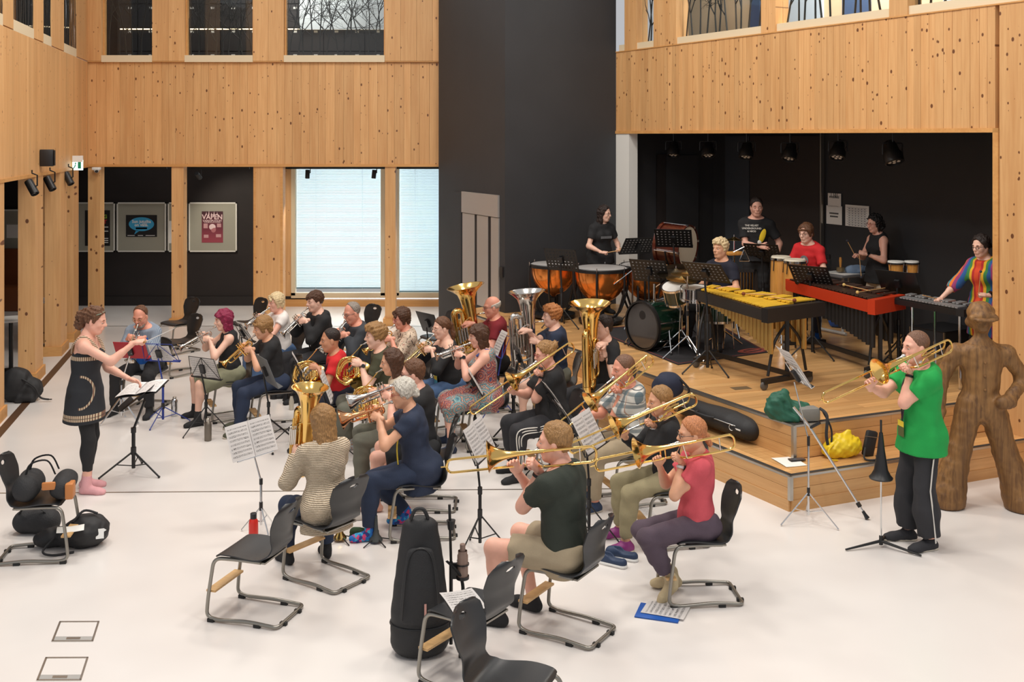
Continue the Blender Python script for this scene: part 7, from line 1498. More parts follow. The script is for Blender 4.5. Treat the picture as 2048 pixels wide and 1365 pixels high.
# blue bag on the stage
g_ = G(1690, 657, ZS); t = bag('bag', 'bright blue nylon bag on the stage floor under the red marimba', (g_.x, g_.y+.1, ZS), 5); sdf_obj('body', [ell((0, 0, .11), (.2, .14, .13)), cap((-.12, 0, .08), (.12, 0, .08), .08)], .014, cloth('blue_nylon', srgb(22, 78, 160), rough=.5), t, cuts=[((0, 0, .002), (0, 0, -1))], fold=(.009, 55, 14)); MB().tube(smooth_path([(-.1, -.1, .18), (0, -.16, .14), (.1, -.12, .19)]), .012, 6).build('handle', M_blue, t)
# crutch
a_, b_ = G(1735, 1040)+V(0, 0, .01), Pd(1618, 852, 9.45); t = thing('crutch', 'silver crutch leaning from the floor against the stage corner', 'crutch', frame(a_, b_-a_)); ln = (b_-a_).length
MB().tube([(.05, 0, 0), (ln*.45, 0, 0), (ln*.46, 0, 0), (ln, 0, 0)], [.009, .009, .012, .012], 10).build('shaft', M_chrome, t); MB().tube([(0, 0, 0), (.03, 0, 0), (.07, 0, 0)], [.022, .016, .013], 10).build('rubber_tip', M_blackp, t); MB().box((.13, 0, 0), (.04, .03, .03)).build('clamp', M_blackm, t); MB().tube([(ln-.02, 0, 0), (ln-.02, 0, .1)], .014, 8).build('grip', M_blackp, t); MB().tube([(ln, 0, 0), (ln+.2, 0, -.03)], .012, 8).build('arm_post', M_chrome, t)
# mute on a peg stand
g_ = G(1762, 1095); t = thing('mute_stand', 'black tripod peg stand with chrome rod', 'stand', T(g_))
for k in range(3):
    a = math.radians((195, 320, 60)[k]); MB().tube([(0, 0, .05), (.32*math.cos(a), .32*math.sin(a), .012)], [.013, .008], 8).build('leg', M_blackm, t)
MB().tube([(0, 0, .03), (0, 0, .62)], .007, 8).build('rod', M_chrome, t); MB().tube([(0, 0, .02), (0, 0, .09)], .016, 8).build('hub', M_blackm, t)
mt = thing('trombone_mute', 'black cone-shaped mute set on the peg stand', 'mute', T(g_+V(0, 0, .56))); MB().lathe([(.001, .02), (.03, .0), (.09, -.01), (.093, .0), (.075, .02), (.055, .06), (.045, .12), (.03, .22), (.018, .33), (.014, .36), (.001, .36)], 24).build('cone', M_blackp, mt); MB().tube([(0, 0, .35), (0, 0, .46)], .009, 8).build('stem', M_blackp, mt)
# horn pegs on the floor
for (px, py, m_, lb, hh) in ((680, 1082, BR['gold'], 'brass bell-shaped horn peg with thin black legs on the floor', .16), (752, 1086, mat('grey_rubber', srgb(62, 66, 66), .6), 'grey cone-shaped horn stand with short legs on the floor', .22)):
    g_ = G(px, py); t = thing('instrument_stand', lb, 'stand', T(g_))
    MB().lathe([(.055, .02), (.05, .035), (.03, .06), (.018, .1), (.012, hh), (.001, hh+.003)], 20).build('cone', m_, t)
    for k in range(5):
        a = math.radians(20+72*k); MB().tube([(.02*math.cos(a), .02*math.sin(a), .04), (.15*math.cos(a), .15*math.sin(a), .006)], .005, 6).build('leg', M_blackm, t)
# bottles
def bottle(px, py, label, prof, m, capm, ch, z0=0., cr=.02, loc=None):
    g_ = loc or G(px, py, z0); t = thing('bottle', label, 'bottle', T(g_)); MB().lathe(prof, 20).build('body', m, t); zz = prof[-1][1]; MB().lathe([(.001, zz-.005), (cr, zz-.005), (cr, zz+ch), (cr*.8, zz+ch+.004), (.001, zz+ch+.004)], 16).build('cap', capm, t); return t
std = [(.001, 0), (.036, .002), (.038, .01), (.038, .17), (.034, .19), (.02, .21)]
bottle(507, 1088, 'red drinking bottle with a black lid beside the chrome stand', std, mat('red_bottle', srgb(214, 48, 36), .3), M_blackp, .035, cr=.026); bottle(416, 882, 'grey metal bottle under the stand of the magenta-haired woman', std, mat('grey_bottle', srgb(120, 112, 102), .4, .6), M_metal, .03)
bottle(1168, 1040, 'clear plastic water bottle with an orange cap beside the trombone players', [(.001, 0), (.03, .002), (.033, .02), (.031, .08), (.033, .14), (.03, .17), (.013, .21)], glass('bottle_plastic', (.82, .87, .88), .05), mat('orange_cap', srgb(226, 92, 40), .4), .02, cr=.015); bottle(583, 820, 'small clear bottle with a dark label under the french horns', [(.001, 0), (.028, .002), (.03, .1), (.012, .17)], mat('beige_bottle', srgb(196, 188, 172), .3), M_blackp, .02, cr=.013); bottle(349, 832, 'silver mute-shaped flask beside the bearded man\'s chair', std[:5]+[(.02, .2)], M_chrome, M_metal, .02)
# pole with bottle holder
g_ = G(902, 1295); t = thing('microphone_stand', 'black boom pole with a bottle holder beside the tall case', 'stand', T(g_)); zt_ = Pd(897, 1010, g_.y).z
MB().tube([(0, 0, .02), (0, 0, zt_*.6), (-.0, 0, zt_*.6), (-.01, 0, zt_)], [.012, .012, .009, .009], 8).build('pole', M_blackm, t); MB().tube([(0, 0, zt_-.16), (0, 0, zt_-.1)], [.02, .03], 10).build('clutch', M_blackp, t)
for k in range(3):
    a = math.radians(75+120*k); MB().tube([(0, 0, .2), (.3*math.cos(a), .3*math.sin(a), .01)], .008, 6).build('leg', M_blackm, t)
zb_ = Pd(918, 1158, g_.y).z; MB().lathe([(.04, zb_), (.042, zb_), (.042, zb_+.02), (.04, zb_+.02)], 20, T(.075, 0, 0)).build('holder_ring', M_blackp, t); MB().lathe([(.04, zb_+.09), (.042, zb_+.09), (.042, zb_+.1), (.04, zb_+.1)], 20, T(.075, 0, 0)).build('holder_ring', M_blackp, t); MB().box((.02, 0, zb_+.05), (.05, .02, .1)).build('holder_arm', M_blackp, t, False); MB().lathe([(.001, zb_-.001), (.041, zb_-.001)], 20, T(.075, 0, 0)).build('holder_base', M_blackp, t)
bottle(0, 0, 'brown-grey sports bottle in the holder on the black pole', [(.001, 0), (.034, .002), (.035, .02), (.035, .15), (.03, .16), (.03, .18)], mat('taupe_bottle', srgb(140, 116, 104), .4), MATS['taupe_bottle'], .04, cr=.018, loc=g_+V(.075, 0, zb_+.001))
# shoes, papers, cloth
for (px, py, yw, lb) in ((1222, 1130, 205, 'navy clog with a white sole, nearer the papers on the floor'), (1243, 1118, 212, 'navy clog with a white sole, nearer the purple clogs')):
    g_ = G(px, py); t = thing('clog', lb, 'shoe', T(g_) @ rz(yw-60)); up_ = [cap((-.1, 0, .035), (.09, 0, .035), .036, .042, k=.02), cap((.02, 0, .06), (.09, 0, .045), .04, .035, k=.02), ell((-.03, 0, .085), (.085, .034, .05), sub=True, k=.01)]
    sdf_obj('upper', up_, .007, mat('navy_foam', srgb(40, 58, 88), .6), t, cuts=[((0, 0, .02), (0, 0, -1))]); sdf_obj('sole', [cap((-.1, 0, .014), (.09, 0, .014), .041, .047, cuts=[((0, 0, .024), (0, 0, 1)), ((0, 0, .001), (0, 0, -1))])], .008, M_white, t)
for (px, py, lb, m_, yw) in ((728, 1072, 'green patterned slipper in front of the silver-haired woman', cloth('green_slipper', srgb(44, 70, 40)), 180), (745, 1000, 'dark slipper beneath the chair of the silver-haired woman', C_blk2, 170)):
    g_ = G(px, py); t = thing('slipper', lb, 'shoe', T(g_) @ rz(yw)); sdf_obj('upper', [cap((-.09, 0, .03), (.08, 0, .03), .034, .04), ell((-.04, 0, .07), (.07, .03, .04), sub=True, k=.01)], .008, m_, t, cuts=[((0, 0, .012), (0, 0, -1))]); sdf_obj('sole', [cap((-.09, 0, .008), (.08, 0, .008), .038, .043, cuts=[((0, 0, .014), (0, 0, 1)), ((0, 0, .001), (0, 0, -1))])], .008, M_blackp, t)
g_ = G(1318, 1228); fo = tag(MB().box((0, 0, .006), (.30, .23, .01), bev=.003).build('document_folder', mat('blue_folder', srgb(20, 84, 170), .4), None, M=T(g_) @ rz(-18)), 'blue plastic folder under sheets of music on the floor', 'folder'); sheet('sheet_music', T(g_+V(.05, .03, .016)) @ rz(68), .22, .30, 'sheet music lying on the blue folder on the floor', bend=.003)
g_ = G(1272, 1025); sheet('sheet_music', T(g_+V(0, 0, .004)) @ rz(10), .3, .21, 'sheet music on the floor behind the woman in the coral shirt', bend=.003)
g_ = G(716, 1040); t = tag(sdf_obj('cloth', [cap((-.1, -.05, .015), (0, 0, .03), .02), cap((0, 0, .03), (.06, .08, .02), .022), cap((0, 0, .02), (.1, -.02, .015), .018), cap((-.05, .04, .012), (.05, .05, .02), .016)], .008, cloth('pale_rag', srgb(206, 198, 190)), None, cuts=[((0, 0, .001), (0, 0, -1))], fold=(.006, 60, 4), M=T(g_)), 'crumpled pale cloth on the floor beside the grey horn stand', 'cloth')
for (px, py, lb) in ((573, 802, 'small black mute standing on the floor near the blond boy'), (548, 798, 'black mute on the floor behind the blond boy\'s chair')):
    t = thing('trumpet_mute', lb, 'mute', T(G(px, py))); MB().lathe([(.001, .0), (.05, .0), (.05, .012), (.03, .08), (.018, .14), (.001, .14)], 16).build('cone', M_blackp, t); MB().tube([(0, 0, .139), (0, 0, .16)], .012, 8).build('rim', M_blackp, t)
# wooden statue
Wst = wood('carved_wood', srgb(150, 108, 60), srgb(84, 54, 28), (1, .2, 0), (0, 0, 1), .2, 1.6, .6, 0.)
g_ = G(1962, 1012); st = thing('wooden_statue', 'weathered carved wooden figure with a helmet-like hat and flared trousers', 'statue', T(g_) @ rz(262)); hh = 1.86
SPm = [ell((.01, 0, 1.66), (.10, .088, .125), k=.03), cap((.0, 0, 1.42), (0, 0, 1.56), .062, .055, k=.03), loft([(0, 0, .86), (0, 0, 1.0), (0, 0, 1.2), (0, 0, 1.36), (0, 0, 1.43)], (.165, .15, .17, .21, .12), (.12, .115, .125, .12, .08), (0, 1, 0), k=.04)]
SPm += [ell((-.01, 0, 1.72), (.125, .118, .11), k=.02, cuts=[((0, 0, 1.66), (.25, 0, -1))]), cap((.10, -.10, 1.69), (.10, .10, 1.69), .03, k=.04), cap((-.07, -.07, 1.62), (-.07, .07, 1.62), .045, k=.04)]
SPm += [cap((.088, 0, 1.66), (.115, 0, 1.63), .014, .018, k=.02), cap((.085, -.02, 1.585), (.085, .02, 1.585), .014, k=.02)]
SPm += [cap((0, -.22, 1.37), (-.02, -.34, 1.1), .075, .062, k=.05), cap((-.02, -.34, 1.1), (.03, -.36, .84), .062, .048, k=.03), cap((.03, -.36, .84), (.06, -.36, .68), .045, .02, k=.03)]
SPm += [cap((0, .22, 1.37), (-.03, .37, 1.12), .075, .06, k=.05), cap((-.03, .37, 1.12), (.12, .2, .98), .06, .055, k=.03), ell((.14, .17, .96), (.06, .09, .06), k=.03)]
SPm += [cap((0, -.09, .9), (.02, -.19, .5), .12, .10, k=.05), cap((.02, -.19, .5), (.03, -.29, .12), .10, .15, k=.04), cap((.03, -.29, .12), (.05, -.30, .05), .15, .155, k=.03), cap((0, .09, .9), (.0, .2, .5), .12, .10, k=.05), cap((.0, .2, .5), (.02, .33, .12), .10, .155, k=.04), cap((.02, .33, .12), (.05, .34, .05), .155, .16, k=.03)]
v_, f_ = sdf(SPm, .013, cuts=[((0, 0, .003), (0, 0, -1))], fold=(.005, 40, 21)); link('figure', new_mesh('figure', v_, f_, Wst, None, True, 0), st)
sdf_obj('cap_brim', [cap((.10, -.09, 1.685), (.10, .09, 1.685), .035, k=.03, fl=(0, 0, 1, 2.)), cap((.13, -.05, 1.675), (.13, .05, 1.675), .035, k=.03, fl=(0, 0, 1, 2.2))], .01, Wst, st)
for k, (x, z) in enumerate(((.125, 1.3), (.125, 1.18), (.12, 1.06))): MB().ball((x, .0, z), .014, 8).build('button', Wst, st)
# ================= PERCUSSION =================
M_copper = mat('polished_copper', srgb(244, 152, 76), .2, .82); M_skin = mat('drum_head', srgb(214, 212, 206), .45); M_calf = mat('calf_head', srgb(220, 210, 188), .55); M_green = mat('green_lacquer', srgb(16, 42, 30), .15, coat=.6, var=.3, vscale=10); M_cym = mat('cymbal_bronze', srgb(196, 170, 110), .25, 1.); M_maho = mat('mahogany', srgb(84, 36, 24), .22, coat=.4, var=.2, vscale=10); M_conga = mat('conga_wood', srgb(214, 152, 76), .3, coat=.3, var=.12, vscale=6, stretch=(9, 9, 1)); M_gold = mat('gold_tube', srgb(196, 160, 92), .3, .7)
def on(px, py, z): return G(px, py, z)
def timpano(px, py, dia, label, z=1.42):
    c = G(px, py, z); t = thing('timpano', label, 'timpani', T(c.x, c.y, ZS)); h = z-ZS; r = dia/2
    MB().lathe([(.02, h-.1-r*1.15)]+[(r*.97*math.sin(a), h-.08-r*1.12*math.cos(a)) for a in [i*math.pi/20 for i in range(1, 11)]]+[(r*.98, h-.03)], 40).build('bowl', M_copper, t)
    MB().lathe([(.001, h+.002), (r*.93, h+.002), (r, h-.01)], 40).build('drum_head', mat('grey_head', srgb(168, 166, 164), .4), t); MB().lathe([(r, h-.05), (r+.02, h-.05), (r+.022, h-.008), (r+.012, h+.004), (r, h+.0)], 40).build('rim', M_blackm, t)
    for k in range(6):
        a = k*math.pi/3+.3; cx_, sy = math.cos(a), math.sin(a); MB().tube(smooth_path([(cx_*(r+.03), sy*(r+.03), h-.02), (cx_*(r+.03), sy*(r+.03), h-.3), (cx_*r*.8, sy*r*.8, h-.62), (cx_*.2, sy*.2, .1)]), .016, 6).build('strut', M_blackm, t); MB().tube([(cx_*(r+.035), sy*(r+.035), h-.05), (cx_*(r+.035), sy*(r+.035), h+.03)], .006, 6).build('tuning_rod', M_chrome, t)
    MB().tube([(0, 0, .02), (0, 0, h-.5)], .05, 10).build('column', M_blackm, t); MB().lathe([(.32, .03), (.32, .07), (.05, .12)], 24, caps=True).build('base', M_blackm, t)
    for k in range(3):
        a = k*2.094+.5; MB().lathe([(.001, -.012), (.03, -.012), (.03, .012), (.001, .012)], 14, T(.3*math.cos(a), .3*math.sin(a), .031) @ Matrix.Rotation(1.57, 4, 'X')).build('wheel', M_blackp, t)
    MB().box((.33, -.1, .08), (.25, .1, .02), rz(-60)).build('pedal', M_blackm, t, False)
timpano(1107, 527, .68, 'copper timpano nearest the dark tower with a grey head'); timpano(1202, 535, .76, 'large copper timpano in the middle of the three'); timpano(1296, 529, .80, 'copper timpano partly hidden behind the perforated stands')
# concert bass drum
Yb = 15.2; c = Pd(1352, 491, Yb); ax = nrm((.80, -.58, -.06)); t = thing('bass_drum', 'concert bass drum with mahogany shell and pale calfskin head', 'bass drum', T(c.x, c.y, ZS)); Mq = ax.to_track_quat('Z', 'Y').to_matrix().to_4x4(); Mq.translation = Vector((0, 0, c.z-ZS)); r = .29
MB().lathe([(r, -.2), (r, .17)], 40, Mq).build('shell', M_maho, t); MB().lathe([(.001, .185), (r*.99, .185), (r, .17)], 40, Mq).build('drum_head', M_calf, t); MB().lathe([(.001, -.21), (r*.99, -.21)], 40, Mq).build('drum_head', M_calf, t)
for z in (.15, -.21): MB().lathe([(r+.002, z), (r+.022, z), (r+.022, z+.045), (r+.002, z+.045)], 40, Mq).build('hoop', M_maho, t)
for k in range(8):
    a = k*math.pi/4+.2; MB().tube([(1.08*r*math.cos(a), 1.08*r*math.sin(a), -.18), (1.08*r*math.cos(a), 1.08*r*math.sin(a), .19)], .006, 6, M=Mq).build('tension_rod', M_chrome, t); MB().box((1.08*r*math.cos(a), 1.08*r*math.sin(a), .19), (.03, .03, .03), Mq).build('claw', M_chrome, t, False)
for (x, y) in ((-.3, .2), (.3, -.2), (-.2, -.28), (.2, .28)): MB().tube([(x, y, 0), (x*.5, y*.5, c.z-ZS-.3)], .015, 8).build('stand_leg', M_blackm, t)
MB().tube(arc((0, 0, c.z-ZS), r+.05, 190, 350, 14, ax.cross(V(0, 0, 1)).normalized(), (0, 0, 1)), .014, 8).build('cradle', M_blackm, t)
# rug
rg = thing('rug', 'black rug with red border under the drum kit', 'rug', T(0, 0, ZS)); q = [G(1180, 660, ZS), G(1356, 731, ZS), G(1536, 706, ZS), G(1420, 640, ZS)]
MB().prism([(p.x, p.y) for p in q], .001, .009).build('pile', mat('black_rug', srgb(38, 37, 40), .95, bump=.5, bscale=120), rg, False); cq = sum(q, V(0, 0, 0))/4
for i in range(4): a_, b_ = [cq+(p-cq)*.97 for p in (q[i], q[(i+1) % 4])]; MB().tube([(a_.x, a_.y, .009), (b_.x, b_.y, .009)], .008, 4, flat=.3).build('border', mat('rug_red', srgb(96, 40, 38), .9), rg)
MB().lathe([(.10, 0), (.13, .001), (.16, 0)], 24, T(G(1505, 703, ZS).x, G(1505, 703, ZS).y, .0105) @ rz(30) @ Matrix.Diagonal((1.4, .7, 1, 1))).build('logo_ring', mat('rug_logo', srgb(150, 70, 56), .9), rg); MB().box((0, 0, 0), (.22, .05, .002), T(G(1505, 703, ZS).x, G(1505, 703, ZS).y, .0105) @ rz(30)).build('logo_bar', MATS['rug_logo'], rg, False)
# drum kit
kc = G(1302, 700, ZS); ax = nrm((-.80, -.58, 0)); t = thing('bass_drum', 'green lacquered kick drum with a dark front head on the rug', 'bass drum', T(kc+V(.05, .05, 0))); r = .285; Mq = ax.to_track_quat('Z', 'Y').to_matrix().to_4x4(); Mq.translation = Vector((0, 0, r+.03))
MB().lathe([(r, -.22), (r, .2)], 40, Mq).build('shell', M_green, t); fh = mat('front_head', srgb(60, 58, 58), .12, coat=.5); MB().lathe([(.001, .205), (r*.98, .205)], 40, Mq).build('front_head', fh, t); MB().lathe([(.001, .207), (.055, .207)], 20, Mq @ T(.0, .13, 0)).build('port', M_blackp, t)
for z in (.18, -.23): MB().lathe([(r+.001, z), (r+.024, z), (r+.024, z+.045), (r+.001, z+.045)], 40, Mq).build('hoop', M_blackm if z > 0 else M_chrome, t)
for k in range(8):
    a = k*math.pi/4+.2; MB().tube([(1.06*r*math.cos(a), 1.06*r*math.sin(a), -.2), (1.06*r*math.cos(a), 1.06*r*math.sin(a), .21)], .006, 6, M=Mq).build('tension_rod', M_chrome, t)
for s_ in (1, -1):
    yv = Vector((-ax.y, ax.x, 0))*s_; MB().tube([yv*.26+V(0, 0, .3), yv*.42+ax*.12+V(0, 0, .02)], .011, 8).build('spur', M_chrome, t); MB().ball(tuple(yv*.42+ax*.12+V(0, 0, .02)), .018, 8).build('foot', M_blackp, t)
MB().tube([(0, 0, 2*r+.03), (0, 0, 2*r+.25)], .016, 8).build('tom_post', M_chrome, t); MB().tube([(0, 0, 2*r+.2), (.14, .1, 2*r+.27)], .012, 8).build('tom_arm', M_chrome, t)
def drum(px, py, Y, r, h, label, m, tilt=(0, 0), leg=0., name='tom_drum'):
    c = Pd(px, py, Y); t = thing(name, label, 'drum', T(c)); Mq = Vector((tilt[0], tilt[1], 1)).normalized().to_track_quat('Z', 'Y').to_matrix().to_4x4()
    MB().lathe([(r, -h), (r, 0)], 32, Mq).build('shell', m, t); MB().lathe([(.001, .003), (r*.97, .003)], 32, Mq).build('drum_head', M_skin, t); MB().lathe([(.001, -h-.002), (r*.97, -h-.002)], 32, Mq).build('bottom_head', M_skin, t)
    for z in (-.02, -h): MB().lathe([(r, z), (r+.01, z), (r+.01, z+.028), (r, z+.028)], 32, Mq).build('hoop', M_chrome, t)
    for k in range(6): a = k*math.pi/3; MB().tube([((r+.01)*math.cos(a), (r+.01)*math.sin(a), -h), ((r+.01)*math.cos(a), (r+.01)*math.sin(a), .005)], .006, 6, M=Mq).build('lug', M_chrome, t)
    if leg:
        for k in range(3): a = k*2.094+.4; MB().tube([((r+.02)*math.cos(a), (r+.02)*math.sin(a), -h*.3), ((r+.06)*math.cos(a), (r+.06)*math.sin(a), ZS-c.z+.005)], .008, 6).build('leg', M_chrome, t)
    return t
drum(1348, 572, 13.15, .15, .22, 'green mounted tom drum above the kick drum', M_green, (-.25, -.35)); drum(1392, 576, 13.0, .18, .15, 'snare drum with white head beside the hi-hat', M_chrome, (.0, -.1), 1., 'snare_drum'); drum(1432, 585, 13.3, .20, .36, 'green floor tom beside the drummer', M_green, (0, 0), 1.)
def cymbal(px, py, Y, r, label, base=None, tilt=(0, 0), m=None, boom=None):
    c = Pd(px, py, Y); t = thing('cymbal', label, 'cymbal', T(c.x, c.y, ZS)); hz = c.z-ZS; Mq = Vector((tilt[0], tilt[1], 1)).normalized().to_track_quat('Z', 'Y').to_matrix().to_4x4(); Mq.translation = Vector((0, 0, hz))
    MB().lathe([(.001, .022), (.02, .02), (.035, .005), (r*.6, -.008), (r, -.02), (r, -.022), (r*.6, -.01), (.03, .002), (.001, .016)], 36, Mq).build('plate', m or M_cym, t); b_ = Vector(base) if base else Vector((0, 0, 0))
    MB().tube([b_+V(0, 0, .25), b_+V(0, 0, hz*.6), (0, 0, hz-.02), (0, 0, hz+.05)], [.012, .012, .009, .004], 8).build('rod', M_chrome, t)
    for k in range(3): a = k*2.094+1.1; MB().tube([b_+V(0, 0, .28), b_+V(.3*math.cos(a), .3*math.sin(a), .01)], .010, 6).build('stand_leg', M_chrome, t)
    MB().tube([b_+V(0, 0, hz*.5), b_+V(0, 0, hz*.5+.06)], .02, 8).build('clutch', M_blackp, t)
cymbal(1363, 556, 13.3, .19, 'hi-hat cymbals beside the mounted tom', tilt=(.08, -.1)); cymbal(1352, 540, 13.7, .25, 'dark ride cymbal behind the perforated stands', tilt=(-.15, -.25), m=mat('dark_bronze', srgb(96, 84, 66), .3, 1.)); cymbal(1468, 477, 14.6, .12, 'small splash cymbal high behind the blond drummer')
cymbal(1375, 545, 12.9, .2, 'flat cymbal on the chrome stand in front of the drummer', base=(0, 0, 0), m=M_cym)
cm = thing('cymbal_boom', 'angled chrome boom arm beside the large timpano', 'stand', T(G(1265, 655, ZS))); MB().tube([(0, 0, .1), (0, 0, .78)], .013, 8).build('post', M_chrome, cm); MB().tube([(.08, 0, .86), (-.26, 0, .60)], .009, 8).build('boom', M_chrome, cm)
for k in range(3): a = k*2.094; MB().tube([(0, 0, .3), (.28*math.cos(a), .28*math.sin(a), .01)], .010, 6).build('leg', M_chrome, cm)
th = thing('drum_throne', 'black round drum throne under the blond drummer', 'stool', T(p27['root'])); MB().lathe([(.001, .46), (.17, .46), (.18, .48), (.17, .525), (.001, .53)], 28).build('cushion', M_blackp, th); MB().tube([(0, 0, .1), (0, 0, .46)], .02, 8).build('post', M_chrome, th)
for k in range(3): a = k*2.094+.3; MB().tube([(0, 0, .2), (.26*math.cos(a), .26*math.sin(a), .012)], .012, 6).build('leg', M_chrome, th)
kp = thing('kick_pedal', 'kick drum pedal on the rug behind the green drum', 'pedal', T(G(1372, 690, ZS)) @ rz(215)); MB().box((-.08, 0, .04), (.26, .08, .012), Matrix.Rotation(.15, 4, 'Y')).build('footboard', M_chrome, kp, False); MB().tube([(.06, .06, 0.005), (.06, .06, .22), (.06, -.06, .22), (.06, -.06, .005)], .008, 6).build('frame', M_chrome, kp)
# keyboards
def keyboard(name, label, FL, FR, BR_, BL, z, barm, railm, tubem, n, rail_h, cat, tube_len, back_rows=True, wheels=True, legs=True, low=.0):
    P = [G(*p, z) for p in (FL, FR, BR_, BL)]; c = sum(P, V(0, 0, 0))/4; t = thing(name, label, cat, T(c.x, c.y, ZS)); A, B, C, D = [p-Vector((c.x, c.y, ZS)) for p in P]
    front = lambda u: A.lerp(B, u); back = lambda u: D.lerp(C, u)
    for i in range(n):
        u0, u1 = (i+.1)/n, (i+.9)/n
        for (v0, v1, dz, skip) in ((.02, .56, 0., False), (.48, .98, .02, i % 7 in (2, 6))):
            if skip or (not back_rows and v0 > .4): continue
            pts = [front(u0).lerp(back(u0), v0), front(u1).lerp(back(u1), v0), front(u1).lerp(back(u1), v1), front(u0).lerp(back(u0), v1)]
            vs = [p+V(0, 0, dz) for p in pts]+[p+V(0, 0, dz+.014) for p in pts]; MB().add(vs, [(3, 2, 1, 0), (4, 5, 6, 7), (0, 1, 5, 4), (1, 2, 6, 5), (2, 3, 7, 6), (3, 0, 4, 7)]).build('bar', barm, t, False)
    def rail(nm, p, q_, th, hh, zz, m):
        d = (q_-p); MB().box(((d.length)/2, 0, 0), (d.length, th, hh), frame((p+V(0, 0, zz)), d)).build(nm, m, t, False)
    ex = (B-A).normalized()*.05; rail('front_rail', A-ex, B+ex, .03, rail_h, -rail_h/2-.01, railm); rail('back_rail', D-ex, C+ex, .03, rail_h, -rail_h/2-.01, railm); rail('end_block', B+ex-(C-B).normalized()*.03, C+ex+(C-B).normalized()*.03, .09, rail_h*1.25, -rail_h*.55, railm); rail('end_block', A-ex, D-ex, .08, rail_h, -rail_h*.5, railm); rail('middle_rail', A.lerp(D, .52), B.lerp(C, .52), .025, .03, -.025, railm)
    if tubem:
        for i in range(n):
            u = (i+.5)/n; ln = tube_len[0]+(tube_len[1]-tube_len[0])*u**1.6
            for v in (.16, .8): p = front(u).lerp(back(u), v); r_ = .42*(B-A).length/n; MB().tube([p+V(0, 0, -.05), p+V(0, 0, -.05-ln)], r_, 8).build('resonator', tubem, t)
    if legs:
        for (e0, e1, s_) in ((A, D, -1), (B, C, 1)):
            m = (e0+e1)/2-ex*s_*1.5 if s_ > 0 else (e0+e1)/2; d = (e1-e0).normalized(); w_ = max(.28, (e1-e0).length*.45); foot = Vector((m.x, m.y, .09))
            MB().tube([m+V(0, 0, -rail_h), foot], .028, 4).build('leg_post', M_blackm, t); rail('foot_beam', foot-d*w_, foot+d*w_, .06, .05, 0, M_blackm)
            for q_ in (1, -1): MB().tube(smooth_path([m+d*q_*.03+V(0, 0, -rail_h-.1), foot+d*q_*w_*.55+V(0, 0, .38), foot+d*q_*w_*.8+V(0, 0, .05)]), .016, 6).build('arched_brace', M_blackm, t)
            if wheels:
                for q_ in (1, -1):
                    p = foot+d*q_*w_*.95; MB().lathe([(.001, -.018), (.035, -.018), (.045, -.012), (.045, .012), (.035, .018), (.001, .018)], 18, T(p.x, p.y, .045) @ rz(30) @ Matrix.Rotation(1.57, 4, 'X')).build('wheel', mat('wheel_grey', srgb(86, 84, 82), .5), t)
        rail('crossbar', (A+D)/2+V(0, 0, 0)-V(0, 0, ((A+D)/2).z-.14), (B+C)/2-V(0, 0, ((B+C)/2).z-.14), .03, .05, 0, M_blackm)
    return t, P
Mbar = mat('padauk_yellow', srgb(222, 178, 52), .4, objrand=.08)
kx, PX = keyboard('marimba', 'marimba with mustard-yellow bars and hanging gold tubes', (1401, 581), (1528, 617), (1634, 604), (1424, 575), 1.5, Mbar, M_blackm, M_gold, 20, .12, 'marimba', (.10, .46))
kr, PR = keyboard('marimba', 'marimba with dark bars and bright red side rails', (1578, 560), (1740, 600), (1796, 590), (1640, 558), 1.5, mat('rosewood', srgb(64, 46, 38), .35, objrand=.12), mat('red_rail', srgb(190, 58, 28), .35), M_blackm, 22, .13, 'marimba', (.25, .5))
kg, PG = keyboard('glockenspiel', 'glockenspiel with grey metal bars on a chrome-legged stand', (1798, 597), (1915, 618), (1950, 612), (1822, 592), 1.5, mat('grey_bar', srgb(150, 150, 150), .35, .3), M_blackm, None, 18, .06, 'glockenspiel', (0, 0), legs=False)
cg = sum(PG, V(0, 0, 0))/4
for (u, v) in ((.12, .5), (.5, .5), (.9, .5)): p = PG[0].lerp(PG[1], u).lerp(PG[3].lerp(PG[2], u), v)-V(cg.x, cg.y, ZS); MB().tube([p+V(0, 0, -.06), V(p.x, p.y, .005)], .016, 8).build('leg', M_chrome, kg)
for (px, py, px2, py2, lb) in ((1487, 588, 1553, 590, 'brown-headed mallet lying far along the yellow bars'), (1589, 601, 1540, 594, 'brown-headed mallet lying near the low yellow bars')):
    stick(G(px2, py2, 1.54), G(px, py, 1.545), lb, .006, mat('brown_yarn', srgb(120, 62, 36), .9), hr=.022)
for (px, py, px2, py2, lb) in ((1715, 585, 1772, 576, 'yellow-headed mallet lying on the red marimba'), (1688, 570, 1740, 582, 'pale mallet lying across the dark bars')): stick(G(px2, py2, 1.54), G(px, py, 1.545), lb, .005, mat('yellow_yarn', srgb(214, 180, 110), .9), hr=.02)
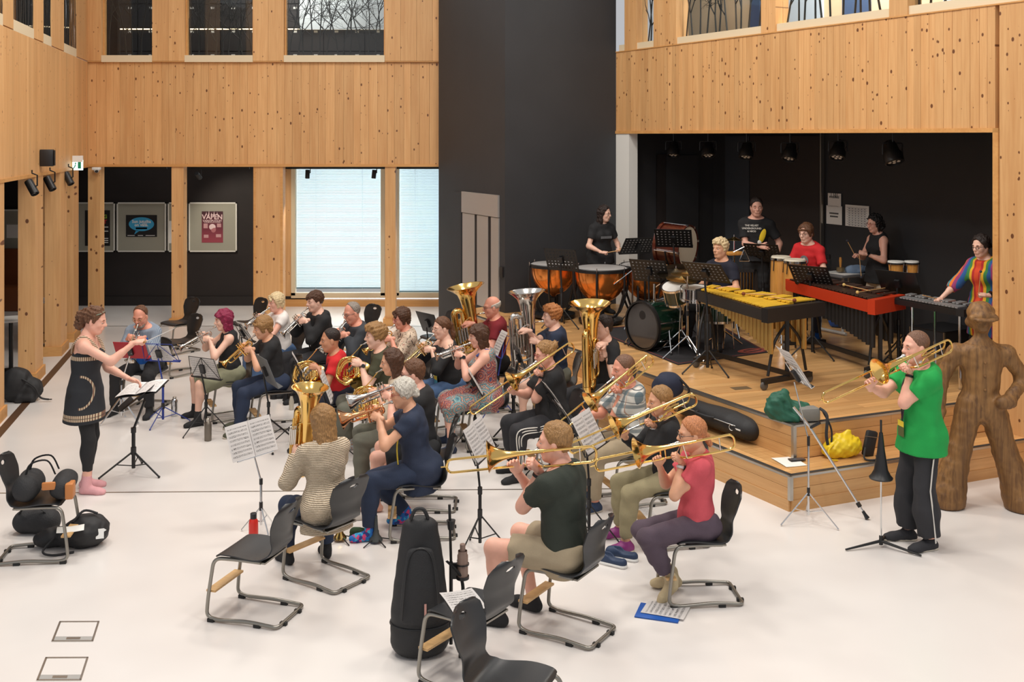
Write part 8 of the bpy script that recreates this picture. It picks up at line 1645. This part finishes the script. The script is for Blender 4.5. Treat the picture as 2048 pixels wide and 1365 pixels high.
# congas
for (px, py, Y, r, lb) in ((1562, 513, 14.0, .125, 'conga drum behind the perforated stand'), (1590, 519, 13.75, .135, 'conga drum in front of the boy in red')):
    c = Pd(px, py, Y); h = c.z-ZS; t = thing('conga', lb, 'conga', T(c.x, c.y, ZS)); MB().lathe([(.001, .22), (r*.72, .22), (r*.92, .42), (r*1.12, .68), (r*1.08, .88), (r, h-.01)], 32).build('shell', M_conga, t); MB().lathe([(.001, h+.004), (r*.96, h+.004), (r+.004, h-.02)], 32).build('drum_head', M_calf, t); MB().lathe([(r+.004, h-.045), (r+.014, h-.045), (r+.014, h-.015), (r+.004, h-.015)], 32).build('rim', M_chrome, t)
    for k in range(5): a = k*1.257; MB().tube([((r+.012)*math.cos(a), (r+.012)*math.sin(a), h-.03), ((r*1.1+.012)*math.cos(a), (r*1.1+.012)*math.sin(a), h-.18)], .006, 6).build('lug', M_blackm, t)
    for k in range(3): a = k*2.094+.3; MB().tube([(r*.7*math.cos(a), r*.7*math.sin(a), .3), (r*1.7*math.cos(a), r*1.7*math.sin(a), .01)], .012, 6).build('leg', M_chrome, t)
# bongos on a stand
c = Pd(1808, 523, 12.9); t = thing('bongos', 'pair of wooden bongos on a black stand against the dark wall', 'bongos', T(c.x, c.y, ZS)); h = c.z-ZS
for (x, r) in ((-.095, .095), (.09, .083)):
    MB().lathe([(.001, h-.13), (r*.82, h-.13), (r, h)], 28, T(x, 0, 0)).build('shell', M_conga, t); MB().lathe([(.001, h+.004), (r, h+.004), (r+.006, h-.02)], 28, T(x, 0, 0)).build('drum_head', M_skin, t); MB().lathe([(r+.006, h-.03), (r+.012, h-.03), (r+.012, h-.012), (r+.006, h-.012)], 28, T(x, 0, 0)).build('rim', M_blackm, t)
    for k in range(4): a = k*1.57+.6; MB().tube([(x+(r+.01)*math.cos(a), (r+.01)*math.sin(a), h-.02), (x+(r+.002)*math.cos(a), (r+.002)*math.sin(a), h-.13)], .004, 5).build('lug', M_chrome, t)
MB().box((0, 0, h-.08), (.08, .06, .05)).build('bridge', M_blackm, t, False); MB().tube([(0, 0, .2), (0, 0, h-.1)], .014, 8).build('pole', M_blackm, t)
for k in range(3): a = k*2.094; MB().tube([(0, 0, .3), (.28*math.cos(a), .28*math.sin(a), .01)], .010, 6).build('leg', M_blackm, t)
# side table with items
c = Pd(1692, 545, 14.75); t = thing('table', 'grey folding table with a white paper top behind the red marimba', 'table', T(c.x, c.y, ZS) @ rz(-60)); h = c.z-ZS; MB().box((0, 0, h-.02), (.5, .68, .03), bev=.005).build('table_top', mat('grey_laminate', srgb(110, 110, 112), .5), t); MB().box((0, .0, h-.002), (.42, .5, .004)).build('paper_cover', M_paper, t, False)
for (x, y) in ((-.2, -.28), (-.2, .28), (.2, -.28), (.2, .28)): MB().tube([(x, y, .03), (x*.9, y*.9, h-.03)], .018, 8).build('leg', mat('light_grey_leg', srgb(176, 176, 174), .4), t)
for y in (-.28, .28): MB().tube([(-.26, y, .025), (.26, y, .025)], .022, 8).build('foot', MATS['light_grey_leg'], t)
bottle(0, 0, 'glass water bottle on the grey table', [(.001, 0), (.036, .002), (.038, .13), (.03, .15), (.03, .16)], glass('bottle_glass', (.75, .82, .85), .03), M_blackp, .05, cr=.03, loc=Pd(1657, 540, 14.75)-V(0, 0, 0)+V(0, 0, .0))
q_ = Pd(1681, 543, 14.7); t = thing('hand_bell', 'small bell with a wooden handle on the grey table', 'bell', T(q_)); MB().lathe([(.001, .0), (.055, .0), (.055, .05), (.05, .055), (.001, .055)], 24).build('bell', mat('old_brass', srgb(150, 132, 100), .4, .7), t); MB().lathe([(.012, .05), (.016, .09), (.02, .15), (.014, .19), (.001, .195)], 14).build('handle', M_conga, t)
q_ = Pd(1712, 546, 14.7); tag(sdf_obj('sweater', [ell((0, 0, .05), (.15, .1, .06)), cap((-.1, 0, .03), (.12, .03, .04), .045)], .012, cloth('pale_blue', srgb(132, 156, 186)), None, cuts=[((0, 0, .001), (0, 0, -1))], fold=(.009, 34, 3), M=T(q_)), 'pale blue garment folded on the grey table', 'garment')
# tambourine, chimes and flight case
c = Pd(1468, 507, 14.4); t = thing('percussion_stand', 'chrome stand with a yellow wood block behind the drummer', 'percussion', T(c.x, c.y, ZS)); h = c.z-ZS; MB().box((0, 0, h), (.22, .12, .05), rz(15), bev=.015).build('wood_block', M_conga, t); MB().tube([(0, 0, .1), (0, 0, h-.02)], .012, 8).build('pole', M_chrome, t)
for k in range(3): a = k*2.094+.6; MB().tube([(0, 0, .3), (.26*math.cos(a), .26*math.sin(a), .01)], .010, 6).build('leg', M_chrome, t)
tri = thing('triangle', 'metal triangle hanging beside the yellow wood block', 'triangle', T(Pd(1489, 515, 14.3))); MB().tube(rounded([(-.01, 0, .1), (-.07, 0, -.05), (.07, 0, -.05), (.0, 0, .1)], .01), .005, 6).build('bar', M_chrome, tri); MB().tube([(0, 0, .1), (0, 0, .14)], .002, 5).build('cord', M_blackp, tri); MB().tube([(0, 0, .14), (-.14, .05, .06)], .006, 6).build('hook', M_chrome, tri)
c = Pd(1492, 545, 14.3); t = thing('tubular_chimes', 'row of short metal tubes hanging behind the drummer', 'chimes', T(c.x, c.y, ZS)); h = c.z-ZS; MB().box((0, 0, h+.02), (.2, .05, .03)).build('bar', M_blackm, t, False)
for k in range(5): MB().tube([(-.08+k*.04, 0, h), (-.08+k*.04, 0, h-.22-.02*k)], .013, 8).build('tube', M_chrome, t)
for x in (-.1, .1): MB().tube([(x, 0, .005), (x, 0, h+.02)], .01, 6).build('leg', M_blackm, t)
g_ = G(1880, 705, ZS); t = thing('flight_case', 'black equipment case with metal edges under the glockenspiel', 'case', T(g_.x+.1, g_.y+.15, ZS) @ rz(-60)); MB().box((0, 0, .14), (.5, .6, .28)).build('body', M_nyl, t, False); MB().box((0, 0, .285), (.51, .61, .012)).build('lid', M_blackp, t, False)
for (x, y) in ((-.25, -.3), (.25, -.3), (-.25, .3), (.25, .3)): MB().box((x, y, .14), (.02, .02, .28)).build('edge', M_metal, t, False)
for k in range(5): MB().lathe([(.012, 0), (.012, .012)], 10, T(-.262, -.2+k*.1, .12) @ Matrix.Rotation(-1.57, 4, 'Y'), caps=True).build('knob', M_white, t)
